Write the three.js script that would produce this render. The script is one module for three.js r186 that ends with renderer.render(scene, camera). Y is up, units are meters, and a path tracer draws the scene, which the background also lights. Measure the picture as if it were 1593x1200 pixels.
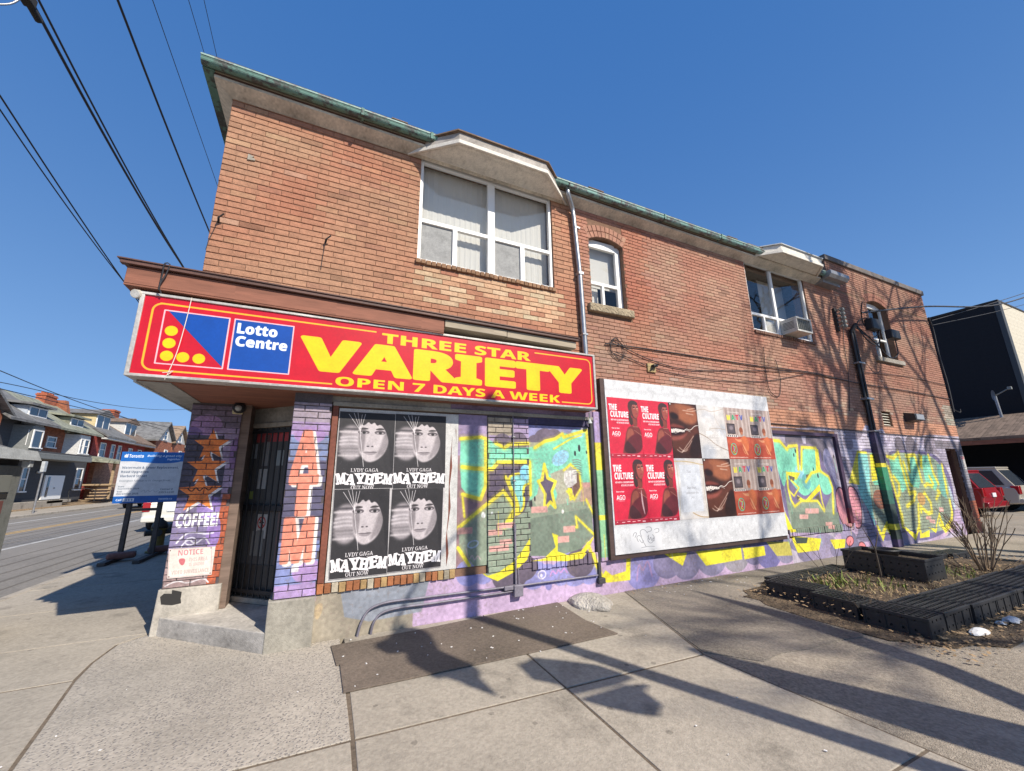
import * as THREE from 'three';
import { mergeGeometries } from 'three/addons/utils/BufferGeometryUtils.js';
import { RoundedBoxGeometry } from 'three/addons/geometries/RoundedBoxGeometry.js';

// ---------------------------------------------------------------- camera, sky, sun, exposure
const scene = new THREE.Scene();
const camera = new THREE.PerspectiveCamera(88.03, 1024 / 771, 0.05, 900);
camera.position.set(0, 1.65, 5.15);
camera.lookAt(0 + 0.41489 * 10, 1.65 + 0.2256 * 10, 5.15 - 0.88147 * 10);
camera.rotateZ(-0.01324);
const renderer = new THREE.WebGLRenderer({ antialias: true });
renderer.toneMapping = THREE.LinearToneMapping;
renderer.toneMappingExposure = 1.24;
renderer.shadowMap.enabled = true;
const SUN = new THREE.Vector3(0.42, 0.95, 1).normalize();
const sun = new THREE.DirectionalLight(new THREE.Color().setRGB(1, 0.92, 0.8), 4.9);
sun.position.copy(SUN).multiplyScalar(60).add(new THREE.Vector3(6, 0, 0));
sun.target.position.set(6, 0, 0);
sun.castShadow = true;
Object.assign(sun.shadow.camera, { left: -45, right: 45, top: 45, bottom: -45, near: 1, far: 200 });
sun.shadow.mapSize.set(4096, 4096);
sun.shadow.radius = 1;
sun.name = 'sun';
scene.add(sun, sun.target);
{
  const w = 512, h = 256, d = new Float32Array(w * h * 4), v = new THREE.Vector3();
  for (let j = 0; j < h; j++) for (let i = 0; i < w; i++) {
    const el = ((j + 0.5) / h - 0.5) * Math.PI, az = ((i + 0.5) / w - 0.5) * 2 * Math.PI;
    v.set(Math.cos(az) * Math.cos(el), Math.sin(el), Math.sin(az) * Math.cos(el));
    const e = Math.max(0, el) * 180 / Math.PI, t = Math.exp(-e / 17), g = Math.max(0, v.dot(SUN)), glow = 0.28 * g ** 8 + 1.4 * g ** 60;
    const o = (j * w + i) * 4;
    d[o] = 0.033 + 0.27 * t + 0.5 * glow; d[o + 1] = 0.13 + 0.40 * t + 0.52 * glow; d[o + 2] = 0.38 + 0.49 * t + 0.5 * glow; d[o + 3] = 1;
  }
  const sky = new THREE.DataTexture(d, w, h, THREE.RGBAFormat, THREE.FloatType);
  sky.mapping = THREE.EquirectangularReflectionMapping; sky.magFilter = THREE.LinearFilter; sky.needsUpdate = true;
  scene.background = sky; scene.environment = sky;
}

// ---------------------------------------------------------------- helpers
let seed = 7;
const rnd = () => { seed = (seed + 0x6d2b79f5) | 0; let t = Math.imul(seed ^ (seed >>> 15), 1 | seed); t = (t + Math.imul(t ^ (t >>> 7), 61 | t)) ^ t; return ((t ^ (t >>> 14)) >>> 0) / 4294967296; };
const rr = (a, b) => a + (b - a) * rnd();
const hash = (x, y, s) => { let h = Math.imul(x | 0, 374761393) + Math.imul(y | 0, 668265263) + Math.imul(s | 0, 1274126177); h = Math.imul(h ^ (h >>> 13), 1274126177); return ((h ^ (h >>> 16)) >>> 0) / 4294967296; };
function vn(x, y, p, s) {           // tiling value noise, period p cells
  const ix = Math.floor(x), iy = Math.floor(y), fx = x - ix, fy = y - iy, a = fx * fx * (3 - 2 * fx), b = fy * fy * (3 - 2 * fy), m = (k) => ((k % p) + p) % p;
  const q = (i, j) => hash(m(i), m(j), s);
  return (q(ix, iy) * (1 - a) + q(ix + 1, iy) * a) * (1 - b) + (q(ix, iy + 1) * (1 - a) + q(ix + 1, iy + 1) * a) * b;
}
const fbm = (u, v, p, o, s) => { let r = 0, a = 0.5, n = 0; for (let k = 0; k < o; k++) { r += a * vn(u * p, v * p, p, s + k * 17); n += a; p *= 2; a *= 0.55; } return r / n; };
const toS = (c) => 255 * (c <= 0.0031308 ? 12.92 * c : 1.055 * Math.pow(Math.min(1, c), 1 / 2.4) - 0.055);
function dataTex(size, f, srgb, rep = 1) {
  const d = new Uint8Array(size * size * 4);
  for (let j = 0; j < size; j++) for (let i = 0; i < size; i++) {
    const c = f(i / size, j / size, i, j), o = (j * size + i) * 4, q = typeof c === 'number' ? [c, c, c] : c;
    for (let k = 0; k < 3; k++) d[o + k] = srgb ? toS(Math.max(0, q[k])) : Math.max(0, Math.min(255, q[k] * 255));
    d[o + 3] = 255;
  }
  const t = new THREE.DataTexture(d, size, size, THREE.RGBAFormat);
  t.wrapS = t.wrapT = THREE.RepeatWrapping; t.magFilter = t.minFilter = THREE.LinearFilter; t.repeat.set(rep, rep);
  if (srgb) t.colorSpace = THREE.SRGBColorSpace;
  t.needsUpdate = true;
  return t;
}
const names = new Map();
function numbered(n) { const k = names.get(n) ?? 0; names.set(n, k + 1); return k ? n + '_' + String(k).padStart(3, '0') : n; }
function tag(o, label, category, group, kind) {
  if (label) o.userData.label = label;
  if (category) o.userData.category = category;
  if (group) o.userData.group = group;
  if (kind) o.userData.kind = kind;
  return o;
}
function thing(name, label, category, pos = [0, 0, 0], turn = 0, group) {
  const o = new THREE.Group(); o.name = numbered(name); scene.add(o); o.position.set(...pos); o.rotation.y = turn;
  return tag(o, label, category, group);
}
function uvMetric(g) {              // texture coordinates in metres by the way each face points
  if (g.index) g = g.toNonIndexed();
  if (!g.attributes.normal) g.computeVertexNormals();
  const p = g.attributes.position, n = g.attributes.normal, uv = new Float32Array(p.count * 2);
  for (let i = 0; i < p.count; i += 3) {
    let nx = 0, ny = 0, nz = 0;
    for (let k = 0; k < 3; k++) { nx += n.getX(i + k); ny += n.getY(i + k); nz += n.getZ(i + k); }
    nx = Math.abs(nx); ny = Math.abs(ny); nz = Math.abs(nz);
    for (let k = 0; k < 3; k++) {
      const x = p.getX(i + k), y = p.getY(i + k), z = p.getZ(i + k);
      uv[(i + k) * 2] = nx > ny && nx > nz ? z : x; uv[(i + k) * 2 + 1] = ny >= nx && ny >= nz ? z : y;
    }
  }
  g.setAttribute('uv', new THREE.BufferAttribute(uv, 2));
  return g;
}
function prep(g) {
  if (!g.userData.uvDone) g = uvMetric(g);
  else if (g.index) { g = g.toNonIndexed(); }
  for (const k of Object.keys(g.attributes)) if (!['position', 'normal', 'uv', 'color'].includes(k)) g.deleteAttribute(k);
  return g;
}
function mesh(parent, name, geos, mat, numberIt) {
  const list = [].concat(geos).map(prep), g = list.length > 1 ? mergeGeometries(list) : list[0];
  const m = new THREE.Mesh(g, mat); m.name = parent === scene || numberIt ? numbered(name) : name; m.castShadow = m.receiveShadow = true;
  parent.add(m);
  return m;
}
const solo = (name, label, category, geos, mat, group) => tag(mesh(scene, name, geos, mat), label, category, group);
const struct = (name, geos, mat, parent = scene) => { const m = mesh(parent, name, geos, mat); if (parent === scene) m.userData.kind = 'structure'; return m; };
const box = (x0, x1, y0, y1, z0, z1) => new THREE.BoxGeometry(x1 - x0, y1 - y0, z1 - z0).translate((x0 + x1) / 2, (y0 + y1) / 2, (z0 + z1) / 2);
const rbox = (x0, x1, y0, y1, z0, z1, r = 0.008, s = 2) => new RoundedBoxGeometry(x1 - x0, y1 - y0, z1 - z0, s, Math.min(r, (x1 - x0) / 2.1, (y1 - y0) / 2.1, (z1 - z0) / 2.1)).translate((x0 + x1) / 2, (y0 + y1) / 2, (z0 + z1) / 2);
const V = (a) => new THREE.Vector3(...a);
function rod(a, b, r0, r1 = r0, n = 8) {
  const p = V(a), q = V(b), l = p.distanceTo(q), g = new THREE.CylinderGeometry(r1, r0, l, n, 1);
  return g.applyQuaternion(new THREE.Quaternion().setFromUnitVectors(new THREE.Vector3(0, 1, 0), q.clone().sub(p).normalize())).translate((p.x + q.x) / 2, (p.y + q.y) / 2, (p.z + q.z) / 2);
}
const tube = (pts, r, seg = 24, rad = 6, closed = false) => new THREE.TubeGeometry(new THREE.CatmullRomCurve3(pts.map(V), closed, 'centripetal'), seg, r, rad, closed);
function shape(pts) { const s = new THREE.Shape(); for (let i = 0; i < pts.length; i += 2) i ? s.lineTo(pts[i], pts[i + 1]) : s.moveTo(pts[0], pts[1]); return s; }
const slab = (pts, z0, z1, bevel = 0) => new THREE.ExtrudeGeometry(shape(pts), { depth: z1 - z0 - 2 * bevel, bevelEnabled: bevel > 0, bevelThickness: bevel, bevelSize: bevel, bevelOffset: -bevel, bevelSegments: 2, curveSegments: 10 }).translate(0, 0, z0 + bevel);
const flat = (pts, y0, y1, bevel = 0) => slab(pts.map((v, i) => (i % 2 ? -v : v)), y0, y1, bevel).rotateX(-Math.PI / 2);   // footprint x,z ; height y0..y1
function canvas(w, h) { const c = document.createElement('canvas'); c.width = w; c.height = h; return [c, c.getContext('2d')]; }
function canTex(c) { const t = new THREE.CanvasTexture(c); t.colorSpace = THREE.SRGBColorSpace; t.magFilter = t.minFilter = THREE.LinearFilter; return t; }
function poly(c, p, fill, line, w, open) {
  c.beginPath(); c.moveTo(p[0], p[1]); for (let i = 2; i < p.length; i += 2) c.lineTo(p[i], p[i + 1]);
  if (!open) c.closePath();
  if (fill) { c.fillStyle = fill; c.fill(); }
  if (line) { c.strokeStyle = line; c.lineWidth = w; c.lineJoin = c.lineCap = 'round'; c.stroke(); }
}
function smooth(c, p, fill, line, w, open) {   // closed or open curve through midpoints
  const n = p.length / 2, X = (i) => p[(((i % n) + n) % n) * 2], Y = (i) => p[(((i % n) + n) % n) * 2 + 1];
  c.beginPath();
  if (open) { c.moveTo(X(0), Y(0)); for (let i = 1; i < n - 1; i++) c.quadraticCurveTo(X(i), Y(i), (X(i) + X(i + 1)) / 2, (Y(i) + Y(i + 1)) / 2); c.lineTo(X(n - 1), Y(n - 1)); }
  else { c.moveTo((X(0) + X(n - 1)) / 2, (Y(0) + Y(n - 1)) / 2); for (let i = 0; i < n; i++) c.quadraticCurveTo(X(i), Y(i), (X(i) + X(i + 1)) / 2, (Y(i) + Y(i + 1)) / 2); c.closePath(); }
  if (fill) { c.fillStyle = fill; c.fill(); }
  if (line) { c.strokeStyle = line; c.lineWidth = w; c.lineJoin = c.lineCap = 'round'; c.stroke(); }
}
function oval(c, x, y, rx, ry, fill, rot = 0, line, w) { c.beginPath(); c.ellipse(x, y, Math.max(rx, 1e-4), Math.max(ry, 1e-4), rot, 0, 2 * Math.PI); if (fill) { c.fillStyle = fill; c.fill(); } if (line) { c.strokeStyle = line; c.lineWidth = w; c.stroke(); } }
function fit(c, str, x0, y0, x1, y1, font, fill, up, line, lw) {   // text stretched into a box; up = canvas drawn with y upward
  c.save(); c.font = font.replace('#', '100'); c.textAlign = 'left'; c.textBaseline = 'alphabetic';
  const m = c.measureText(str), l = m.actualBoundingBoxLeft, w = m.actualBoundingBoxRight + l, a = m.actualBoundingBoxAscent, h = a + m.actualBoundingBoxDescent;
  c.translate(x0, up ? Math.max(y0, y1) : Math.min(y0, y1)); c.scale((x1 - x0) / w, (up ? -1 : 1) * Math.abs(y1 - y0) / h);
  if (line) { c.strokeStyle = line; c.lineWidth = lw; c.lineJoin = 'round'; c.strokeText(str, l, a); }
  c.fillStyle = fill; c.fillText(str, l, a); c.restore();
}
function grain(cv, c, amt, spots, s0 = 3) {      // paint grain, scuffs and flecks
  const w = cv.width, h = cv.height, im = c.getImageData(0, 0, w, h), d = im.data;
  for (let j = 0; j < h; j++) for (let i = 0; i < w; i++) {
    const o = (j * w + i) * 4, k = 1 + amt * ((hash(i, j, s0) - 0.5) * 0.7 + (vn(i / 7, j / 7, 4096, s0) - 0.5) + (vn(i / 41, j / 41, 4096, s0 + 5) - 0.5) * 1.2);
    let r = d[o] * k, g = d[o + 1] * k, b = d[o + 2] * k;
    if (spots && vn(i / 5, j / 5, 4096, s0 + 9) * 0.6 + vn(i / 60, j / 60, 4096, s0 + 11) * 0.4 > spots) { const q = 0.1 + 0.25 * hash(i >> 1, j >> 1, 77); r = r * (1 - q) + 128 * q; g = g * (1 - q) + 112 * q; b = b * (1 - q) + 104 * q; }
    d[o] = r; d[o + 1] = g; d[o + 2] = b;
  }
  c.putImageData(im, 0, 0);
}

// ---------------------------------------------------------------- materials
const lin = (r, g, b) => new THREE.Color().setRGB(r, g, b);
const N = {
  speck: dataTex(256, (u, v) => 0.72 + 0.4 * (fbm(u, v, 8, 5, 3) - 0.5) + 0.28 * (fbm(u, v, 64, 2, 9) - 0.5), true, 1.9),
  grime: dataTex(512, (u, v) => { const a = fbm(u, v, 4, 6, 21), b = fbm(u, v, 60, 2, 5); return 0.62 + 0.7 * (a - 0.5) + 0.25 * (b - 0.5); }, true, 0.7),
  wood: dataTex(256, (u, v) => { const a = fbm(u * 0.25, v, 16, 4, 31), s = vn(u * 4, v * 90, 90, 4); return [0.75 + 0.5 * (a - 0.5) - 0.15 * s, 0.74 + 0.5 * (a - 0.5) - 0.15 * s, 0.72 + 0.5 * (a - 0.5) - 0.15 * s]; }, true, 1),
  bump: dataTex(256, (u, v) => fbm(u, v, 16, 5, 41), false, 3),
  fine: dataTex(256, (u, v) => 0.5 * fbm(u, v, 64, 3, 51) + 0.5 * fbm(u, v, 128, 1, 52), false, 2),
};
const concA = dataTex(1024, (u, v) => {
  const a = fbm(u, v, 3, 6, 61), b = fbm(u, v, 150, 2, 64), sp = hash(u * 1024, v * 1024, 8), st = Math.max(0, fbm(u, v, 9, 4, 70) - 0.6) * 1.3, gx = Math.floor(u * 40), gy = Math.floor(v * 40), gum = hash(gx, gy, 31) > 0.985 && Math.hypot(u * 40 - gx - 0.5 + 0.3 * (hash(gx, gy, 5) - 0.5), v * 40 - gy - 0.5) < 0.16 + 0.1 * hash(gx, gy, 7) + 0.1 * vn(u * 300, v * 300, 300, 3) ? 0.3 : 0;
  const k = 0.9 + 0.42 * (a - 0.5) + 0.34 * (b - 0.5) + (sp > 0.985 ? -0.22 : sp < 0.02 ? 0.14 : 0) - st - gum;
  return [0.41 * k, 0.362 * k, 0.298 * k];
}, true, 0.31);
const concB = dataTex(512, (u, v) => 0.55 * fbm(u, v, 110, 2, 81) + 0.3 * fbm(u, v, 20, 3, 82), false, 0.9);
const aggMask = (u, v, i, j) => { const c = 150, x = u * c, y = v * c * 1.0; let best = 9; for (let a = -1; a <= 1; a++) for (let b = -1; b <= 1; b++) { const gx = Math.floor(x) + a, gy = Math.floor(y) + b, m = (k) => ((k % c) + c) % c; if (hash(m(gx), m(gy), 5) > 0.30 + 0.62 * fbm(u, v, 4, 3, 15)) { const px = gx + hash(m(gx), m(gy), 6), py = gy + hash(m(gx), m(gy), 7), an = hash(m(gx), m(gy), 9) * 3.1, dx = x - px, dy = y - py, e = dx * Math.cos(an) + dy * Math.sin(an), f = -dx * Math.sin(an) + dy * Math.cos(an); best = Math.min(best, Math.hypot(e / 0.55, f / 0.36) / (0.6 + 0.6 * hash(m(gx), m(gy), 12))); } } return best; };
const aggA = dataTex(1024, (u, v, i, j) => {
  const m = aggMask(u, v), a = fbm(u, v, 4, 5, 91), b = fbm(u, v, 160, 2, 94), k = 0.9 + 0.4 * (a - 0.5) + 0.4 * (b - 0.5);
  if (m < 0.8) { const t = hash(Math.floor(u * 140), Math.floor(v * 140), 2); return [0.17 + 0.17 * t, 0.155 + 0.15 * t, 0.145 + 0.12 * t]; }
  return [0.41 * k, 0.365 * k, 0.305 * k];
}, true, 0.37);
const aggB = dataTex(1024, (u, v) => { const m = aggMask(u, v); return Math.min(1, 0.45 + (m < 1 ? -0.42 * (1 - m) : 0) + 0.3 * fbm(u, v, 160, 2, 94)); }, false, 0.37);
const asphA = dataTex(1024, (u, v) => {
  const a = fbm(u, v, 4, 5, 101), b = fbm(u, v, 200, 2, 103), sp = hash(u * 1024, v * 1024, 18), k = 0.88 + 1.0 * (a - 0.5) + 0.7 * (b - 0.5) + (sp > 0.97 ? 0.35 : 0);
  return [0.23 * k, 0.2 * k, 0.163 * k];
}, true, 0.3);
const roadA = dataTex(512, (u, v) => { const a = fbm(u, v, 3, 5, 111), b = fbm(u, v, 128, 2, 113), k = 0.9 + 0.35 * (a - 0.5) + 0.4 * (b - 0.5); return [0.245 * k, 0.225 * k, 0.2 * k]; }, true, 0.25);
const asphB = dataTex(512, (u, v) => fbm(u, v, 128, 2, 121), false, 1.4);
const soilA = dataTex(512, (u, v) => { const a = fbm(u, v, 12, 5, 131), b = fbm(u, v, 100, 2, 133), k = 0.6 + 1.1 * (a - 0.4) + 0.9 * (b - 0.5); return [0.16 * k, 0.115 * k, 0.072 * k]; }, true, 0.8);
const shingA = dataTex(512, (u, v) => { const r = Math.floor(v * 24), c = Math.floor(u * 14 + (r % 2) * 0.5), f = v * 24 - r, k = 0.8 + 0.45 * (hash(c % 14, r, 3) - 0.5) + (f < 0.12 ? -0.3 : 0) + 0.4 * (fbm(u, v, 128, 2, 7) - 0.5); return [k, k, k]; }, true, 0.28);
const stdBrickA = dataTex(512, (u, v) => { const r = Math.floor(v * 40), x = u * 13 + (r % 2) * 0.5, c = Math.floor(x), f = v * 40 - r, g = x - c; if (f < 0.14 || g < 0.05) return [0.5, 0.47, 0.43]; const k = 0.75 + 0.45 * (hash(c % 13, r, 33) - 0.5) + 0.3 * (fbm(u, v, 64, 2, 7) - 0.5); return [k, k * 0.95, k * 0.92]; }, true, 0.333);
const patina = dataTex(512, (u, v) => { const a = fbm(u, v, 6, 5, 141), b = fbm(u, v, 40, 3, 143), q = Math.max(0, Math.min(1, (a * 0.7 + b * 0.3 - 0.44) * 7)); return [0.06 + 0.04 * q + 0.05 * b, 0.065 + 0.15 * q + 0.05 * b, 0.06 + 0.115 * q + 0.05 * b]; }, true, 0.9);
const mk = (o) => new THREE.MeshStandardMaterial(o);
const MT = {
  concrete: mk({ map: concA, bumpMap: concB, bumpScale: 0.004, roughness: 0.93 }),
  aggregate: mk({ map: aggA, bumpMap: aggB, bumpScale: 0.011, roughness: 0.9 }),
  asphalt: mk({ map: asphA, bumpMap: asphB, bumpScale: 0.006, roughness: 0.95 }),
  asphaltDark: mk({ map: asphA, color: lin(0.62, 0.6, 0.6), bumpMap: asphB, bumpScale: 0.008, roughness: 0.95 }),
  asphaltPale: mk({ map: asphA, color: lin(1.35, 1.33, 1.28), bumpMap: asphB, bumpScale: 0.005, roughness: 0.95 }),
  road: mk({ map: roadA, bumpMap: asphB, bumpScale: 0.004, roughness: 0.92 }),
  soil: mk({ map: soilA, bumpMap: N.bump, bumpScale: 0.03, roughness: 1 }),
  mat: mk({ map: asphA, color: lin(0.62, 0.56, 0.53), bumpMap: N.fine, bumpScale: 0.003, roughness: 0.8 }),
  cement: mk({ map: N.grime, color: lin(0.5, 0.465, 0.39), bumpMap: N.fine, bumpScale: 0.003, roughness: 0.92 }),
  cementPale: mk({ map: N.grime, color: lin(0.66, 0.61, 0.53), bumpMap: N.fine, bumpScale: 0.003, roughness: 0.92 }),
  mortar: mk({ map: N.speck, color: lin(0.27, 0.155, 0.1), roughness: 1 }),
  mortarDark: mk({ map: N.speck, color: lin(0.13, 0.11, 0.115), roughness: 1 }),
  brick: mk({ map: N.speck, vertexColors: true, bumpMap: N.bump, bumpScale: 0.004, roughness: 0.92 }),
  farBrick: mk({ map: stdBrickA, color: lin(0.42, 0.16, 0.09), roughness: 0.95 }),
  farBrickRed: mk({ map: stdBrickA, color: lin(0.42, 0.07, 0.06), roughness: 0.9 }),
  white: mk({ color: lin(0.74, 0.73, 0.7), map: N.speck, roughness: 0.5 }),
  frame: mk({ color: lin(0.84, 0.83, 0.8), roughness: 0.45 }),
  cream: mk({ map: N.grime, color: lin(0.95, 0.84, 0.67), roughness: 0.8 }),
  creamClean: mk({ map: N.speck, color: lin(0.95, 0.89, 0.78), roughness: 0.75 }),
  copper: mk({ map: patina, roughness: 0.75, metalness: 0.1 }),
  zinc: mk({ map: N.speck, color: lin(0.5, 0.52, 0.55), roughness: 0.4, metalness: 0.75 }),
  flashing: mk({ map: N.grime, color: lin(0.16, 0.075, 0.055), roughness: 0.55 }),
  brown: mk({ map: N.wood, color: lin(0.34, 0.135, 0.085), roughness: 0.75 }),
  brownDark: mk({ map: N.wood, color: lin(0.1, 0.05, 0.04), roughness: 0.75 }),
  weathered: mk({ map: N.wood, color: lin(0.5, 0.43, 0.33), roughness: 0.9 }),
  rust: mk({ map: N.grime, color: lin(0.3, 0.1, 0.065), roughness: 0.8 }),
  black: mk({ color: lin(0.02, 0.02, 0.022), roughness: 0.55 }),
  blackPlastic: mk({ map: N.speck, color: lin(0.035, 0.036, 0.04), roughness: 0.5 }),
  wire: mk({ color: lin(0.025, 0.025, 0.03), roughness: 0.6 }),
  steel: mk({ map: N.speck, color: lin(0.45, 0.45, 0.46), roughness: 0.45, metalness: 0.6 }),
  greyPaint: mk({ map: N.speck, color: lin(0.3, 0.31, 0.29), roughness: 0.55 }),
  greyLight: mk({ map: N.speck, color: lin(0.62, 0.65, 0.66), roughness: 0.5 }),
  dark: mk({ color: lin(0.03, 0.028, 0.027), roughness: 0.9 }),
  room: mk({ color: lin(0.35, 0.33, 0.3), roughness: 0.95 }),
  stone: mk({ map: N.grime, color: lin(0.62, 0.5, 0.33), bumpMap: N.bump, bumpScale: 0.03, roughness: 0.9 }),
  stoneGrey: mk({ map: N.grime, color: lin(0.5, 0.45, 0.38), bumpMap: N.bump, bumpScale: 0.02, roughness: 0.9 }),
  glass: new THREE.MeshPhysicalMaterial({ color: lin(0.97, 0.98, 0.98), transmission: 1, thickness: 0, roughness: 0.02, ior: 1.42, specularIntensity: 1 }),
  glassDark: new THREE.MeshPhysicalMaterial({ color: lin(0.035, 0.045, 0.06), roughness: 0.04, ior: 1.7 }),
  curtain: mk({ color: lin(0.6, 0.57, 0.53), bumpMap: N.fine, bumpScale: 0.002, roughness: 0.95 }),
  bark: mk({ map: N.grime, color: lin(0.14, 0.11, 0.085), roughness: 1 }),
  twig: mk({ map: N.speck, color: lin(0.26, 0.19, 0.13), roughness: 0.95 }),
  roofTar: mk({ map: N.grime, color: lin(0.12, 0.1, 0.09), roughness: 1 }),
  shingleBrown: mk({ map: shingA, color: lin(0.24, 0.17, 0.125), roughness: 0.95 }),
  shingleGrey: mk({ map: shingA, color: lin(0.2, 0.2, 0.2), roughness: 0.95 }),
  shingleGreen: mk({ map: shingA, color: lin(0.3, 0.31, 0.24), roughness: 0.95 }),
  shingleTan: mk({ map: shingA, color: lin(0.33, 0.24, 0.17), roughness: 0.95 }),
};

// ---------------------------------------------------------------- painted walls: colours of the paint only, in wall metres
const COL = { lav: '#b59dba', lavPale: '#b8aecb', lavBlue: '#9596bd', purple: '#5a4f62', plum: '#4b3d55', grey: '#6f6672', teal: '#7ac7a9', aqua: '#88cac4', yel: '#dccf42', yelB: '#dfd336', moss: '#86927f', mossD: '#738071', pink: '#c9988f', white: '#d8d4d0' };
function mural(c) {
  const stroke = (p, w = 0.045, col = COL.yel) => { c.globalAlpha = 0.16; poly(c, p, null, col, w * 2.4, true); c.globalAlpha = 0.85; poly(c, p, null, col, w * 1.15, true); c.globalAlpha = 1; poly(c, p, null, col, w * 0.8, true); };
  // left of the downpipe: lavender ground, cloud scallops
  c.fillStyle = COL.lav; c.fillRect(-0.5, 0, 18, 3);
  c.fillStyle = '#9a88a8'; c.fillRect(1.55, 1.9, 2.7, 0.75);
  c.fillStyle = '#8c8ab6'; c.fillRect(2.67, 2.2, 1.2, 0.2);
  c.fillStyle = '#3c3654'; c.fillRect(2.67, 2.4, 1.2, 0.11);
  c.fillStyle = '#8b6f74'; c.fillRect(1.6, 0.55, 0.43, 1.4);
  c.fillStyle = '#9a8f80'; c.fillRect(2.03, 2.23, 0.38, 0.3);
  for (const [x, y, r] of [[2.95, 2.16, 0.2], [3.1, 2.2, 0.16], [2.78, 2.12, 0.14], [2.5, 2.15, 0.14], [2.25, 2.12, 0.14]]) oval(c, x, y, r, r, '#665a6b');
  c.fillStyle = COL.purple; c.fillRect(2.03, 0.45, 0.64, 1.62);
  for (const [x, y, r] of [[1.78, 0.5, 0.17], [1.98, 0.48, 0.15], [2.7, 0.38, 0.2], [2.9, 0.36, 0.16], [3.35, 0.4, 0.26], [3.6, 0.34, 0.2], [3.12, 0.36, 0.18]]) oval(c, x, y, r, r * 0.9, '#8b89bb');
  for (const [x, y, r] of [[2.35, 0.42, 0.26], [2.55, 0.48, 0.2], [3.45, 0.46, 0.24], [2.2, 0.52, 0.2]]) oval(c, x, y, r, r * 0.8, '#625766');
  oval(c, 2.92, 0.22, 0.05, 0.055, '#7d78ac');
  c.fillStyle = '#a3a28e'; c.fillRect(2.665, 1.05, 1.1, 1.1); poly(c, [3.5, 1.2, 3.75, 1.25, 3.75, 1.75, 3.55, 1.6], '#ad8f80');
  // letters of the left piece
  poly(c, [1.64,1.03,2.26,1.47,2.43,1.25,2.27,1.03,2.57,1.2,2.67,1.42,2.8,1.23,3.08,1.27,3.62,1.3,3.72,0.81,3.48,0.64,3.05,0.58,2.65,0.62,2.63,0.73,2.15,0.39,1.91,0.5,1.66,0.8], COL.moss);
  poly(c, [2.66,1.1,3.7,1.2,3.72,0.81,3.48,0.64,3.05,0.58,2.65,0.62], COL.mossD);
  poly(c, [1.65,2.16,2,2.19,2.15,2.11,2.28,2.06,2.66,2.07,2.86,2.12,3.09,2.2,3.28,2.3,3.46,2.28,3.69,2.36,3.71,2.19,3.74,1.52,3.54,1.5,3.53,1.67,3.37,1.82,3.22,1.77,3.01,1.7,3.12,1.41,3.05,1.22,2.94,1.32,2.99,1.73,2.92,1.84,2.84,1.63,2.79,1.42,2.67,1.33,2.68,1.87,2.18,1.87,2.1,1.75,2.01,1.74,2.01,1.55,1.94,1.39,1.74,1.46,1.67,1.54,1.65,1.8], COL.teal);
  poly(c, [2.02,1.74,2.18,1.83,2.67,1.84,2.67,1.42,2.56,1.24,2.3,1.68,2.26,1.48,2.04,1.31], COL.purple);
  smooth(c, [2.29,1.66,2.51,1.72,2.66,1.68,2.67,1.56,2.55,1.55,2.58,1.24,2.43,1.14,2.51,1.27], COL.aqua, COL.yel, 0.035);
  oval(c, 2.6, 1.72, 0.09, 0.11, '#7fc6e0'); oval(c, 3.2, 1.93, 0.16, 0.1, '#8fc4dc', 0.5); oval(c, 3.52, 2.3, 0.12, 0.07, '#8fc4dc');
  stroke([1.65,2.17,1.94,2.2,2.01,2.18,2.01,1.55,1.94,1.38,1.69,1.45]); stroke([1.68,1.8,1.85,1.78,2.1,1.77,2.18,1.86,2.68,1.87,2.68,1.42], 0.05);
  stroke([2.15,2.12,2.28,2.06,2.36,2.11,2.66,2.13]); stroke([2.77,2.07,2.94,2.17,3.12,2.21,3.25,2.29,3.27,2.24,3.69,2.36,3.74,1.52]); stroke([3.09,2.06,3.4,2.22,3.59,2.28], 0.02);
  stroke([1.64,1.04,2.26,1.48,2.43,1.25,2.27,1.02]); stroke([2.29,1.67,2.48,1.25,2.35,1.07], 0.04);
  stroke([1.69,1.41,1.72,1.17], 0.025);
  poly(c, [1.89,0.54,2,0.44,2.17,0.36,2.42,0.45,2.6,0.58,2.65,0.7,2.65,0.85,2.5,0.67,2.39,0.57,2.17,0.46,2.03,0.44], COL.yelB);
  poly(c, [2.65,0.56,2.89,0.58,3.06,0.7,3.01,0.89,3.11,0.85,3.09,0.64,3.25,0.58,3.48,0.61,3.58,0.7,3.74,0.81,3.64,0.67,3.48,0.52,3.19,0.51,2.91,0.54], COL.yelB);
  stroke([3.74,0.81,3.42,1.09,3.44,0.94,3.36,0.95], 0.03); stroke([3.62,1.32,3.73,1.12], 0.03); stroke([1.64,0.8,1.79,0.58], 0.04); stroke([3.61,0.7,3.71,0.43,3.82,0.23], 0.05);
  poly(c, [2.92,1.84,2.97,1.64,3.1,1.59,3.03,1.45,3.08,1.23,3,1.31,2.9,1.21,2.92,1.42,2.81,1.6,2.88,1.62], COL.purple, COL.yel, 0.045);
  poly(c, [3.52,1.72,3.54,1.5,3.41,1.33,3.34,1.44,3.37,1.7], '#6d5048'); stroke([3.25,1.75,3.37,1.84,3.52,1.72,3.54,1.5,3.41,1.33,3.29,1.45], 0.03);
  poly(c, [3.3,1.5,3.37,1.49,3.42,1.34,3.33,1.31], COL.yelB);
  poly(c, [3.26,1.74,3.47,1.76,3.47,1.57,3.37,1.51,3.29,1.5,3.24,1.6], '#c9c6c0'); for (let k = 0; k < 7; k++) stroke([3.4 + 0.02 * (k % 2), 1.9 - k * 0.035, 3.5, 1.91 - k * 0.035, 3.56, 1.89 - k * 0.035], 0.008, '#77716c');
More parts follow.
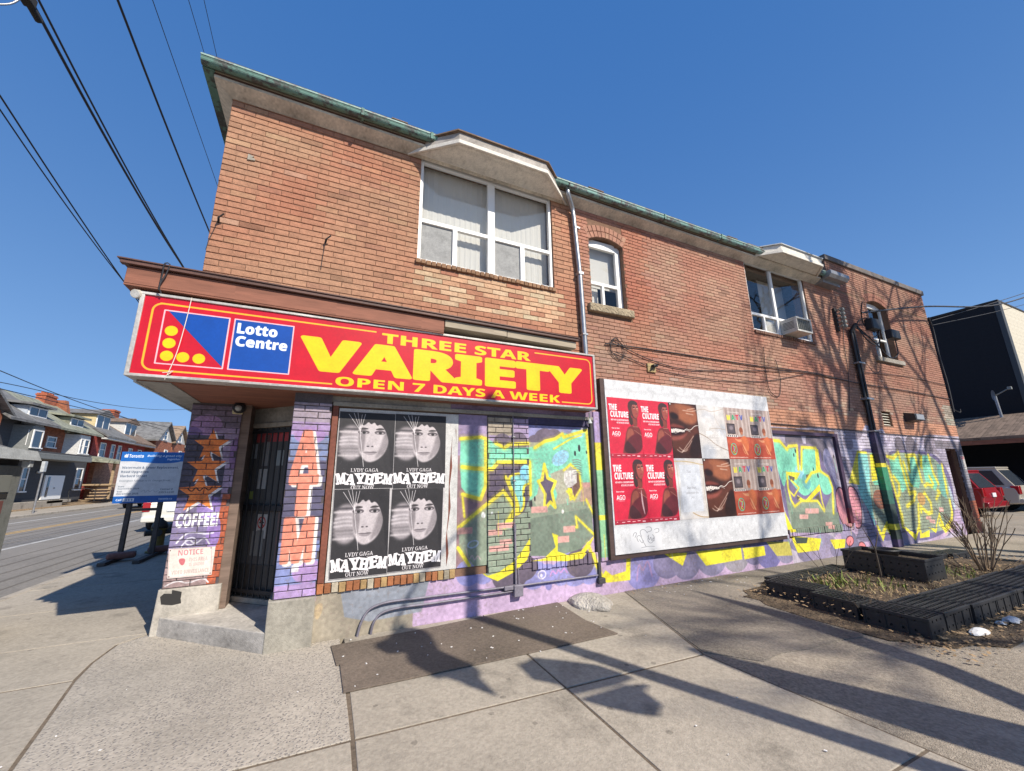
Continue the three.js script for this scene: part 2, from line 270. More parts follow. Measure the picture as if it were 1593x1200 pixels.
  for (const [x, y, a, b] of [[3.54,2.08, 0.022, 0.055], [3.46,2, 0.018, 0.04], [2.69,1.29, 0.02, 0.06], [2.75,1.36, 0.013, 0.035], [2.57,1.42, 0.012, 0.03], [3.67,2.02, 0.012, 0.025]]) oval(c, x, y, a, b, '#2c2a30');
  for (const [x, y, a, b] of [[2.69, 1.17, 0.26, 0.085], [3.2, 0.88, 0.2, 0.085], [3.1, 0.75, 0.19, 0.085], [1.63, 0.96, 0.2, 0.08], [2.04, 0.92, 0.2, 0.07], [2.16, 1.0, 0.26, 0.07], [2.05, 0.72, 0.28, 0.07], [2.2, 0.8, 0.18, 0.06], [3.55, 1.5, 0.16, 0.07]]) { c.fillStyle = COL.pink; c.fillRect(x, y, a, b); }
  oval(c, 1.98, 1.18, 0.03, 0.04, '#cfd4d2'); oval(c, 2.09, 1.2, 0.016, 0.02, '#cfd4d2'); oval(c, 3.2, 1.17, 0.022, 0.03, '#d7d7d2');
  oval(c, 2.82, 0.37, 0.06, 0.05, null, 0, '#cfc9d6', 0.016); oval(c, 2.81, 0.36, 0.02, 0.025, '#cfc9d6'); smooth(c, [2.95, 0.34, 2.98, 0.43, 3.04, 0.34, 3.08, 0.42, 3.12, 0.35, 3.17, 0.43, 3.22, 0.36], null, '#bd8cc4', 0.02, true);
  oval(c, 1.84, 0.83, 0.07, 0.04, null, 0.2, '#9fb0c4', 0.016); smooth(c, [1.75, 0.78, 1.78, 0.62, 1.83, 0.72, 1.86, 0.62, 1.9, 0.7, 1.94, 0.64], null, '#b9a1a0', 0.012, true);
  // plinth left of the pilaster: bare cement, then a grey-blue patch
  c.fillStyle = '#958c7c'; c.fillRect(-0.5, 0, 1.6, 0.47); c.fillStyle = '#8c93a0'; poly(c, [0.3, 0.47, 0.36, 0.2, 0.62, 0.12, 1.2, 0.14, 1.28, 0.47], '#8a8f99'); smooth(c, [0.06, 0.36, 0.13, 0.38, 0.14, 0.3, 0.1, 0.2, 0.06, 0.24], '#a9977a');
  // strip beside the downpipe
  c.fillStyle = '#a994bd'; c.fillRect(3.79, 2.1, 0.25, 0.6); c.fillStyle = COL.yel; c.fillRect(3.79, 1.75, 0.25, 0.42); c.fillStyle = '#86b78c'; c.fillRect(3.79, 0.5, 0.25, 1.25); c.fillStyle = COL.yel; c.fillRect(3.79, 1.02, 0.25, 0.07);
  // under and behind the poster board
  c.fillStyle = '#6d8a74'; c.fillRect(4.0, 0.5, 0.5, 2);
  for (const [x, y, r, q] of [[4.6, 0.22, 0.34, '#8c86b8'], [5.1, 0.3, 0.3, '#77708e'], [5.5, 0.24, 0.3, '#7f7893'], [6.1, 0.28, 0.36, '#86809a'], [6.7, 0.26, 0.34, '#8d8790'], [7.2, 0.3, 0.3, '#77708e'], [7.6, 0.24, 0.36, '#6c6798'], [8.1, 0.24, 0.3, '#86809a'], [8.8, 0.2, 0.4, '#5c5688'], [9.6, 0.2, 0.36, '#66609a']]) oval(c, x, y, r, r * 0.75, q);
  poly(c, [3.89,0.15,4.32,0.14,4.36,0.44,4.28,0.45,4.25,0.27,3.99,0.24,3.88,0.32,3.78,0.21], COL.yelB);
  poly(c, [5.03,0.45,5.55,0.42,5.42,0.23], COL.yelB); poly(c, [5.74,0.42,6.86,0.4,6.86,0.2,5.95,0.18], COL.yelB); poly(c, [6.91,0.38,7.5,0.37,7.5,0.21,6.92,0.19], COL.yelB); poly(c, [7.62,0.4,8.23,0.39,8.25,0.16,7.79,0.2], '#c9bd52');
  smooth(c, [4.45, 0.12, 4.5, 0.4, 4.58, 0.2, 4.7, 0.42, 4.76, 0.15], null, '#a88bb2', 0.03, true);
  // right half: pale lavender bricks with spray clouds
  c.fillStyle = '#aca3b2'; c.fillRect(8.28, 0, 9, 3);
  for (let k = 0; k < 90; k++) oval(c, 8.3 + 8.8 * hash(k, 1, 5), 1.7 + 1.0 * hash(k, 2, 5), 0.18 + 0.3 * hash(k, 3, 5), 0.12 + 0.22 * hash(k, 4, 5), ['#bab2c2', '#a399ad', '#8c8290', '#beb5c4', '#9f97aa'][k % 5]);
  for (let k = 0; k < 60; k++) oval(c, 8.3 + 8.8 * hash(k, 1, 6), 0.05 + 0.45 * hash(k, 2, 6), 0.2 + 0.3 * hash(k, 3, 6), 0.1 + 0.15 * hash(k, 4, 6), ['#9288a4', '#ac97b4', '#76708a', '#b69db9'][k % 4]);
  for (const [x, y, r] of [[8.99,2.31, 0.3], [9.7,2.28, 0.3], [9.95,2.12, 0.25], [14.02,2.27, 0.3], [14.97,2.32, 0.24], [13.42,2.29, 0.25]]) oval(c, x, y, r, r * 1.1, '#6d6570');
  oval(c, 10.1, 1.7, 0.2, 0.5, '#9a95b4'); 
  // second piece, on the boarded opening
  smooth(c, [8.27,2.38,8.72,2.25,9.16,2.29,9.87,2.28,9.89,1.78,10.27,1.51,10.13,0.84,10.17,0.42,8.4,0.51,8.25,1.4], '#75698c');
  poly(c, [8.41,1.54,8.49,1.11,8.71,1.03,9.07,1.13,9.49,1.1,9.65,0.92,10.08,1.31,10.12,1.15,10,0.75,10.08,0.44,8.45,0.54,8.41,0.97], COL.moss);
  poly(c, [8.48,0.92,10.13,0.84,10.08,0.44,8.45,0.54], COL.mossD);
  smooth(c, [8.3,2.33,8.5,2.32,8.7,2.15,9.09,2.22,9.02,1.88,9.08,1.75,9.22,2.21,9.75,2.2,9.73,1.72,10.1,1.57,10.08,1.25,9.7,1.19,9.64,1.44,9.39,1.32,9.04,1.18,8.8,1.34,8.55,1.63,8.4,1.35,8.32,1.63,8.25,1.97], COL.teal);
  oval(c, 9.0, 1.7, 0.15, 0.14, '#8fc6d4'); oval(c, 9.18, 1.5, 0.14, 0.16, '#64a9a8');
  poly(c, [8.57,1.7,9.02,1.68,8.85,1.53,8.61,1.62], COL.yelB); poly(c, [8.79,1.24,9.03,1.12,9.62,1.44,9.63,1.32,9.14,1.09,8.82,1.14], COL.yelB); poly(c, [9.7,2.2,9.81,2.17,9.76,1.72,9.58,1.67], COL.yelB);
  poly(c, [8.62,1.63,8.81,1.59,8.76,1.51,8.63,1.53], '#5f5648'); poly(c, [9.2,1.63,9.31,1.65,9.2,1.49], '#5f5648'); poly(c, [9.38,1.17,9.54,1.24,9.55,1.07], '#5f5648'); poly(c, [8.76,1.22,8.88,1.19,8.76,1.13], '#5f5648');
  stroke([8.3,2.33,8.5,2.32,8.7,2.15,8.78,2.22,9.06,2.24,8.98,1.75], 0.06); stroke([9.08,1.75,9.22,2.21,9.73,2.2,9.73,1.72,9.41,1.67,9.16,1.49], 0.055); stroke([8.57,1.68,8.53,1.39,8.56,1.15,8.65,1.02,8.9,1.12,9.45,1.1,9.62,0.89], 0.045); stroke([9.73,1.71,10.01,1.59,10.08,1.36,9.94,0.83], 0.05); stroke([9.61,1.34,9.61,1.07,9.65,0.92], 0.03); stroke([8.67,1.53,8.89,1.38,8.68,1.22,8.54,1.34], 0.03);
  poly(c, [8.27,1,8.49,0.56,8.32,0.55,8.29,0.74], COL.yelB);
  for (const p of [[8.98,0.97,9.44,0.95,9.41,0.85,8.95,0.87], [8.76,0.86,9.05,0.85,9.02,0.76,8.74,0.78], [9.6,0.67,9.84,0.66,9.79,0.52,9.56,0.55]]) poly(c, p, '#cf9f95');
  for (const [x, y, r] of [[8.98,2.13, 0.05], [8.9,2.04, 0.04], [9.5,1.75, 0.04], [9.62,1.61, 0.05], [10.35,2.02, 0.05]]) oval(c, x, y, r * 0.45, r, '#2c2a30');
  poly(c, [8.32,0.49,9.3,0.37,9.15,0.16,8.46,0.17], COL.yelB); poly(c, [9.59,0.33,10.15,0.3,10.07,0.14,9.7,0.14], COL.yelB); poly(c, [7.57,0.44,8.25,0.39,8.28,0.14,7.82,0.17], '#bdb255');
  poly(c, [8.43,0.46,8.86,0.42,8.79,0.32,8.47,0.34], '#3e4a40');
  // pink ovals and feet
  smooth(c, [10.32,1.38,10.15,1.25,10.09,0.92,10.21,0.54,10.53,0.51,10.58,0.9,10.48,1.3], '#c98590', '#4a2a38', 0.03); smooth(c, [10.77,1.41,10.62,1.29,10.65,0.82,10.62,0.49,10.88,0.46,11.04,0.8,11.05,1.23], '#c98590', '#4a2a38', 0.03);
  for (let k = 0; k < 24; k++) oval(c, 10.65 + 0.85 * hash(k, 1, 9), 0.55 + 0.8 * hash(k, 2, 9), 0.03, 0.025, hash(k, 3, 9) > 0.5 ? '#b3706f' : '#d8a09c');
  smooth(c, [10.24,0.35,10.13,0.25,10.24,0.12,10.47,0.22,10.42,0.35], '#d47c80', '#4a2a38', 0.02); smooth(c, [10.66,0.21,10.59,0.09,10.67,-0.02,10.93,0.01,10.85,0.19], '#d47c80', '#4a2a38', 0.02);
  // third piece, straight on the bricks
  smooth(c, [11.05,1.55,11.33,2.23,12.43,2.22,12.9,1.95,12.47,0.35,11.84,0.07,11.38,0.36,11.29,0.84], '#6a6288'); smooth(c, [12.59,2.13,13.27,2.23,14.15,2.2,14.98,2.21,15.63,1.95,15.9,1.4,15.51,0.36,14.49,0.08,13.26,-0,12.51,0.26,12.6,1.4], '#6a6288');
  smooth(c, [11.12,1.55,11.4,2.14,12.33,2.13,12.7,1.89,12.43,0.38,11.93,0.27,11.54,0.49,11.41,0.95], '#9aa084'); smooth(c, [12.66,2.05,13.24,2.17,14.08,2.12,14.87,2.13,15.42,1.88,15.69,1.34,15.34,0.37,14.47,0.16,13.37,0.21,12.65,0.39,12.71,1.39], '#8fa188');
  poly(c, [11.41,2.17,11.75,2.13,11.72,1.72,11.58,1.38,11.51,0.94,11.47,0.46,11.28,0.9,11.11,1.12,11.05,1.5], COL.aqua); poly(c, [10.78,1.45,11.37,2.14,11.24,1.72,11.16,1.39,10.92,1.42], COL.yel); stroke([10.78,1.45,11.36,2.14,11.73,2.13], 0.05);
  poly(c, [11.9,2.11,12.33,2.11,12.37,1.48,12.29,1.08,12.06,1.09,11.83,1.32,11.73,1.49], COL.teal); poly(c, [11.69,1.38,12.35,1.37,12.3,0.36,12.01,0.32,11.97,0.54,11.69,0.34,11.52,0.46], COL.moss); poly(c, [11.87,2.09,12.07,2.11,11.98,1.49,11.72,1.46], COL.yelB); oval(c, 11.9, 1.05, 0.28, 0.22, '#8a5a48');
  stroke([12.33,2.11,12.35,1.37,12.36,0.85,12.39,0.35], 0.06);
  const zig = (p) => poly(c, p, COL.yelB);
  zig([11.51,0.49,11.63,0.14,11.94,0.41,12.07,0.08,12.44,0.35,12.32,0.39,12.12,0.26,12,0.57,11.68,0.33,11.57,0.51]);
  poly(c, [12.72,2.05,13.23,2.14,13.21,1.79,13.48,1.91,13.47,1.38,13.01,1.16,12.88,1.39,12.73,1.56], COL.teal); poly(c, [13.65,2.09,14.06,2.09,14.14,1.49,13.9,1.26,13.5,1.32], COL.teal); poly(c, [14.38,2.09,14.82,2.1,14.86,1.6,14.99,1.35,14.76,1.18,14.33,1.37], COL.teal); poly(c, [15.21,1.88,15.47,1.85,15.4,1.35,15.3,0.92,14.99,1.11], '#6aa79b');
  poly(c, [12.89,1.17,13.65,1.26,13.67,0.8,13.34,0.26,12.76,0.38], COL.moss); poly(c, [13.96,1.25,14.76,1.18,14.73,0.76,14.3,0.2,13.84,0.18,13.51,0.25], COL.moss); poly(c, [14.98,1.08,15.44,0.91,15.23,0.32,14.74,0.17], COL.mossD);
  for (const p of [[12.66,2.05,12.96,2.01,13.23,2.14], [13.62,2.07,14.03,2.1], [14.35,2.09,14.32,1.79], [12.76,1.56,12.94,1.39,12.85,1.14,12.68,1.06], [13.42,1.91,13.47,1.38,13.56,1.32], [13.36,1.15,13.67,1.17,13.51,0.98,13.1,0.85], [13.73,0.69,13.86,1,14.15,1.13,14.34,0.89,14.29,0.66,14.08,0.63,13.84,0.77], [14.71,0.97,14.98,1.14,14.89,1.17], [12.75,0.68,12.67,0.39], [13.67,0.86,13.42,0.26], [15.44,0.91,15.42,0.61,15.2,0.32,14.74,0.17,14.55,0.36], [14.24,1.31,14.4,1.36,14.63,1.3], [14.62,1.54,14.72,1.36], [13.26,2.14,13.3,1.5,13.36,1.15], [14.09,2.09,14.14,1.43], [14.85,2.1,14.89,1.6,15.03,1.35], [15.51,1.85,15.4,1.1], [12.61,1.79,12.66,1.39,12.72,0.84,12.68,0.46]]) stroke(p, 0.085);
  poly(c, [14.35,2.09,14.51,2.1,14.31,1.76,14.23,1.79], COL.yelB); poly(c, [13.65,2.09,13.8,2.07,13.64,1.61,13.57,1.73], COL.yelB);
  zig([12.7,0.38,13.11,0.05,13.46,0.34,13.34,0.09,13.83,0.09,13.91,0.25,13.48,0.19,13.48,0.42,13.18,0.19,12.81,0.38]); zig([13.91,0.31,14.21,0.15,14.59,0.5,14.73,0.15,15.27,0.38,15.25,0.47,14.79,0.26,14.67,0.64,14.26,0.25]);
  for (const p of [[13.93,0.58,14.2,0.55,14.12,0.47,13.88,0.5], [14.07,0.5,14.37,0.46,14.29,0.37,14.03,0.42], [14.73,0.76,14.96,0.74,14.93,0.63,14.7,0.64]]) poly(c, p, '#cf9f95');
  oval(c, 13.9, 1.0, 0.2, 0.16, '#b08a54'); smooth(c, [15.58,1.34,15.68,1.22,15.68,0.72,15.58,0.6,15.53,1.06], '#aebfca');
  // bare brick above the paint line, with overspray tufts
  c.fillStyle = '#b98468'; c.beginPath(); c.moveTo(8.0, 3.1); c.lineTo(8.0, 2.63); for (let x = 8.0; x < 17.4; x += 0.11) c.lineTo(x, 2.6 + 0.09 * vn(x * 1.1, 3, 64, 2) + (vn(x * 0.9, 1, 64, 8) > 0.62 ? 0.18 * vn(x * 4, 5, 256, 3) : 0)); c.lineTo(17.4, 3.1); c.closePath(); c.fill();
  c.fillStyle = '#b98468'; c.fillRect(-0.5, 2.66, 8.6, 0.5);
  c.fillStyle = '#77707a'; c.fillRect(15.4, 2.3, 2, 0.22); c.fillStyle = '#57525f'; c.fillRect(16.64, 0, 0.6, 2.3); c.fillStyle = '#8a8890'; c.fillRect(16.75, 1.2, 0.3, 0.55); c.fillStyle = '#9a5238'; c.fillRect(16.64, 0, 0.6, 0.85);
  // ATM on the pillar beside the door
  c.fillStyle = '#988b98'; c.fillRect(-0.4, 2.28, 0.46, 0.25); c.fillStyle = '#9d86ad'; c.fillRect(-0.4, 2.0, 0.46, 0.3);
  c.fillStyle = '#7682a6'; c.fillRect(-0.4, 1.75, 0.46, 0.4); c.fillStyle = '#56526a'; c.fillRect(-0.4, 1.02, 0.46, 0.85); c.fillStyle = '#7d86b4'; c.fillRect(-0.4, 0.6, 0.46, 0.42); c.fillStyle = '#a98fbc'; c.fillRect(-0.4, 0.4, 0.46, 0.2); oval(c, -0.05, 0.72, 0.14, 0.12, '#a88abb'); oval(c, -0.15, 2.15, 0.16, 0.1, '#9f80b0');
  for (const [ch, y0, y1, x0, x1] of [['A', 1.74, 2.18, -0.29, -0.05], ['T', 1.3, 1.7, -0.29, -0.04], ['M', 0.83, 1.25, -0.3, -0.03]]) { fit(c, ch, x0 + 0.03, y0 - 0.015, x1 + 0.03, y1 - 0.01, 'bold #px sans-serif', '#e6dfd8', true, '#e6dfd8', 11); fit(c, ch, x0, y0, x1, y1, 'bold #px sans-serif', '#e08a72', true, '#e08a72', 9); }
  c.fillStyle = '#d9d6d8'; c.fillRect(-0.2, 0.72, 0.07, 0.07);
}
function muralTex(x0, w) {
  const [cv, c] = canvas(2048, 683), s = 2048 / w;
  c.setTransform(s, 0, 0, -s, -x0 * s, 683); mural(c); for (let k = 0; k < 70; k++) { const x = 1.7 + 15 * hash(k, 3, 2), y = 0.5 + 1.7 * hash(k, 4, 2); poly(c, [x, y, x + 0.01 * hash(k, 6, 2), y - 0.08 - 0.3 * hash(k, 5, 2)], null, ['#d2c64caa', '#7ac7a9aa', '#655b6988', '#b8aecbaa'][k % 4], 0.008 + 0.01 * hash(k, 7, 2), true); } c.setTransform(1, 0, 0, 1, 0, 0); { const [c2, d2] = canvas(2048, 683); d2.drawImage(cv, 0, 0); c.filter = 'blur(0.7px)'; c.drawImage(c2, 0, 0); c.filter = 'none'; } grain(cv, c, 0.15, 0.7, 3 + x0);
  return mk({ map: canTex(cv), bumpMap: N.bump, bumpScale: 0.002, roughness: 0.72, vertexColors: false });
}
const SPLIT = 8.4, MW = 9, MURAL = [muralTex(-0.4, MW), muralTex(8.2, MW)], MORG = [-0.4, 8.2];
function muralUV(g, k) {
  if (g.index) g = g.toNonIndexed();
  const p = g.attributes.position, uv = new Float32Array(p.count * 2);
  for (let i = 0; i < p.count; i++) { uv[2 * i] = (p.getX(i) - MORG[k]) / MW; uv[2 * i + 1] = p.getY(i) / 3; }
  g.setAttribute('uv', new THREE.BufferAttribute(uv, 2)); g.userData.uvDone = true;
  return g;
}
// the pillar at the corner: three stars, COFFEE! and two tags
const PILLAR = (() => {
  const [cv, c] = canvas(280, 1080), s = 400;
  c.setTransform(s, 0, 0, -s, 1.6 * s, 1080);
  c.fillStyle = '#9a86a0'; c.fillRect(-1.6, 0, 0.7, 2.7); c.fillStyle = '#6d6070'; c.fillRect(-1.6, 2.33, 0.7, 0.4); oval(c, -1.35, 2.35, 0.16, 0.13, '#98789f'); oval(c, -1.5, 2.22, 0.12, 0.1, '#6f5a86');
  c.fillStyle = '#4a4654'; c.fillRect(-1.6, 1.42, 0.45, 0.8); c.fillRect(-1.6, 1.45, 0.5, 0.4); c.fillStyle = '#7a7092'; c.fillRect(-1.6, 0.85, 0.7, 0.62); oval(c, -1.2, 1.35, 0.12, 0.13, '#8f78b4'); oval(c, -1.02, 2.0, 0.05, 0.2, '#8a6a97');
  c.fillStyle = '#96807f'; c.fillRect(-1.6, 0.4, 0.7, 0.45); c.fillStyle = '#a9583c'; poly(c, [-1.08, 1.5, -0.9, 1.5, -0.9, 0.4, -1.12, 0.4], '#a9583c'); oval(c, -1.12, 1.05, 0.07, 0.2, '#8c72ae');
  const star = (x, y, r, f, q = 0) => { const p = []; for (let k = 0; k < 10; k++) { const a = Math.PI / 2 + k * Math.PI / 5 + q, m = k % 2 ? r * 0.42 : r; p.push(x + m * Math.cos(a) * 0.95, y + m * Math.sin(a)); } poly(c, p, f); };
  for (const [x, y, r] of [[-1.27, 2.1, 0.2], [-1.29, 1.83, 0.22], [-1.32, 1.52, 0.24]]) { star(x + 0.025, y - 0.02, r, '#e8e4e4', 0.03); star(x, y, r, '#ee8444', 0.03); }
  smooth(c, [-1.44, 1.58, -1.4, 1.52, -1.36, 1.6, -1.32, 1.53, -1.28, 1.6, -1.23, 1.54, -1.2, 1.59], null, '#4a2a22', 0.012, true);
  fit(c, 'COFFEE!', -1.5, 1.13, -1.09, 1.29, 'bold #px sans-serif', '#ecebec', true, '#ecebec', 4);
  smooth(c, [-1.46, 0.96, -1.4, 1.06, -1.3, 1.07, -1.2, 1.04, -1.12, 1.05], null, '#c9c6d4', 0.018, true); smooth(c, [-1.42, 0.9, -1.36, 1.02, -1.28, 0.92, -1.2, 1.02, -1.14, 0.92], null, '#c9c6d4', 0.016, true); oval(c, -1.33, 0.97, 0.05, 0.04, null, 0, '#c9c6d4', 0.014);
  smooth(c, [-1.5, 0.5, -1.4, 0.56, -1.3, 0.5, -1.15, 0.56, -1.1, 0.5], null, '#c9c2c4', 0.015, true);
  c.setTransform(1, 0, 0, 1, 0, 0); grain(cv, c, 0.2, 0.7, 19);
  return mk({ map: canTex(cv), bumpMap: N.bump, bumpScale: 0.002, roughness: 0.75 });
})();

// ---------------------------------------------------------------- bricks
const BK = [];                       // { q: four corners, z, p: proud, m: material key, c: tone }
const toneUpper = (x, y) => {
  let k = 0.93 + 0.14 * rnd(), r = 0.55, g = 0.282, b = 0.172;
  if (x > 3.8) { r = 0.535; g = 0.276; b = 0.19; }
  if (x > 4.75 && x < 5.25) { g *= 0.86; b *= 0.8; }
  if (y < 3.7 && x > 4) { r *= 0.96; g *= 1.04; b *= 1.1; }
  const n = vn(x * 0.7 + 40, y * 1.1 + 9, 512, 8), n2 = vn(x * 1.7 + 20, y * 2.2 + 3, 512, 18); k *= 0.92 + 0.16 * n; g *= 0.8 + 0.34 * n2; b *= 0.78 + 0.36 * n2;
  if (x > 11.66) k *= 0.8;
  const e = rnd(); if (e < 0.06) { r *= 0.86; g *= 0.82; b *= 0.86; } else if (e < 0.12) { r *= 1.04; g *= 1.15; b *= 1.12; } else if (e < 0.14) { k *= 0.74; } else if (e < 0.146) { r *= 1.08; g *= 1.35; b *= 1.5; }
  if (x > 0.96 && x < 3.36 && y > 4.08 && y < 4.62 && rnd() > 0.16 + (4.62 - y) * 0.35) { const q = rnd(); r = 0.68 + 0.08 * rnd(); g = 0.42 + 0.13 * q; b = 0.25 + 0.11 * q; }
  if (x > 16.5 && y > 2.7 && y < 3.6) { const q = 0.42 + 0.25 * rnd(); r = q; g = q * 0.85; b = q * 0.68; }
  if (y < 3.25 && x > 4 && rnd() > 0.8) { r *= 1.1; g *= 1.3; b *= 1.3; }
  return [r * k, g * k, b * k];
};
const toneFlat = () => { const k = 0.9 + 0.16 * rnd(); return [k, k, k]; };
const quad = (x0, x1, y0, y1) => [x0, y0, x1, y0, x1, y1, x0, y1];
const mVert = (m) => m === 'brick' || typeof m === 'function';
function field({ x0, x1, y0, y1, z = 0, m, open = [], tone = toneUpper, course = 0.072, len = 0.23, j = 0.0085, only }) {
  let row = 0;
  for (let y = y0; y < y1 - 0.025; y += course, row++) {
    const a = y, b = Math.min(y + course - j, y1), s = x0 + (row % 2 ? len / 2 : 0) + (hash(row, 3, 1) - 0.5) * 0.03 - len;
    let iv = [[x0, x1]];
    for (const o of open) if (o[2] < b - 0.012 && o[3] > a + 0.012) iv = iv.flatMap(([p, q]) => (o[1] <= p || o[0] >= q ? [[p, q]] : [[p, o[0]], [o[1], q]].filter(([u, v]) => v - u > 0.03)));
    for (const [p, q] of iv) for (let x = s + Math.floor((p - s) / len) * len; x < q; x += len) {
      const u = Math.max(p, x), v = Math.min(q, x + len - j * (mVert(m) ? 0.5 : 1));
      if (v - u < 0.028) continue;
      const mm = typeof m === 'function' ? m((u + v) / 2, (a + b) / 2) : m;
      BK.push({ q: quad(u, v, a, b), z, m: mm, p: 0.001 + 0.004 * rnd() + (rnd() > 0.97 ? -0.004 : 0), c: mm === 'brick' ? tone((u + v) / 2, (a + b) / 2) : toneFlat() });
    }
  }
}
function brickGeo(list) {
  const P = [], U = [], C = [], out = new THREE.BufferGeometry();
  for (const b of list) {
    const q = b.q.map((v) => v + (rnd() - 0.5) * 0.003), cx = (q[0] + q[2] + q[4] + q[6]) / 4, cy = (q[1] + q[3] + q[5] + q[7]) / 4, zf = b.z + b.p, zr = zf - 0.0045, zb = b.z - 0.02, ou = rnd() * 9, ov = rnd() * 9;
    const ring = (k, z) => [0, 1, 2, 3].map((i) => { const dx = q[2 * i] - cx, dy = q[2 * i + 1] - cy, l = Math.hypot(dx, dy) || 1; return [q[2 * i] - Math.sign(dx) * k, q[2 * i + 1] - Math.sign(dy) * k, z]; });
    const F = ring(0.0045, zf), R = ring(0, zr), B = ring(0, zb);
    const uv = (p) => (b.m === 'brick' ? [p[0] + ou, p[1] + ov] : b.m === 'pillar' ? [(p[0] + 1.6) / 0.7, p[1] / 2.7] : [(p[0] - MORG[b.m === 'muralA' ? 0 : 1]) / MW, p[1] / 3]);
    const tri = (x, y, w) => { for (const t of [x, y, w]) { P.push(...t); U.push(...uv(t)); C.push(...b.c); } };
    const face = (x, y, w, v) => { tri(x, y, w); tri(x, w, v); };
    face(...F);
    for (let i = 0; i < 4; i++) { const n = (i + 1) % 4; face(R[i], R[n], F[n], F[i]); face(B[i], B[n], R[n], R[i]); }
  }
  out.setAttribute('position', new THREE.Float32BufferAttribute(P, 3)); out.setAttribute('uv', new THREE.Float32BufferAttribute(U, 2)); out.setAttribute('color', new THREE.Float32BufferAttribute(C, 3));
  out.computeVertexNormals(); out.userData.uvDone = true;
  return out;
}
for (const m of [...MURAL, PILLAR]) m.vertexColors = false;
const BMAT = { brick: MT.brick, muralA: MURAL[0].clone(), muralB: MURAL[1].clone(), pillar: PILLAR.clone() };
for (const k of ['muralA', 'muralB', 'pillar']) BMAT[k].vertexColors = true;
const lower = (x) => (x < SPLIT ? 'muralA' : 'muralB');

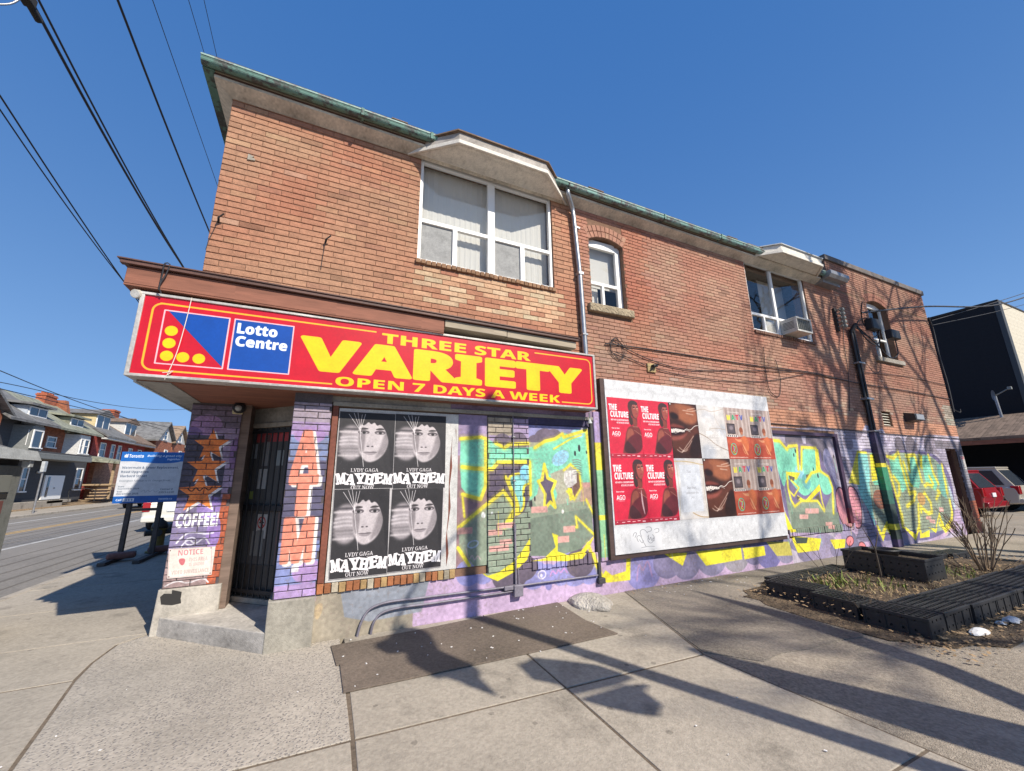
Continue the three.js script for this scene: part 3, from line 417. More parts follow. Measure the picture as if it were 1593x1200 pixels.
// ---------------------------------------------------------------- the corner store
const quadPts = (pts) => { const g = new THREE.BufferGeometry(), P = []; for (const i of [0, 1, 2, 0, 2, 3]) P.push(...pts[i]); g.setAttribute('position', new THREE.Float32BufferAttribute(P, 3)); g.computeVertexNormals(); return g; };
function hexa(b, t) {                // solid between two four-cornered outlines
  const fs = [[b[3], b[2], b[1], b[0]], t, [b[0], b[1], t[1], t[0]], [b[1], b[2], t[2], t[1]], [b[2], b[3], t[3], t[2]], [b[3], b[0], t[0], t[3]]];
  return mergeGeometries(fs.map(quadPts));
}
const store = thing('corner_store', 'two-storey red brick corner shop with painted mural walls and two white window canopies', 'shop building');
{
  const win1 = [0.97, 3.22, 4.67, 6.5], nwin = [3.97, 4.74, 4.53, 5.9], win2 = [8.24, 10.46, 4.72, 6.5], fwin = [13.37, 14.47, 4.7, 6.42], fdoor = [15.95, 16.64, 0, 2.31], vent = [12.87, 13.32, 2.83, 3.2];
  // bricks
  const m1 = (x, y) => (x > 8.25 && y < 2.97 ? 'muralB' : 'brick');
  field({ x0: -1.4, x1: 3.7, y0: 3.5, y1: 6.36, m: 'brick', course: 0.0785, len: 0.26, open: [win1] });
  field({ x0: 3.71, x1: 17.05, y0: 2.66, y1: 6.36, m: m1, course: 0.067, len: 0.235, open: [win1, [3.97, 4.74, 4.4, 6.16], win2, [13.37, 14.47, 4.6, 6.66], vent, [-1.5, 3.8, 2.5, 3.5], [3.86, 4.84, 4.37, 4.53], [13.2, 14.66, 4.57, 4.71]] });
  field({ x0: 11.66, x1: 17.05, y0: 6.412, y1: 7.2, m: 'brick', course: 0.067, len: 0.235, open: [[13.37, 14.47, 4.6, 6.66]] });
  field({ x0: 4.0, x1: 17.05, y0: 0.284, y1: 2.65, m: lower, open: [[3.9, 10.56, 0, 2.53], fdoor] });
  field({ x0: 2.035, x1: 2.665, y0: 0.47, y1: 2.5, z: 0.032, m: 'muralA', len: 0.24 });
  field({ x0: -0.34, x1: 0.05, y0: 0.475, y1: 2.52, z: 0.1, m: 'muralA', len: 0.26 });
  field({ x0: -1.53, x1: -1.0, y0: 0.475, y1: 2.6, z: -1.0, m: 'pillar', len: 0.25, course: 0.074 });
  const rowlock = (x0, x1, y0, y1, z, m, tone, w = 0.073) => { const n = Math.round((x1 - x0) / w); for (let k = 0; k < n; k++) { const a = x0 + ((x1 - x0) * k) / n; BK.push({ q: quad(a, a + (x1 - x0) / n - 0.009, y0 + rr(0, 0.008), y1), z: z + rr(-0.006, 0.008), m, p: 0.004, c: m === 'brick' ? tone() : toneFlat() }); } };
  const orange = () => { const k = 0.7 + 0.4 * rnd(), y = rnd(); return y > 0.6 ? [0.58 * k, 0.38 * k, 0.17 * k] : y > 0.5 ? [0.55 * k, 0.48 * k, 0.36 * k] : [0.5 * k, 0.19 * k, 0.08 * k]; };
  rowlock(0.06, 1.6, 0.46, 0.56, 0.05, 'brick', orange); rowlock(0.95, 3.24, 4.6, 4.67, 0.035, 'brick', () => { const k = 0.7 + 0.3 * rnd(); return [0.44 * k, 0.25 * k, 0.14 * k]; });
  rowlock(2.67, 3.79, 0.44, 0.58, 0.05, 'muralA'); rowlock(4.1, 8.28, 0.44, 0.52, 0.025, 'muralA'); rowlock(8.3, 10.6, 0.47, 0.6, 0.035, 'muralB');
  rowlock(8.24, 10.46, 4.64, 4.71, 0.03, 'brick', () => { const k = 0.5 + 0.2 * rnd(); return [0.42 * k, 0.22 * k, 0.15 * k]; });
  const arch = (x0, x1, ys, rise, rows) => {          // segmental arch of bricks on end
    const c = (x0 + x1) / 2, h = (x1 - x0) / 2, R = (h * h + rise * rise) / (2 * rise), cy = ys + rise - R, a0 = Math.asin(h / R);
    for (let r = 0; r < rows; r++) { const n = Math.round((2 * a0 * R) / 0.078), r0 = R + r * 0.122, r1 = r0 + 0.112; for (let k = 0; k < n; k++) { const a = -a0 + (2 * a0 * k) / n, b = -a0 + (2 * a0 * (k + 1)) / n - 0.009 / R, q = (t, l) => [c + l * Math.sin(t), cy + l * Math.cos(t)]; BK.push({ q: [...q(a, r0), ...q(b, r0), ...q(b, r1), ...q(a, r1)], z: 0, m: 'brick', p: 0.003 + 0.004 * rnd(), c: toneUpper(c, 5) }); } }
  };
  arch(3.97, 4.74, 5.8, 0.1, 2); arch(13.37, 14.47, 6.28, 0.14, 2);
  const fw = new THREE.Vector3(0.41489, 0.2256, -0.88147), area = (b) => { const q = b.q, d = ((q[0] + q[4]) / 2) * fw.x + ((q[1] + q[5]) / 2 - 1.65) * fw.y + (b.z - 5.15) * fw.z; return (Math.abs((q[4] - q[0]) * (q[5] - q[1])) * (5.15 - b.z)) / d ** 3; };
  BK.sort((a, b) => area(b) - area(a));
  // the wall behind the bricks: a front shell with the window holes, then the other walls, floors and roof
  const s = shape([-1.4, 2.66, 0.05, 2.66, 0.05, 0, 15.95, 0, 15.95, 2.31, 16.64, 2.31, 16.64, 0, 17.05, 0, 17.05, 7.2, 11.66, 7.2, 11.66, 6.42, -1.4, 6.42]);
  const hole = (p) => { const h = new THREE.Path(); for (let i = 0; i < p.length; i += 2) i ? h.lineTo(p[i], p[i + 1]) : h.moveTo(p[0], p[1]); s.holes.push(h); };
  const arcHole = (o, ys, rise) => { const c = (o[0] + o[1]) / 2, h = (o[1] - o[0]) / 2, R = (h * h + rise * rise) / (2 * rise), p = [o[0], o[2], o[1], o[2]]; for (let k = 0; k <= 8; k++) { const x = h * (1 - k / 4); p.push(c + x, ys + rise - R + Math.sqrt(R * R - x * x)); } hole(p); };
  for (const o of [win1, win2]) hole([o[0], o[2], o[1], o[2], o[1], 6.39, o[0], 6.39]);
  hole([vent[0], vent[2], vent[1], vent[2], vent[1], vent[3], vent[0], vent[3]]); arcHole(nwin, 5.8, 0.1); arcHole(fwin, 6.28, 0.14);
  const shell = new THREE.ExtrudeGeometry(s, { depth: 0.284, bevelEnabled: false }).translate(0, 0, -0.29);
  const wall = mesh(store, 'brick_wall', [shell, box(-1.4, -1.1, 2.7, 6.42, -12, -0.3), box(16.75, 17.05, 0, 7.2, -12, -0.3), box(-1.4, 17.05, 0, 6.42, -12.3, -12), box(-1.53, -1.23, 0, 2.66, -12, -1.26),
    box(11.66, 11.96, 6.42, 7.2, -12, -0.3)], MT.mortar);
  for (const a of [[-1.53, -1.0, 0, 2.66, -1.26, -1.008], [-0.34, 0.05, 0, 2.66, -0.3, 0.092], [2.035, 2.665, 0, 2.62, -0.01, 0.024], [10.56, 15.95, 0.27, 2.62, -0.02, -0.0045], [16.64, 17.05, 0.27, 2.62, -0.02, -0.0045]]) mesh(wall, 'painted_mortar', box(...a), MT.mortarDark);
  mesh(store, 'interior_wall', [box(-1.1, 16.75, 2.66, 2.9, -12, -0.3), box(-0.22, -0.1, 0, 2.66, -0.95, -0.3), box(-0.1, 0.05, 0, 2.66, -12, -0.5), box(-1.22, 16.7, 0.01, 0.1, -12, -1.6), box(3.4, 3.5, 2.9, 6.4, -12, -0.3), box(7.8, 7.9, 2.9, 6.4, -12, -0.3), box(12.3, 12.4, 2.9, 6.4, -12, -0.3), box(-1.1, 16.7, 2.9, 6.4, -5.2, -5)], MT.room);
  const one = (b) => { const m = mesh(wall, 'brick', brickGeo([b]), BMAT[b.m]); return m; };
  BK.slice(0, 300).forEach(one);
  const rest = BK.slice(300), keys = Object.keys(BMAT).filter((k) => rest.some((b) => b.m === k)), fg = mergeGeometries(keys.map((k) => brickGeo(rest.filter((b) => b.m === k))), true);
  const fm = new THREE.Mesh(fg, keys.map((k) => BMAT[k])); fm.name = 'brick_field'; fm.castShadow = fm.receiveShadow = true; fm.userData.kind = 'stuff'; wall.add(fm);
  console.log('bricks', BK.length);

  // plinths, step
  const mu = (k, ...g) => g.map((q) => muralUV(q, k));
  mesh(store, 'plinth', mu(0, box(0.05, 4.6, -0.1, 0.462, -0.02, 0.03), box(4.6, 8.4, -0.1, 0.44, -0.02, 0.022)), MURAL[0]); mesh(store, 'plinth', mu(1, box(8.4, 10.56, -0.1, 0.46, -0.02, 0.022), box(10.56, 15.95, -0.1, 0.272, -0.02, 0.014), box(16.64, 17.06, -0.1, 0.272, -0.02, 0.014)), MURAL[1]);
  mesh(store, 'plinth', [slab([-0.375, -0.06, 0.055, -0.06, 0.055, 0.462, -0.375, 0.468], -0.3, 0.135, 0.012)], MT.cement).userData.label = 'bare cement plinth of the pillar with the ATM lettering';
  const lp = mesh(store, 'plinth', [slab([-1.57, -0.06, -0.96, -0.06, -0.96, 0.47, -1.55, 0.468], -1.28, -0.965, 0.012)], MT.cementPale); lp.userData.label = 'bare cement plinth of the star pillar with a black stain';
  mesh(lp, 'stain', slab([-1.52,0.4,-1.49,0.43,-1.42,0.42,-1.42,0.46,-1.33,0.43,-1.33,0.36,-1.32,0.31,-1.4,0.3,-1.5,0.32], -0.9655, -0.9625), MT.dark);
  mesh(store, 'step', [flat([-1.555, -1.02, -0.372, 0.125, -0.36, -0.5, -0.25, -0.8, -0.97, -1.5, -1.0, -1.1], -0.06, 0.185, 0.01)], mk({ map: N.grime, color: lin(0.8, 0.74, 0.66), bumpMap: N.fine, bumpScale: 0.003, roughness: 0.92 }));
  mesh(store, 'door_jamb', [box(-1.0, -0.9, 0.19, 2.64, -1.5, -1.02)], mk({ map: N.wood, color: lin(0.27, 0.19, 0.15), roughness: 0.8 }));

  // storefront boards under the sign
  const board = mesh(store, 'poster_panel', rbox(0.135, 1.615, 0.562, 2.492, -0.012, 0.017, 0.004), MT.white);
  mesh(board, 'flaked_paint', [slab([1.49, 0.6, 1.515, 0.75, 1.49, 1.0, 1.53, 1.3, 1.51, 1.55, 1.54, 1.8, 1.52, 2.05, 1.535, 2.2, 1.512, 1.9, 1.5, 1.6, 1.5, 1.2, 1.475, 0.9], 0.017, 0.0185), slab([1.575, 2.3, 1.59, 2.1, 1.585, 2.28], 0.017, 0.0185)], MT.rust);
  mesh(store, 'panel_post', [rbox(0.06, 0.125, 0.565, 2.55, -0.01, 0.04, 0.006)], MT.rust);
  mesh(store, 'mural_panel', mu(0, box(1.618, 2.033, 0.565, 2.5, -0.012, 0.008)), MURAL[0]);
  mesh(store, 'mural_panel', mu(0, box(2.668, 3.73, 0.582, 2.41, -0.012, 0.01), box(2.668, 3.76, 2.412, 2.51, -0.012, 0.03)), MURAL[0]);
  mesh(store, 'mural_post', mu(0, rbox(3.805, 3.99, 0.44, 2.66, -0.012, 0.055, 0.02)), MURAL[0]);
  mesh(store, 'drainpipe', [rbox(3.735, 3.788, 0.2, 2.52, 0.0, 0.06, 0.012), rbox(3.71, 3.83, 0.16, 0.235, 0.0, 0.09, 0.01)], mk({ map: N.grime, color: lin(0.085, 0.08, 0.082), roughness: 0.6 }));
  mesh(store, 'storefront_beam', [rbox(0.06, 3.8, 2.512, 2.56, -0.01, 0.055, 0.004), box(0.05, 1.5, 2.56, 2.84, -0.01, 0.03)], mk({ map: N.grime, color: lin(0.5, 0.47, 0.4), roughness: 0.85 }));
  mesh(store, 'storefront_beam', [box(1.502, 3.8, 2.56, 2.84, -0.01, 0.03)], mk({ map: N.grime, color: lin(0.42, 0.3, 0.44), roughness: 0.85 }));
  {
    const [cv, c] = canvas(512, 96); c.fillStyle = '#9a9486'; c.fillRect(0, 0, 512, 96); fit(c, 'GROCERIES', 30, 14, 482, 82, 'bold #px sans-serif', '#3c3a38'); grain(cv, c, 0.16, 0.72);
    const g = new THREE.PlaneGeometry(1.06, 0.19).translate(0.83, 2.71, 0.0325); g.userData.uvDone = true;
    const bd = mesh(store, 'old_lettering', g, mk({ map: canTex(cv), roughness: 0.85 }));
  }
  const bp = mesh(store, 'boarded_opening', mu(1, box(8.2, 10.44, 0.6, 2.46, -0.03, -0.004)), MURAL[1]);
  const fr = mk({ map: N.grime, color: lin(0.085, 0.045, 0.1), roughness: 0.6 });
  mesh(bp, 'frame', [rbox(8.2, 10.56, 2.455, 2.53, -0.03, 0.05, 0.008), rbox(10.44, 10.555, 0.92, 2.455, -0.03, 0.05, 0.008)], fr);
  mesh(bp, 'frame', [rbox(10.44, 10.555, 0.6, 0.92, -0.03, 0.05, 0.008)], mk({ map: N.grime, color: lin(0.22, 0.04, 0.07), roughness: 0.6 })).userData.label = 'dark red lower end of the frame';
  mesh(store, 'boarded_opening', box(4.0, 8.2, 0.52, 2.53, -0.03, -0.006), MT.dark);
  const fd = mesh(store, 'door', [box(15.97, 16.62, 0.05, 2.29, -0.24, -0.2)], mk({ map: N.grime, color: lin(0.06, 0.025, 0.035), roughness: 0.6 }));
  mesh(fd, 'frame', [box(15.95, 16.0, 0.05, 2.31, -0.2, -0.1), box(16.59, 16.64, 0.05, 2.31, -0.2, -0.1), box(16.0, 16.59, 2.25, 2.31, -0.2, -0.1)], MT.flashing); mesh(fd, 'handle', [rod([16.07, 1.05, -0.2], [16.07, 1.05, -0.14], 0.015), new THREE.SphereGeometry(0.03, 10, 8).translate(16.07, 1.05, -0.13)], MT.steel);
  fd.userData.label = 'dark maroon side door at the end of the mural wall';

  // cornice over the sign
  const tilt = (g) => g.translate(-0.7, -3.7, 0).rotateZ(-0.0155).translate(0.7, 3.7, 0);
  const cor = mesh(store, 'cornice', [tilt(rbox(-1.9, 1.3, 3.515, 3.70, 0.29, 0.335, 0.008)), tilt(box(-1.9, -1.86, 3.515, 3.7, -2, 0.29))], MT.brown);
  mesh(cor, 'flashing', [tilt(hexa([[-1.97, 3.745, 0.385], [3.4, 3.745, 0.385], [3.4, 3.805, 0.0], [-1.97, 3.805, -2]].map((p) => p), [[-1.97, 3.757, 0.385], [3.4, 3.757, 0.385], [3.4, 3.817, 0.0], [-1.97, 3.817, -2]])), tilt(rbox(-1.95, 3.38, 3.705, 3.748, 0.31, 0.372, 0.006))], MT.flashing);
  mesh(cor, 'soffit', [tilt(box(-1.9, 1.3, 3.5, 3.515, 0.0, 0.33)), tilt(box(-1.9, -1.4, 3.5, 3.514, -2, 0.0))], MT.brown);
  mesh(cor, 'weathered_board', [tilt(rbox(1.31, 2.2, 3.60, 3.70, 0.25, 0.335, 0.008)), tilt(rbox(2.207, 3.36, 3.595, 3.70, 0.25, 0.332, 0.008)), tilt(box(1.31, 3.36, 3.60, 3.615, 0.0, 0.25))], MT.weathered);
  mesh(store, 'backing_board', [box(-1.4, 3.62, 3.3, 3.62, -0.01, 0.012)], MT.brown);
  // overhang above the entrance
  const sof = mesh(store, 'overhang_soffit', [box(-1.72, 3.68, 2.63, 2.645, 0.0, 0.14), box(-1.45, 0.05, 2.63, 2.645, -1.9, 0.0)], MT.brown);
  mesh(sof, 'soffit_board', [box(-1.72, -1.452, 2.622, 2.645, -1.9, 0.14)], mk({ map: N.grime, color: lin(0.5, 0.49, 0.46), roughness: 0.8 })); mesh(sof, 'fascia', [box(-1.745, -1.722, 2.615, 3.5, -1.95, 0.14)], MT.greyLight);

  // eaves: cove, dark crown strip, green gutter, roof
  const cove = (x0, x1) => hexa([[x0, 6.33, 0.008], [x1, 6.33, 0.008], [x1, 6.415, 0.17], [x0, 6.415, 0.17]], [[x0, 6.45, 0.008], [x1, 6.45, 0.008], [x1, 6.45, 0.17], [x0, 6.45, 0.17]]);
  const ev = mesh(store, 'eave', [hexa([[-1.408, 6.33, 0.008], [11.64, 6.33, 0.008], [11.64, 6.415, 0.17], [-1.575, 6.415, 0.17]], [[-1.408, 6.45, 0.008], [11.64, 6.45, 0.008], [11.64, 6.45, 0.17], [-1.575, 6.45, 0.17]]),
    hexa([[-1.408, 6.33, -12], [-1.408, 6.33, 0.008], [-1.575, 6.415, 0.17], [-1.575, 6.415, -12]], [[-1.408, 6.45, -12], [-1.408, 6.45, 0.008], [-1.575, 6.45, 0.17], [-1.575, 6.45, -12]])], MT.cream);
  mesh(ev, 'crown_strip', [box(-1.58, 11.64, 6.45, 6.475, -0.3, 0.175), box(-1.581, -1.3, 6.451, 6.475, -12, 0.0)], MT.flashing);
  const gp = []; for (let k = 0; k <= 10; k++) { const a = Math.PI + k / 10 * Math.PI; gp.push(0.245 + 0.052 * Math.cos(a), 6.515 + 0.05 * Math.sin(a)); } gp.push(0.303, 6.53, 0.187, 6.53);
  const gut = mesh(store, 'gutter', [gx(-1.69, 3.4, gp)], MT.copper);
  function gx(x0, x1, p) { const g = slab(p, 0, x1 - x0); g.applyMatrix4(new THREE.Matrix4().set(0, 0, 1, x0, 0, 1, 0, 0, 1, 0, 0, 0, 0, 0, 0, 1)); const n = g.toNonIndexed ? (g.index ? g.toNonIndexed() : g) : g; const P = n.attributes.position.array; for (let i = 0; i < P.length; i += 9) for (let k = 0; k < 3; k++) { const t = P[i + 3 + k]; P[i + 3 + k] = P[i + 6 + k]; P[i + 6 + k] = t; } n.computeVertexNormals(); return n; }
  mesh(gut, 'gutter_return', [box(-1.69, -1.57, 6.468, 6.552, -12, 0.2)], MT.copper);
  mesh(ev, 'drip_edge', [rbox(-1.7, 11.64, 6.552, 6.578, 0.15, 0.292, 0.004)], mk({ map: patina, color: lin(2.1, 1.6, 1.7), roughness: 0.6 })); mesh(ev, 'gutter_board', [box(-1.58, 11.64, 6.475, 6.552, -0.3, 0.183)], MT.weathered);
  mesh(store, 'gutter', [gx(3.42, 11.64, gp)], mk({ map: patina, color: lin(1.6, 1.45, 1.55), roughness: 0.6, metalness: 0.3 }));
  mesh(gut, 'joint', [0.1, 1.05, 5.6, 7.2, 9].map((x) => rbox(x - 0.02, x + 0.02, 6.462, 6.578, 0.155, 0.31, 0.006)), MT.copper);
  mesh(store, 'roof', [box(-1.64, 11.66, 6.58, 6.605, -12.2, 0.27), box(11.66, 17.05, 7.0, 7.15, -12, -0.3)], MT.roofTar);
  for (let k = 0; k < 34; k++) { const x = -1.5 + 13 * rnd(); if (k < 14) mesh(ev, 'shingle_edge', [box(x, x + rr(0.2, 0.6), 6.605, 6.62, -0.2, rr(0.255, 0.285))], MT.shingleBrown); }
  mesh(store, 'parapet_cap', [rbox(11.62, 17.1, 7.2, 7.35, -0.32, 0.05, 0.012), rbox(11.62, 12.0, 7.2, 7.348, -12, -0.32, 0.012), rbox(16.72, 17.1, 7.2, 7.348, -12, -0.32, 0.012)], mk({ map: N.grime, color: lin(0.24, 0.2, 0.175), roughness: 0.7 }));
  mesh(store, 'gutter', [gx(10.95, 11.78, [0.2, 6.4, 0.34, 6.4, 0.4, 6.47, 0.4, 6.56, 0.2, 6.56]), box(10.95, 11.7, 6.32, 6.4, 0.0, 0.2)], MT.steel);

  // window canopies
  const canopy = (a, b, c, d, y, label, old) => {
    const u = mesh(store, 'window_canopy', [flat([a, 0.012, d, 0.012, c, 0.5, b, 0.5], y, y + 0.05)], MT.creamClean); u.userData.label = label;
    mesh(u, 'soffit', [flat([a + 0.05, 0.014, (a + d) / 2 - 0.22, 0.014, (a + d) / 2 - 0.22, 0.47, b + 0.02, 0.47], y - 0.006, y), flat([(a + d) / 2 - 0.214, 0.014, d - 0.05, 0.014, c - 0.02, 0.47, (a + d) / 2 - 0.214, 0.47], y - 0.006, y)], MT.creamClean);
    const edge = (o, y0, y1, m, n) => mesh(u, n, [rod3(a - o, 0.012, b - o * 0.6, 0.5 + o), rod3(b - o * 0.6, 0.5 + o, c + o * 0.6, 0.5 + o), rod3(c + o * 0.6, 0.5 + o, d + o, 0.012)].map(([x0, z0, x1, z1]) => { const l = Math.hypot(x1 - x0, z1 - z0); return rbox(0, l, y0, y1, -0.03, 0, 0.008).rotateY(-Math.atan2(z1 - z0, x1 - x0)).translate(x0, 0, z0); }), m);
    function rod3(...p) { return p; }
    edge(0.035, y - 0.03, y + 0.035, MT.creamClean, 'trim'); edge(0.012, y + 0.036, y + 0.17, old ? mk({ map: N.grime, color: lin(0.62, 0.56, 0.5), roughness: 0.8 }) : MT.creamClean, 'fascia');
    const r0 = [[a - 0.04, y + 0.17, 0.0], [b - 0.03, y + 0.17, 0.53], [c + 0.03, y + 0.17, 0.53], [d + 0.04, y + 0.17, 0.0]], r1 = [[a + 0.1, y + 0.3, -0.3], [b + 0.05, y + 0.27, 0.1], [c - 0.05, y + 0.27, 0.1], [d - 0.1, y + 0.3, -0.3]];
    mesh(u, 'roof', [hexa(r0, r1), flat([a - 0.05, 0.0, d + 0.05, 0.0, c + 0.04, 0.545, b - 0.04, 0.545], y + 0.172, y + 0.192)], old ? MT.shingleBrown : MT.greyLight);
  };
  canopy(0.79, 1.41, 2.83, 3.5, 6.36, 'grey-edged white canopy with a ragged shingle top over the large near window', true);
  canopy(8.28, 8.85, 10.36, 10.95, 6.46, 'clean white canopy over the window with the air conditioner', false);

  // windows: frame > panes, bars, blinds
  const bars = (list, z0 = -0.09, z1 = -0.03) => list.map(([x0, x1, y0, y1]) => rbox(x0, x1, y0, y1, z0, z1, 0.006));
  const pane = (p, x0, x1, y0, y1, z = -0.065, m = MT.glass, n = 'pane') => mesh(p, n, box(x0, x1, y0, y1, z - 0.003, z), m);
  const fold = (x0, x1, y0, y1, z) => { const g = new THREE.BoxGeometry(x1 - x0, y1 - y0, 0.006, 90, 1, 1).translate((x0 + x1) / 2, (y0 + y1) / 2, z), P = g.attributes.position; for (let i = 0; i < P.count; i++) { const x = P.getX(i); P.setZ(i, P.getZ(i) + 0.003 * Math.sin(x * 62 + 2 * Math.sin(x * 7)) + 0.002 * Math.sin(x * 141)); } g.computeVertexNormals(); return g; };
  const screen = mk({ map: N.speck, color: lin(0.42, 0.42, 0.41), roughness: 0.9 });
  const w1 = mesh(store, 'window', bars([[0.972, 1.02, 4.672, 6.37], [3.17, 3.218, 4.672, 6.37], [1.02, 3.17, 4.672, 4.715], [1.02, 3.17, 6.31, 6.37], [2.055, 2.175, 4.715, 6.31], [1.02, 2.055, 5.305, 5.365], [2.175, 3.17, 5.305, 5.365], [1.49, 1.56, 4.715, 5.305], [2.62, 2.695, 4.715, 5.305]]), MT.frame);
  w1.userData.label = 'large near window under the ragged canopy';
  pane(w1, 1.02, 2.055, 5.365, 6.31); pane(w1, 2.175, 3.17, 5.365, 6.31); pane(w1, 1.56, 2.055, 4.715, 5.305); pane(w1, 2.695, 3.17, 4.715, 5.305); pane(w1, 1.02, 1.49, 4.715, 5.305, -0.06, screen, 'insect_screen'); pane(w1, 2.175, 2.62, 4.715, 5.305, -0.06, screen, 'insect_screen');
  mesh(w1, 'blind', fold(0.99, 2.11, 4.69, 6.38, -0.2), MT.curtain); mesh(w1, 'blind', fold(2.13, 3.2, 4.69, 6.38, -0.195), MT.curtain);
  const w2 = mesh(store, 'window', bars([[3.972, 4.04, 4.535, 5.83], [4.63, 4.738, 4.535, 5.83], [4.04, 4.63, 4.535, 4.6], [4.04, 4.63, 5.72, 5.87], [4.04, 4.63, 4.98, 5.04], [4.28, 4.33, 4.6, 4.98]], -0.16, -0.1), MT.frame);
  w2.userData.label = 'narrow window with an arched brick head beside the downspout';
  pane(w2, 4.04, 4.63, 5.04, 5.72, -0.13); pane(w2, 4.04, 4.28, 4.6, 4.98, -0.13); pane(w2, 4.33, 4.63, 4.6, 4.98, -0.13);
  mesh(w2, 'blind', [box(3.99, 4.72, 5.0, 5.86, -0.262, -0.25), box(3.99, 4.3, 4.56, 5.0, -0.27, -0.262)], MT.curtain); 
  const sl = rbox(3.87, 4.83, 4.385, 4.53, -0.03, 0.075, 0.02, 4); { const P = sl.attributes.position; for (let i = 0; i < P.count; i++) P.setXYZ(i, P.getX(i), P.getY(i) + 0.012 * (vn(P.getX(i) * 9, P.getZ(i) * 9, 256, 4) - 0.5), P.getZ(i) + 0.02 * (vn(P.getX(i) * 8, P.getY(i) * 20, 256, 5) - 0.5)); sl.computeVertexNormals(); }
  mesh(w2, 'sill', sl, MT.stone);
  const w3 = mesh(store, 'window', bars([[8.242, 8.3, 4.722, 6.42], [10.4, 10.458, 4.722, 6.42], [8.3, 10.4, 4.722, 4.77], [8.3, 10.4, 6.36, 6.42], [9.17, 9.25, 4.77, 6.36], [8.3, 9.17, 5.1, 5.16], [9.25, 10.4, 5.1, 5.16], [8.7, 8.75, 4.77, 5.1], [9.85, 9.9, 4.77, 5.1]]), MT.frame);
  w3.userData.label = 'wide window holding the air conditioner under the clean canopy';
  for (const [x0, x1, y0, y1] of [[8.3, 9.17, 5.16, 6.36], [9.25, 10.4, 5.16, 6.36], [8.3, 8.7, 4.77, 5.1], [8.75, 9.17, 4.77, 5.1], [9.9, 10.4, 4.77, 5.1]]) pane(w3, x0, x1, y0, y1);
  mesh(w3, 'blind', [box(9.6, 10.6, 4.7, 6.45, -0.6, -0.59)], MT.curtain);
  const w4 = mesh(store, 'window', bars([[13.372, 13.44, 4.702, 6.32], [14.4, 14.468, 4.702, 6.32], [13.44, 14.4, 4.702, 4.76], [13.44, 14.4, 6.26, 6.4], [13.44, 14.4, 5.3, 5.35], [13.9, 13.95, 4.76, 5.3]], -0.2, -0.14), MT.frame);
  w4.userData.label = 'arched window near the far end of the brick wall';
  pane(w4, 13.44, 14.4, 5.35, 6.26, -0.17); pane(w4, 13.44, 13.9, 4.76, 5.3, -0.17); pane(w4, 13.95, 14.4, 4.76, 5.3, -0.17);
  mesh(w4, 'sill', rbox(13.2, 14.65, 4.575, 4.7, -0.14, 0.07, 0.015), MT.stoneGrey);
  const vt = mesh(store, 'vent', [box(12.87, 13.32, 2.83, 3.2, -0.2, -0.18), ...[0, 1, 2, 3, 4].map((k) => hexa([[12.88, 2.85 + k * 0.07, -0.04], [13.31, 2.85 + k * 0.07, -0.04], [13.31, 2.89 + k * 0.07, -0.12], [12.88, 2.89 + k * 0.07, -0.12]], [[12.88, 2.86 + k * 0.07, -0.04], [13.31, 2.86 + k * 0.07, -0.04], [13.31, 2.9 + k * 0.07, -0.12], [12.88, 2.9 + k * 0.07, -0.12]]))], mk({ color: lin(0.6, 0.57, 0.48), roughness: 0.8 }));

  // shop door on the cut corner
  const dr = mesh(store, 'door', [rbox(0, 0.06, 0.19, 2.42, -0.06, 0.05, 0.006), rbox(0.94, 1.0, 0.19, 2.42, -0.06, 0.05, 0.006), rbox(0.06, 0.94, 2.36, 2.42, -0.06, 0.05, 0.006), rbox(0.06, 0.94, 0.19, 0.25, -0.06, 0.05, 0.006)], mk({ map: N.grime, color: lin(0.6, 0.53, 0.43), roughness: 0.7 }));
  dr.position.set(-0.97, 0, -1.45); dr.rotation.y = -0.7683; dr.userData.label = 'glass shop door behind black security bars';
  mesh(dr, 'pane', box(0.06, 0.94, 0.25, 2.36, -0.035, -0.03), new THREE.MeshPhysicalMaterial({ color: lin(0.13, 0.128, 0.125), roughness: 0.08, ior: 1.5 }));
  mesh(dr, 'rail', [rbox(0.06, 0.94, 1.27, 1.35, -0.025, 0.03, 0.01), rbox(0.06, 0.94, 0.3, 0.345, 0.02, 0.045, 0.005), rbox(0.06, 0.94, 2.28, 2.32, 0.02, 0.045, 0.005)], MT.black);
  for (let k = 0; k < 9; k++) mesh(dr, 'security_bar', rod([0.1 + k * 0.1, 0.26, 0.034], [0.1 + k * 0.1, 2.35, 0.034], 0.011, 0.011, 6), MT.black);
  mesh(dr, 'kick_plate', rbox(0.08, 0.92, 0.255, 0.62, -0.03, -0.02, 0.004), mk({ color: lin(0.1, 0.095, 0.09), roughness: 0.5, metalness: 0.4 }));
  const paper = (x, y, w, h, col, n = 'notice') => mesh(dr, n, box(x, x + w, y, y + h, -0.03, -0.026), mk({ color: col, roughness: 0.8 }));
  paper(0.26, 1.55, 0.17, 0.26, lin(0.5, 0.5, 0.49)); paper(0.1, 1.95, 0.08, 0.2, lin(0.35, 0.38, 0.42)); paper(0.55, 1.85, 0.12, 0.2, lin(0.3, 0.33, 0.33)); paper(0.15, 2.17, 0.6, 0.14, lin(0.5, 0.08, 0.09), 'red_banner'); paper(0.28, 0.72, 0.2, 0.3, lin(0.22, 0.22, 0.21)); paper(0.12, 1.42, 0.09, 0.1, lin(0.3, 0.36, 0.1)); paper(0.3, 1.85, 0.1, 0.42, lin(0.3, 0.3, 0.3));
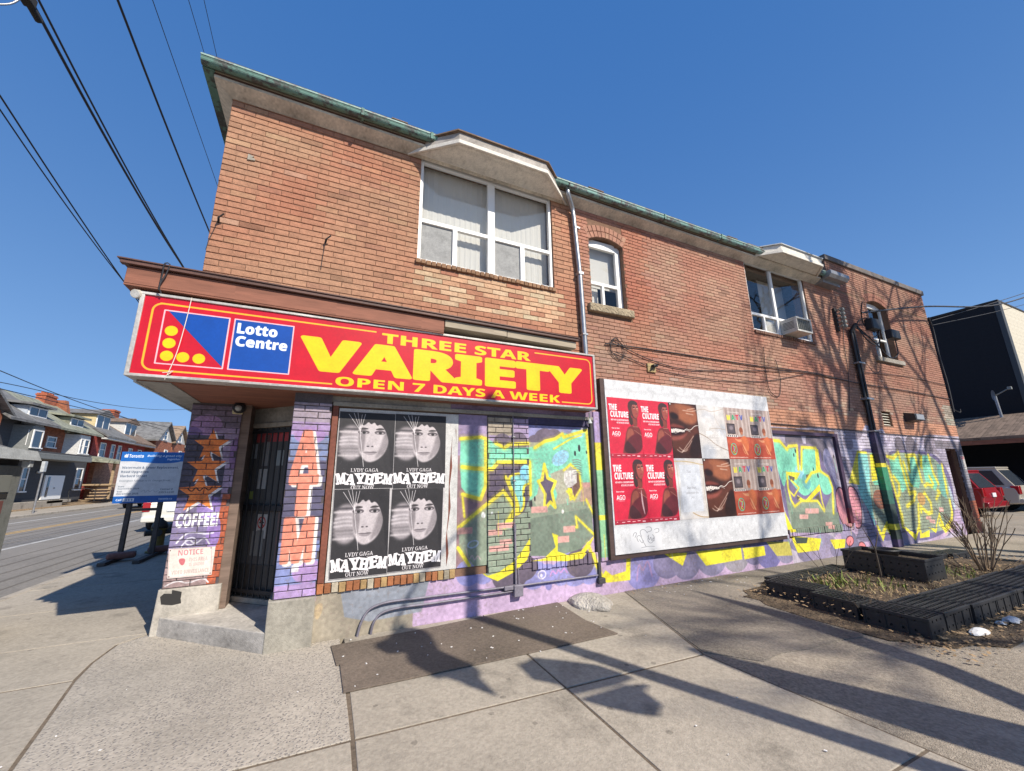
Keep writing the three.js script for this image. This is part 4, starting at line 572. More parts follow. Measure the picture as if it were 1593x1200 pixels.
  {
    const [cv, c] = canvas(96, 144); c.fillStyle = '#b9b7b2'; c.fillRect(0, 0, 96, 144); oval(c, 48, 50, 32, 32, null, 0, '#b23a34', 8); c.fillStyle = '#3a3a3a'; c.fillRect(28, 46, 42, 8); poly(c, [26, 28, 70, 72], null, '#b23a34', 8, true); for (let k = 0; k < 3; k++) { c.fillStyle = '#6a6a6a'; c.fillRect(20, 96 + k * 14, 56, 5); }
    const g = new THREE.PlaneGeometry(0.19, 0.3).translate(0.42, 1.08, -0.027); g.userData.uvDone = true; mesh(dr, 'no_smoking_notice', g, mk({ map: canTex(cv), roughness: 0.7 }));
  }
  const head = mesh(store, 'door_header', [rbox(-0.02, 0.5, 2.42, 2.63, -0.06, 0.02, 0.004), rbox(0.505, 1.05, 2.42, 2.63, -0.06, 0.03, 0.004)], mk({ map: N.grime, color: lin(0.46, 0.43, 0.37), roughness: 0.85 })); head.position.copy(dr.position); head.rotation.y = dr.rotation.y;

  // rainwater pipe
  const dp = mesh(store, 'downspout', [tube([[3.43, 6.5, 0.2], [3.44, 6.4, 0.2], [3.6, 6.22, 0.08], [3.62, 6.1, 0.07]], 0.042, 20, 10), rod([3.62, 6.12, 0.07], [3.69, 5.0, 0.065], 0.042, 0.042, 12), rod([3.69, 5.02, 0.065], [3.72, 3.4, 0.065], 0.045, 0.045, 12)], MT.zinc);
  mesh(dp, 'strap', [rbox(3.62, 3.72, 5.85, 5.88, 0, 0.115, 0.004), rbox(3.64, 3.74, 4.98, 5.03, 0, 0.118, 0.004), rbox(3.66, 3.76, 3.9, 3.93, 0, 0.115, 0.004)], MT.zinc);
}

// ---------------------------------------------------------------- the shop sign
{
  const X0 = -1.735, X1 = 3.675, Y0 = 2.665, Y1 = 3.478, W = 2048, H = Math.round(2048 * (Y1 - Y0) / (X1 - X0)), [cv, c] = canvas(W, H), s = W / (X1 - X0);
  c.setTransform(s, 0, 0, -s, -X0 * s, Y1 * s);
  c.fillStyle = '#c00d1f'; c.fillRect(X0, Y0, X1 - X0, Y1 - Y0);
  const Yc = '#f2c200', ln = (p, w = 0.018) => poly(c, p, null, '#eeb02c', w, true);
  ln([0.46, 3.405, -1.6, 3.405]); c.strokeStyle = '#eeb02c'; c.lineWidth = 0.018; c.beginPath(); c.moveTo(0.46, 3.405); c.lineTo(-1.57, 3.405); c.arcTo(-1.655, 3.405, -1.655, 3.3, 0.08); c.lineTo(-1.655, 2.8); c.arcTo(-1.655, 2.715, -1.55, 2.715, 0.08); c.lineTo(0.02, 2.715); c.stroke();
  c.beginPath(); c.moveTo(3.09, 2.715); c.lineTo(3.52, 2.715); c.arcTo(3.62, 2.715, 3.62, 2.8, 0.08); c.lineTo(3.62, 3.33); c.arcTo(3.62, 3.41, 3.53, 3.41, 0.08); c.lineTo(2.66, 3.41); c.stroke();
  c.fillStyle = '#c00d1f'; c.fillRect(-1.56, 2.785, 0.545, 0.555); poly(c, [-1.53, 3.335, -1.02, 3.335, -1.02, 2.8], '#11479c'); poly(c, [-1.56, 2.785, -1.015, 2.785, -1.015, 3.34, -1.56, 3.34], null, '#e9b9bd', 0.013);
  for (const [x, y] of [[-1.48, 3.13], [-1.48, 3.0], [-1.48, 2.868], [-1.352, 2.868], [-1.222, 2.868]]) oval(c, x, y, 0.052, 0.053, Yc);
  poly(c, [-0.968, 2.785, -0.415, 2.785, -0.415, 3.34, -0.968, 3.34], '#11479c', '#e9b9bd', 0.013);
  fit(c, 'Lotto', -0.935, 3.19, -0.57, 3.3, 'bold #px sans-serif', '#eef0f4', true, '#eef0f4', 5); fit(c, 'Centre', -0.935, 3.045, -0.46, 3.155, 'bold #px sans-serif', '#eef0f4', true, '#eef0f4', 5);
  fit(c, 'VARIETY', -0.3, 2.865, 3.43, 3.235, 'bold #px sans-serif', Yc, true, Yc, 8); fit(c, 'THREE STAR', 0.54, 3.275, 2.58, 3.405, 'bold #px sans-serif', Yc, true, Yc, 3); fit(c, 'OPEN 7 DAYS A WEEK', 0.06, 2.7, 3.05, 2.81, 'bold #px sans-serif', Yc, true, Yc, 2);
  c.setTransform(1, 0, 0, 1, 0, 0); grain(cv, c, 0.05, 0);
  const t = thing('store_sign', 'long red and yellow VARIETY box sign with blue lottery squares over the storefront', 'shop sign');
  const face = new THREE.BoxGeometry(X1 - X0, Y1 - Y0, 0.02).translate((X0 + X1) / 2, (Y0 + Y1) / 2, 0.286); face.userData.uvDone = true;
  mesh(t, 'sign_face', face, new THREE.MeshPhysicalMaterial({ map: canTex(cv), roughness: 0.32, clearcoat: 0.3, clearcoatRoughness: 0.15 }));
  const e = 0.032, fm = mk({ map: N.grime, color: lin(0.78, 0.75, 0.7), roughness: 0.45, metalness: 0.2 });
  mesh(t, 'frame', [rbox(X0 - e, X1 + e, Y1 - 0.004, Y1 + e - 0.008, 0.09, 0.312, 0.005), rbox(X0 - e, X1 + e, Y0 - e + 0.008, Y0 + 0.004, 0.09, 0.312, 0.005), rbox(X0 - e, X0 + 0.004, Y0 + 0.004, Y1 - 0.004, 0.09, 0.311, 0.005), rbox(X1 - 0.004, X1 + e, Y0 + 0.004, Y1 - 0.004, 0.09, 0.311, 0.005)], fm);
  mesh(t, 'cabinet', box(X0, X1, Y0 + 0.01, Y1 - 0.01, 0.1, 0.274), fm);
  solo('cord', 'thin pale cord hanging down the left end of the red sign', 'cord', [tube([[-1.36, 3.5, 0.318], [-1.375, 3.2, 0.318], [-1.4, 2.9, 0.318], [-1.44, 2.68, 0.318], [-1.46, 2.63, 0.3]], 0.004, 20, 5), tube([[-1.44, 2.67, 0.318], [-1.4, 2.72, 0.322], [-1.43, 2.7, 0.324], [-1.48, 2.69, 0.322]], 0.004, 12, 5)], mk({ color: lin(0.75, 0.66, 0.58), roughness: 0.9 }));
}

// ---------------------------------------------------------------- ground, pavements, road
struct('ground', flat([-320, -420, 320, -420, 320, 120, -320, 120], -0.4, -0.2), MT.asphaltPale);
struct('road', flat([-14.6, -200, -4.2, -200, -4.2, 6.6, 40, 6.6, 40, 18, -40, 18, -40, 6.6, -14.6, 6.6], -0.19, -0.13), MT.road);
{
  const lineW = mk({ map: N.grime, color: lin(0.8, 0.79, 0.75), roughness: 0.8 }), lineY = mk({ map: N.grime, color: lin(0.75, 0.47, 0.15), roughness: 0.8 });
  struct('road_marking', [box(-7.98, -7.85, -0.13, -0.126, -90, 4), box(-13.0, -12.88, -0.13, -0.126, -40, -14)], lineW);
  struct('road_marking', [box(-10.55, -10.43, -0.13, -0.126, -120, 4), box(-10.3, -10.18, -0.13, -0.126, -120, 4)], lineY);
  struct('road_patch', [-4.9, -5.35, -5.8, -6.35, -6.9, -8.7, -9.2, -9.8, -11.2, -12.1].map((x, i) => flat([x, -60, x + 0.05 + 0.03 * (i % 3), -60, x + 0.06 + 0.04 * (i % 2), 4, x + 0.01, 4], -0.131, -0.1265)), mk({ map: roadA, color: lin(0.66, 0.65, 0.63), roughness: 0.95 }));
  struct('kerb', [rbox(-4.22, -4.06, -0.2, 0.0, -160, 5.6, 0.03), rbox(-14.75, -14.58, -0.2, 0.0, -160, 6, 0.03)], MT.concrete);
  struct('far_pavement', box(-17.2, -14.75, -0.2, -0.005, -160, 6), MT.concrete);
  struct('far_yard', [hexa([[-19.6, -0.2, -160], [-19.6, -0.2, 6], [-17.2, -0.2, 6], [-17.2, -0.2, -160]], [[-19.6, 0.42, -160], [-19.6, 0.42, 6], [-17.2, 0.02, 6], [-17.2, 0.02, -160]]), box(-60, -19.6, -0.2, 0.42, -160, 6)], mk({ map: soilA, color: lin(2.2, 2.1, 1.9), roughness: 1 }));
  // slabs, each with its own edges
  const walk = new THREE.Group(); walk.name = 'sidewalk'; walk.userData.kind = 'structure'; scene.add(walk);
  mesh(walk, 'joint_bed', flat([-4.05, -60, -1.53, -60, -1.53, -1.1, 0.05, 0.2, 4.4, 0.0, 3.47, 2.05, 3.53, 3.7, 3.6, 6.6, -4.05, 6.6], -0.19, -0.007), mk({ map: asphA, color: lin(0.7, 0.62, 0.54), roughness: 1 }));
  const inset = (p, y) => new THREE.ExtrudeGeometry(shape(p.map((v, i) => (i % 2 ? -v : v))), { depth: 0.09, bevelEnabled: true, bevelThickness: 0.005, bevelSize: 0.005, bevelOffset: -0.007, bevelSegments: 2 }).translate(0, 0, y - 0.095).rotateX(-Math.PI / 2);
  const tints = [0.97, 1, 1.03].map((k) => { const m = MT.concrete.clone(); m.color.setRGB(k, k, k * 0.99); return m; });
  const sl = (p, m = tints[Math.floor(rnd() * 3)]) => mesh(walk, 'slab', inset(p, rr(-0.003, 0)), m);
  sl([0.37, 0.035, 1.945, 0.035, 1.925, 1.985, 0.345, 1.925]); sl([1.965, 0.035, 4.18, 0.04, 3.425, 2.04, 1.94, 1.99]); sl([0.345, 1.945, 1.922, 2.005, 1.885, 3.6, 0.3, 3.6]); sl([1.94, 2.01, 3.425, 2.06, 3.5, 3.6, 1.9, 3.6]); sl([0.3, 3.615, 1.885, 3.615, 1.85, 5.2, 0.27, 5.2]); sl([1.9, 3.615, 3.5, 3.615, 3.58, 5.2, 1.865, 5.2]);
  const cur = [-1.57, -1.12, -1.78, -0.87, -1.8, -0.4, -1.76, 0.02, -1.61, 0.8, -1.51, 1.34, -1.44, 1.9];
  sl([0.33, 0.03, 0.325, 1.92, ...[1.9, 1.34, 0.8, 0.02, -0.4, -0.87, -1.1].flatMap((z, i) => [cur[(6 - i) * 2] + 0.0, z]), -1.5, -1.06, -0.33, 0.06, 0.05, 0.04], MT.aggregate);
  sl([0.32, 1.94, 0.28, 3.6, -1.3, 3.6, -1.42, 1.92]); sl([0.27, 3.615, 0.24, 5.2, -1.28, 5.2, -1.3, 3.615]);
  sl([-4.05, -1.12, -1.59, -1.12, -1.8, -0.87, -1.82, -0.4, -1.79, -0.02, -4.05, -0.02]); sl([-4.05, 0.0, -1.78, 0.0, -1.63, 0.8, -1.53, 1.34, -1.46, 1.88, -4.05, 1.6]); sl([-4.05, 1.615, -1.46, 1.9, -1.32, 3.6, -4.05, 3.6]); sl([-4.05, 3.615, -1.32, 3.615, -1.3, 5.2, -4.05, 5.2]);
  for (let k = 0; k < 14; k++) { const z1 = -1.135 - k * 1.62; sl([-4.05, z1 - 1.605, -1.535, z1 - 1.605, -1.535, z1, -4.05, z1]); }
  struct('far_sidewalk', box(-4.05, -1.535, -0.19, -0.002, -160, -23.85), MT.concrete);
  struct('parking_lot', flat([4.2, 0.0, 3.445, 2.05, 3.52, 3.7, 3.6, 6.6, 90, 6.6, 90, -60, 17.08, -60, 17.08, 0.0], -0.19, -0.006), MT.asphaltPale);
  struct('asphalt_patch', flat([4.2, 0.03, 3.47, 2.02, 3.78, 2.40, 4.1, 2.36, 4.45, 2.43, 4.96, 2.44, 5.23, 2.5, 5.6, 2.3, 5.7, 1.2, 6.6, 0.7, 8.5, 0.6, 10.5, 0.5, 10.5, 0.03], -0.05, 0.0), MT.asphalt);
  struct('concrete_lane', flat([17.1, -3.4, 17.1, -0.5, 19, -0.3, 30, 0.4, 30, -2.6, 24, -3.2], -0.05, 0.0), mk({ map: concA, color: lin(0.8, 0.78, 0.74), roughness: 0.95 }));
  const edge = []; for (let k = 0; k < 44; k++) { const t = k / 44 * Math.PI * 2, cx = 8.7, cz = 1.95; edge.push(cx + (3.35 + 0.18 * (hash(k, 1, 3) - 0.5)) * Math.sign(Math.cos(t)) * Math.abs(Math.cos(t)) ** 0.45, cz + (1.35 + 0.25 * (hash(k, 2, 3) - 0.5)) * Math.sign(Math.sin(t)) * Math.abs(Math.sin(t)) ** 0.45); }
  struct('soil', flat(edge, -0.05, 0.006), MT.soil);
}
solo('rubber_mat', 'dark brown rubber mat lying along the foot of the storefront wall', 'mat', [flat([0.235, 0.24, 0.27, 0.74, 0.3, 0.735, 0.305, 1.285, 1.6, 1.3, 3.03, 1.295, 2.96, 0.8, 3.03, 0.06, 2.2, 0.1, 1.2, 0.2], 0.0, 0.013, 0.003)], MT.mat);
{
  const lump = new THREE.IcosahedronGeometry(1, 3); const P = lump.attributes.position; for (let i = 0; i < P.count; i++) { const x = P.getX(i), y = P.getY(i), z = P.getZ(i), k = 1 + 0.5 * (vn(x * 1.6 + 9, z * 1.6 + y + 9, 64, 3) - 0.5); P.setXYZ(i, 3.42 + x * k * 0.28, Math.max(-0.01, y * k * 0.11), 0.34 + z * k * 0.3); } lump.computeVertexNormals();
  solo('cement_lump', 'rough pale cement lump on the pavement at the foot of the drainpipe', 'cement lump', [lump], mk({ map: N.grime, color: lin(0.72, 0.66, 0.58), bumpMap: N.bump, bumpScale: 0.02, roughness: 0.95 }));
}

// ---------------------------------------------------------------- posters
function posterTex(kind, v = 0) {
  const W = 384, H = 556, [cv, c] = canvas(W, H), g = (x0, y0, x1, y1, a, b) => { const q = c.createLinearGradient(x0, y0, x1, y1); q.addColorStop(0, a); q.addColorStop(1, b); return q; };
  const soft = (f, px) => { c.save(); c.filter = `blur(${px}px)`; f(); c.restore(); };
  if (kind === 'portrait') {
    c.fillStyle = '#2c2a2d'; c.fillRect(0, 0, W, H);
    soft(() => { smooth(c, [15, 150, 60, 95, 130, 100, 160, 180, 165, 290, 130, 345, 60, 350, 10, 300], '#958d90'); }, 9);
    soft(() => { for (const [y, q, h] of [[120, '#3f3b40', 12], [142, '#cdc4c6', 12], [262, '#6b6568', 8], [284, '#7a7477', 8], [310, '#c2babc', 10]]) { c.fillStyle = q; c.fillRect(6, y, 140, h); } }, 5);
    c.save(); for (const q of [[20, 190, 80, 178, 140, 186], [14, 214, 80, 204, 146, 210], [16, 238, 80, 230, 146, 236]]) soft(() => smooth(c, q, null, '#bfb7ba', 13, true), 4); c.translate(225, 200); c.scale(1.3, 1.16); c.translate(-222, -206);
    soft(() => { smooth(c, [148, 130, 185, 75, 265, 80, 308, 150, 310, 240, 282, 310, 222, 352, 172, 325, 148, 225], '#bab1b3'); smooth(c, [148, 140, 180, 120, 190, 200, 180, 300, 152, 250], '#857d80'); smooth(c, [290, 150, 312, 180, 305, 250, 270, 320, 286, 240], '#7d7578'); }, 4);
    soft(() => { smooth(c, [290, 150, 310, 220, 280, 300, 235, 335, 265, 260], '#8c8487'); }, 6);
    soft(() => { smooth(c, [155, 60, 220, 20, 330, 40, 384, 140, 384, 400, 330, 420, 320, 300, 312, 200, 285, 130, 262, 105, 245, 120, 232, 92, 214, 112, 200, 90, 180, 120, 160, 110], '#232125'); }, 2);
    soft(() => { for (const x of [176, 262]) { smooth(c, [x - 30, 142, x, 128, x + 34, 138, x + 2, 146], '#3d383b'); oval(c, x + 2, 160, 30, 13, '#5a5357'); oval(c, x + 2, 164, 20, 6, '#a59da0'); oval(c, x + 3, 162, 9, 8, '#1d1b1e'); } smooth(c, [205, 170, 210, 220, 190, 246, 214, 256, 238, 248, 226, 222], '#b5acaf'); oval(c, 203, 247, 7, 4, '#4b4548'); oval(c, 226, 247, 6, 4, '#4b4548'); smooth(c, [170, 285, 200, 278, 216, 281, 236, 277, 262, 284, 218, 290], '#6f676b'); smooth(c, [175, 288, 218, 291, 256, 287, 220, 304], '#8f868a'); }, 1.2);
    c.restore();
    c.lineCap = 'round'; for (const p of [[62, 20, 140, 130, 148, 170], [95, 10, 142, 130], [120, 5, 145, 140], [150, 20, 140, 140], [172, 15, 142, 150], [145, 170, 165, 300, 178, 392]]) poly(c, p, null, 'rgba(220,213,215,0.75)', 4, true);
    fit(c, 'LVDY GAGA', 96, 404, 280, 428, '#px serif', '#e8e2e3'); fit(c, 'OUT NOW', 104, 523, 256, 547, '#px serif', '#e8e2e3');
    const jag = (s, x0, w) => { for (let k = 0; k < s.length; k++) { c.save(); c.translate(x0 + k * w + w / 2, 476 + (k % 2 ? 4 : -3)); c.rotate([-.12, .1, -.05, .14, -.1, .08][k]); fit(c, s[k], -w * 0.5, -34, w * 0.5, 34, 'bold #px serif', '#ece7e8', false, '#ece7e8', 8); poly(c, [-w * 0.4, -26, -w * 0.75, -42, -w * 0.1, -30], '#ece7e8'); poly(c, [w * 0.3, 28, w * 0.6, 42, w * 0.05, 30], '#ece7e8'); c.restore(); } };
    jag('MAYHEM', 6, 62);
    for (let k = 0; k < 60; k++) { c.fillStyle = `rgba(215,210,212,${0.1 + 0.25 * hash(k, v, 4)})`; c.fillRect(W * hash(k, v, 1), H * hash(k, v, 2), 2 + 3 * hash(k, v, 3), 2); }
    for (let k = 0; k < 14; k++) { const x = W * hash(k, v, 11), y = H * hash(k, v, 12); poly(c, [x, y, x + 26 * (hash(k, v, 13) - 0.5), y + 40 * hash(k, v, 14)], null, 'rgba(150,146,149,0.35)', 1, true); }
    c.strokeStyle = '#b9b4b4'; c.lineWidth = 3; c.strokeRect(1, 1, W - 2, H - 2);
  } else if (kind === 'culture') {
    c.fillStyle = '#c81e3c'; c.fillRect(0, 0, W, H);
    soft(() => { smooth(c, [150, 500, 175, 420, 205, 300, 250, 262, 330, 255, 384, 290, 384, 520, 140, 520], '#6d2a2a'); smooth(c, [205, 420, 205, 330, 240, 280, 290, 290, 290, 380, 250, 430], '#8f4a3c'); smooth(c, [170, 520, 190, 400, 300, 330, 384, 330, 384, 520], '#5e1a26'); smooth(c, [150, 520, 190, 390, 250, 430, 330, 520], '#3d1720'); }, 3);
    poly(c, [300, 300, 384, 350], null, '#b77d6b', 3, true); poly(c, [285, 268, 345, 268], null, '#c08a72', 3, true);
    soft(() => { smooth(c, [285, 150, 330, 120, 350, 210, 330, 262, 285, 262], '#5d2c2a'); smooth(c, [235, 60, 280, 12, 345, 20, 372, 80, 368, 150, 335, 195, 290, 180, 250, 130], '#4a2325'); smooth(c, [280, 70, 345, 34, 376, 90, 366, 150, 335, 194, 296, 165], '#95473d'); smooth(c, [330, 60, 362, 60, 368, 110, 350, 120], '#b5685a'); smooth(c, [236, 60, 275, 10, 350, 18, 372, 60, 300, 50], '#3a2429'); smooth(c, [244, 120, 268, 150, 290, 200, 292, 250, 262, 262, 240, 210], '#33201f'); smooth(c, [296, 176, 330, 196, 346, 230, 340, 262, 300, 262, 288, 220], '#7a382f'); }, 2);
    for (const [x, y] of [[312, 84], [352, 78]]) { oval(c, x, y, 14, 5, '#2c1517'); oval(c, x, y - 12, 16, 3, '#33191b'); oval(c, x + 4, y + 8, 12, 3, '#c79486'); } oval(c, 340, 112, 8, 12, '#8c463d'); oval(c, 342, 142, 16, 6, '#92303a');
    for (let k = 0; k < 5; k++) poly(c, [300 + k * 12, 58 + (k % 2) * 8, 304 + k * 12, 70], null, '#d9a898', 2, true);
    fit(c, 'THE', 18, 62, 110, 118, 'bold #px sans-serif', '#f2e6e6', false, '#f2e6e6', 4); fit(c, 'CULTURE', 30, 128, 240, 184, 'bold #px sans-serif', '#f2e6e6', false, '#f2e6e6', 4);
    fit(c, 'HIP HOP & CONTEMPORARY', 34, 202, 240, 218, 'bold #px sans-serif', '#f2e6e6'); fit(c, 'ART IN THE 21ST CENTURY', 96, 228, 240, 244, 'bold #px sans-serif', '#f2e6e6');
    fit(c, 'Now on View', 36, 282, 124, 294, 'bold #px sans-serif', '#f0dcdc'); fit(c, 'AGO', 36, 318, 132, 356, '#px sans-serif', '#f0e2e2', false, '#f0e2e2', 3); fit(c, 'Art Gallery of Ontario', 54, 360, 122, 370, '#px sans-serif', '#eac8cc');
    c.fillStyle = '#a31f36'; c.fillRect(0, 522, W, 34); poly(c, [14, 521, 372, 521], null, '#cf7f86', 1.5, true); for (let k = 0; k < 6; k++) { c.fillStyle = '#e0aab0'; c.fillRect(20 + k * 58, 532 + (k % 2) * 4, k ? 34 : 12, k === 5 ? 12 : 6); }
    if (v) soft(() => { smooth(c, [322, 250, 330, 330, 340, 420, 350, 500, 335, 470, 315, 380], '#c9a9aa'); }, 3);
  } else if (kind === 'face') {
    c.fillStyle = '#3a2119'; c.fillRect(0, 0, W, H);
    soft(() => { smooth(c, [60, 0, 220, 0, 384, 40, 384, 200, 250, 220, 150, 180, 60, 120], '#9a5c3e'); smooth(c, [0, 20, 60, 0, 120, 60, 140, 140, 60, 170, 0, 160], '#7d4630'); smooth(c, [0, 300, 120, 290, 300, 240, 384, 180, 384, 360, 260, 480, 100, 500, 0, 470], '#5a3022'); }, 14);
    soft(() => { smooth(c, [0, 110, 40, 95, 100, 110, 130, 150, 90, 175, 20, 170], '#26130e'); smooth(c, [0, 250, 60, 238, 150, 250, 240, 270, 120, 330, 0, 335], '#2a0f0e'); smooth(c, [0, 340, 80, 345, 170, 325, 240, 290, 150, 370, 40, 385, 0, 380], '#8c4a3f'); smooth(c, [0, 225, 60, 212, 130, 228, 210, 255, 100, 252, 0, 252], '#7c3d33'); smooth(c, [260, 380, 384, 260, 384, 556, 200, 556], '#2b1711'); }, 8);
    for (let k = 0; k < 7; k++) { c.fillStyle = '#d8cfc6'; c.fillRect(6 + k * 26, 262 + Math.abs(k - 2) * 3, 22, 38 - k * 3); }
    smooth(c, [20, 290, 60, 262, 90, 310, 130, 270, 170, 290, 210, 255, 260, 280, 330, 225, 380, 220], null, '#e6ddd4', 5, true); smooth(c, [30, 300, 70, 320, 110, 260, 150, 305, 200, 265, 260, 290], null, '#cfc6c0', 4, true);
    soft(() => { for (const p of [[190, 70, 300, 80, 380, 60], [230, 100, 330, 110], [60, 470, 100, 505, 160, 480, 220, 440, 270, 380], [120, 500, 180, 440, 250, 380, 300, 330], [90, 450, 150, 500, 200, 470], [250, 60, 360, 40]]) smooth(c, p, null, 'rgba(226,206,192,0.75)', 7, true); }, 3);
    oval(c, 20, 12, 22, 14, '#1b0f0c'); oval(c, 24, 14, 9, 9, '#cfc6bd');
  } else if (kind === 'marble') {
    c.fillStyle = '#c6c1bd'; c.fillRect(0, 0, W, H);
    for (let k = 0; k < 9; k++) soft(() => oval(c, W * hash(k, v, 21), H * hash(k, v, 22), 90, 60, k % 2 ? '#d6d2cf' : '#aeb0b6'), 26);
    const vein = (p, q, w) => soft(() => smooth(c, p, null, q, w, true), 1.6);
    if (v) { vein([0, 60, 90, 30, 200, 70, 384, 20], '#a58f7c', 4); vein([0, 300, 100, 330, 220, 420, 384, 470], '#8f7b6a', 8); vein([150, 250, 260, 230, 384, 250], '#a0907f', 5); vein([260, 0, 230, 120, 300, 220, 384, 330], '#b3a496', 4); fit(c, 'sweetest', 90, 262, 300, 330, 'italic #px serif', '#e4e1de'); for (let k = 0; k < 5; k++) fit(c, ['to everyone', 'who waited', 'patiently', 'for this day', 'thank you'][k], 110, 350 + k * 24, 270, 364 + k * 24, 'italic #px serif', '#dedad7'); }
    else { vein([0, 30, 120, 20, 384, 60], '#b7a179', 9); vein([20, 0, 40, 260, 10, 520], '#b1a084', 5); vein([384, 90, 350, 300, 384, 540], '#b8a789', 5); vein([180, 500, 260, 540, 384, 548], '#a58a64', 9); c.fillStyle = '#c5c8ce'; c.fillRect(60, 60, 270, 430); fit(c, 'You', 150, 110, 205, 136, 'italic #px serif', '#77757a'); fit(c, 'Dear Heart,', 132, 262, 258, 288, 'italic #px serif', '#6f6d72'); fit(c, 'remember this', 120, 308, 282, 328, 'italic #px serif', '#807d80'); fit(c, 'Joy', 172, 350, 226, 376, 'italic #px serif', '#6f6d72'); }
  } else {
    c.fillStyle = g(0, 0, 0, 320, '#8f8480', '#c4b6ae'); c.fillStyle = '#aa948c'; c.fillRect(0, 0, W, 320);
    for (let k = 0; k < 12; k++) soft(() => { c.fillStyle = k % 2 ? '#9c8c86' : '#bdb0a9'; c.fillRect(k * 34, 0, 16, 320); }, 5);
    c.fillStyle = '#a8432c'; c.fillRect(0, 318, W, 238); soft(() => { smooth(c, [0, 330, 200, 340, 384, 320, 384, 400, 0, 420], '#b9573c'); }, 8);
    c.fillStyle = '#1f1b1e'; c.fillRect(24, 176, 128, 112); c.fillStyle = '#544a50'; c.fillRect(34, 186, 108, 92); soft(() => oval(c, 90, 225, 30, 24, '#8c7f85'), 6);
    c.fillStyle = '#ded8d2'; c.fillRect(14, 302, 170, 20); for (let k = 0; k < 5; k++) { c.fillStyle = '#3d3436'; c.fillRect(22 + k * 32, 304, 20, 14); }
    soft(() => { smooth(c, [195, 360, 240, 320, 300, 300, 340, 350, 345, 420, 320, 480, 280, 460, 250, 400], '#c4673c'); smooth(c, [110, 330, 180, 350, 220, 340, 240, 370, 170, 375], '#cf8a63'); smooth(c, [235, 380, 270, 420, 300, 480, 318, 520, 290, 510, 250, 440], '#d28c62'); smooth(c, [220, 400, 250, 470, 290, 510, 250, 500], '#c98257'); oval(c, 246, 246, 30, 36, '#8a4a30'); oval(c, 248, 278, 20, 16, '#b5704e'); }, 2);
    oval(c, 92, 452, 46, 60, null, 0.1, '#3fae9a', 9); smooth(c, [60, 400, 90, 430, 120, 420, 100, 470, 70, 480, 110, 505], null, '#8fc44d', 8, true); smooth(c, [90, 410, 80, 460, 112, 480], null, '#c96aa8', 6, true); smooth(c, [104, 430, 96, 460], null, '#4d86c9', 6, true);
    for (const [ch, x, q] of [['M', 44, '#e7d93c'], ['A', 118, '#2f9f6a'], ['T', 186, '#c9324b'], ['V', 252, '#3a52a8']]) fit(c, ch, x, 74 + (x % 3) * 5, x + 48, 128 + (x % 3) * 5, 'bold #px sans-serif', q, false, q, 5);
    fit(c, 'you are watching', 60, 40, 250, 60, 'italic #px serif', '#e6ded8'); fit(c, 'NEW ALBUM OUT NOW EVERYWHERE YOU LISTEN', 20, 534, 300, 545, 'bold #px sans-serif', '#e6cfc6');
    if (v) { c.fillStyle = 'rgba(40,30,28,0.12)'; c.fillRect(0, 0, W, H); }
  }
  grain(cv, c, 0.09, 0, 7 + v);
  return canTex(cv);
}
const wrinkle = dataTex(256, (u, v) => 0.6 * Math.abs(fbm(u, v, 3, 3, 151) - 0.5) * 2 + 0.4 * fbm(u, v, 8, 3, 153), false, 1), posterMats = {};
const pm = (k, v = 0) => (posterMats[k + v] ??= mk({ map: posterTex(k, v), roughness: kindRough(k), bumpMap: wrinkle, bumpScale: 0.006 }));
function kindRough(k) { return k === 'face' ? 0.4 : 0.6; }
function poster(name, label, pts, z, m, group, thick = 0.003) {   // pts: bottom-left, bottom-right, top-right, top-left in wall metres
  const g = slab(pts, z, z + thick); const P = g.attributes.position, uv = new Float32Array(P.count * 2), A = [pts[0], pts[1]], ux = pts[2] - pts[0], uy = pts[3] - pts[1], vx = pts[6] - pts[0], vy = pts[7] - pts[1], D = ux * vy - uy * vx;
  for (let i = 0; i < P.count; i++) { const x = P.getX(i) - A[0], y = P.getY(i) - A[1]; uv[2 * i] = (x * vy - y * vx) / D; uv[2 * i + 1] = (ux * y - uy * x) / D; }
  g.setAttribute('uv', new THREE.BufferAttribute(uv, 2)); g.userData.uvDone = true;
  return solo(name, label, 'poster', [g], m, group);
}
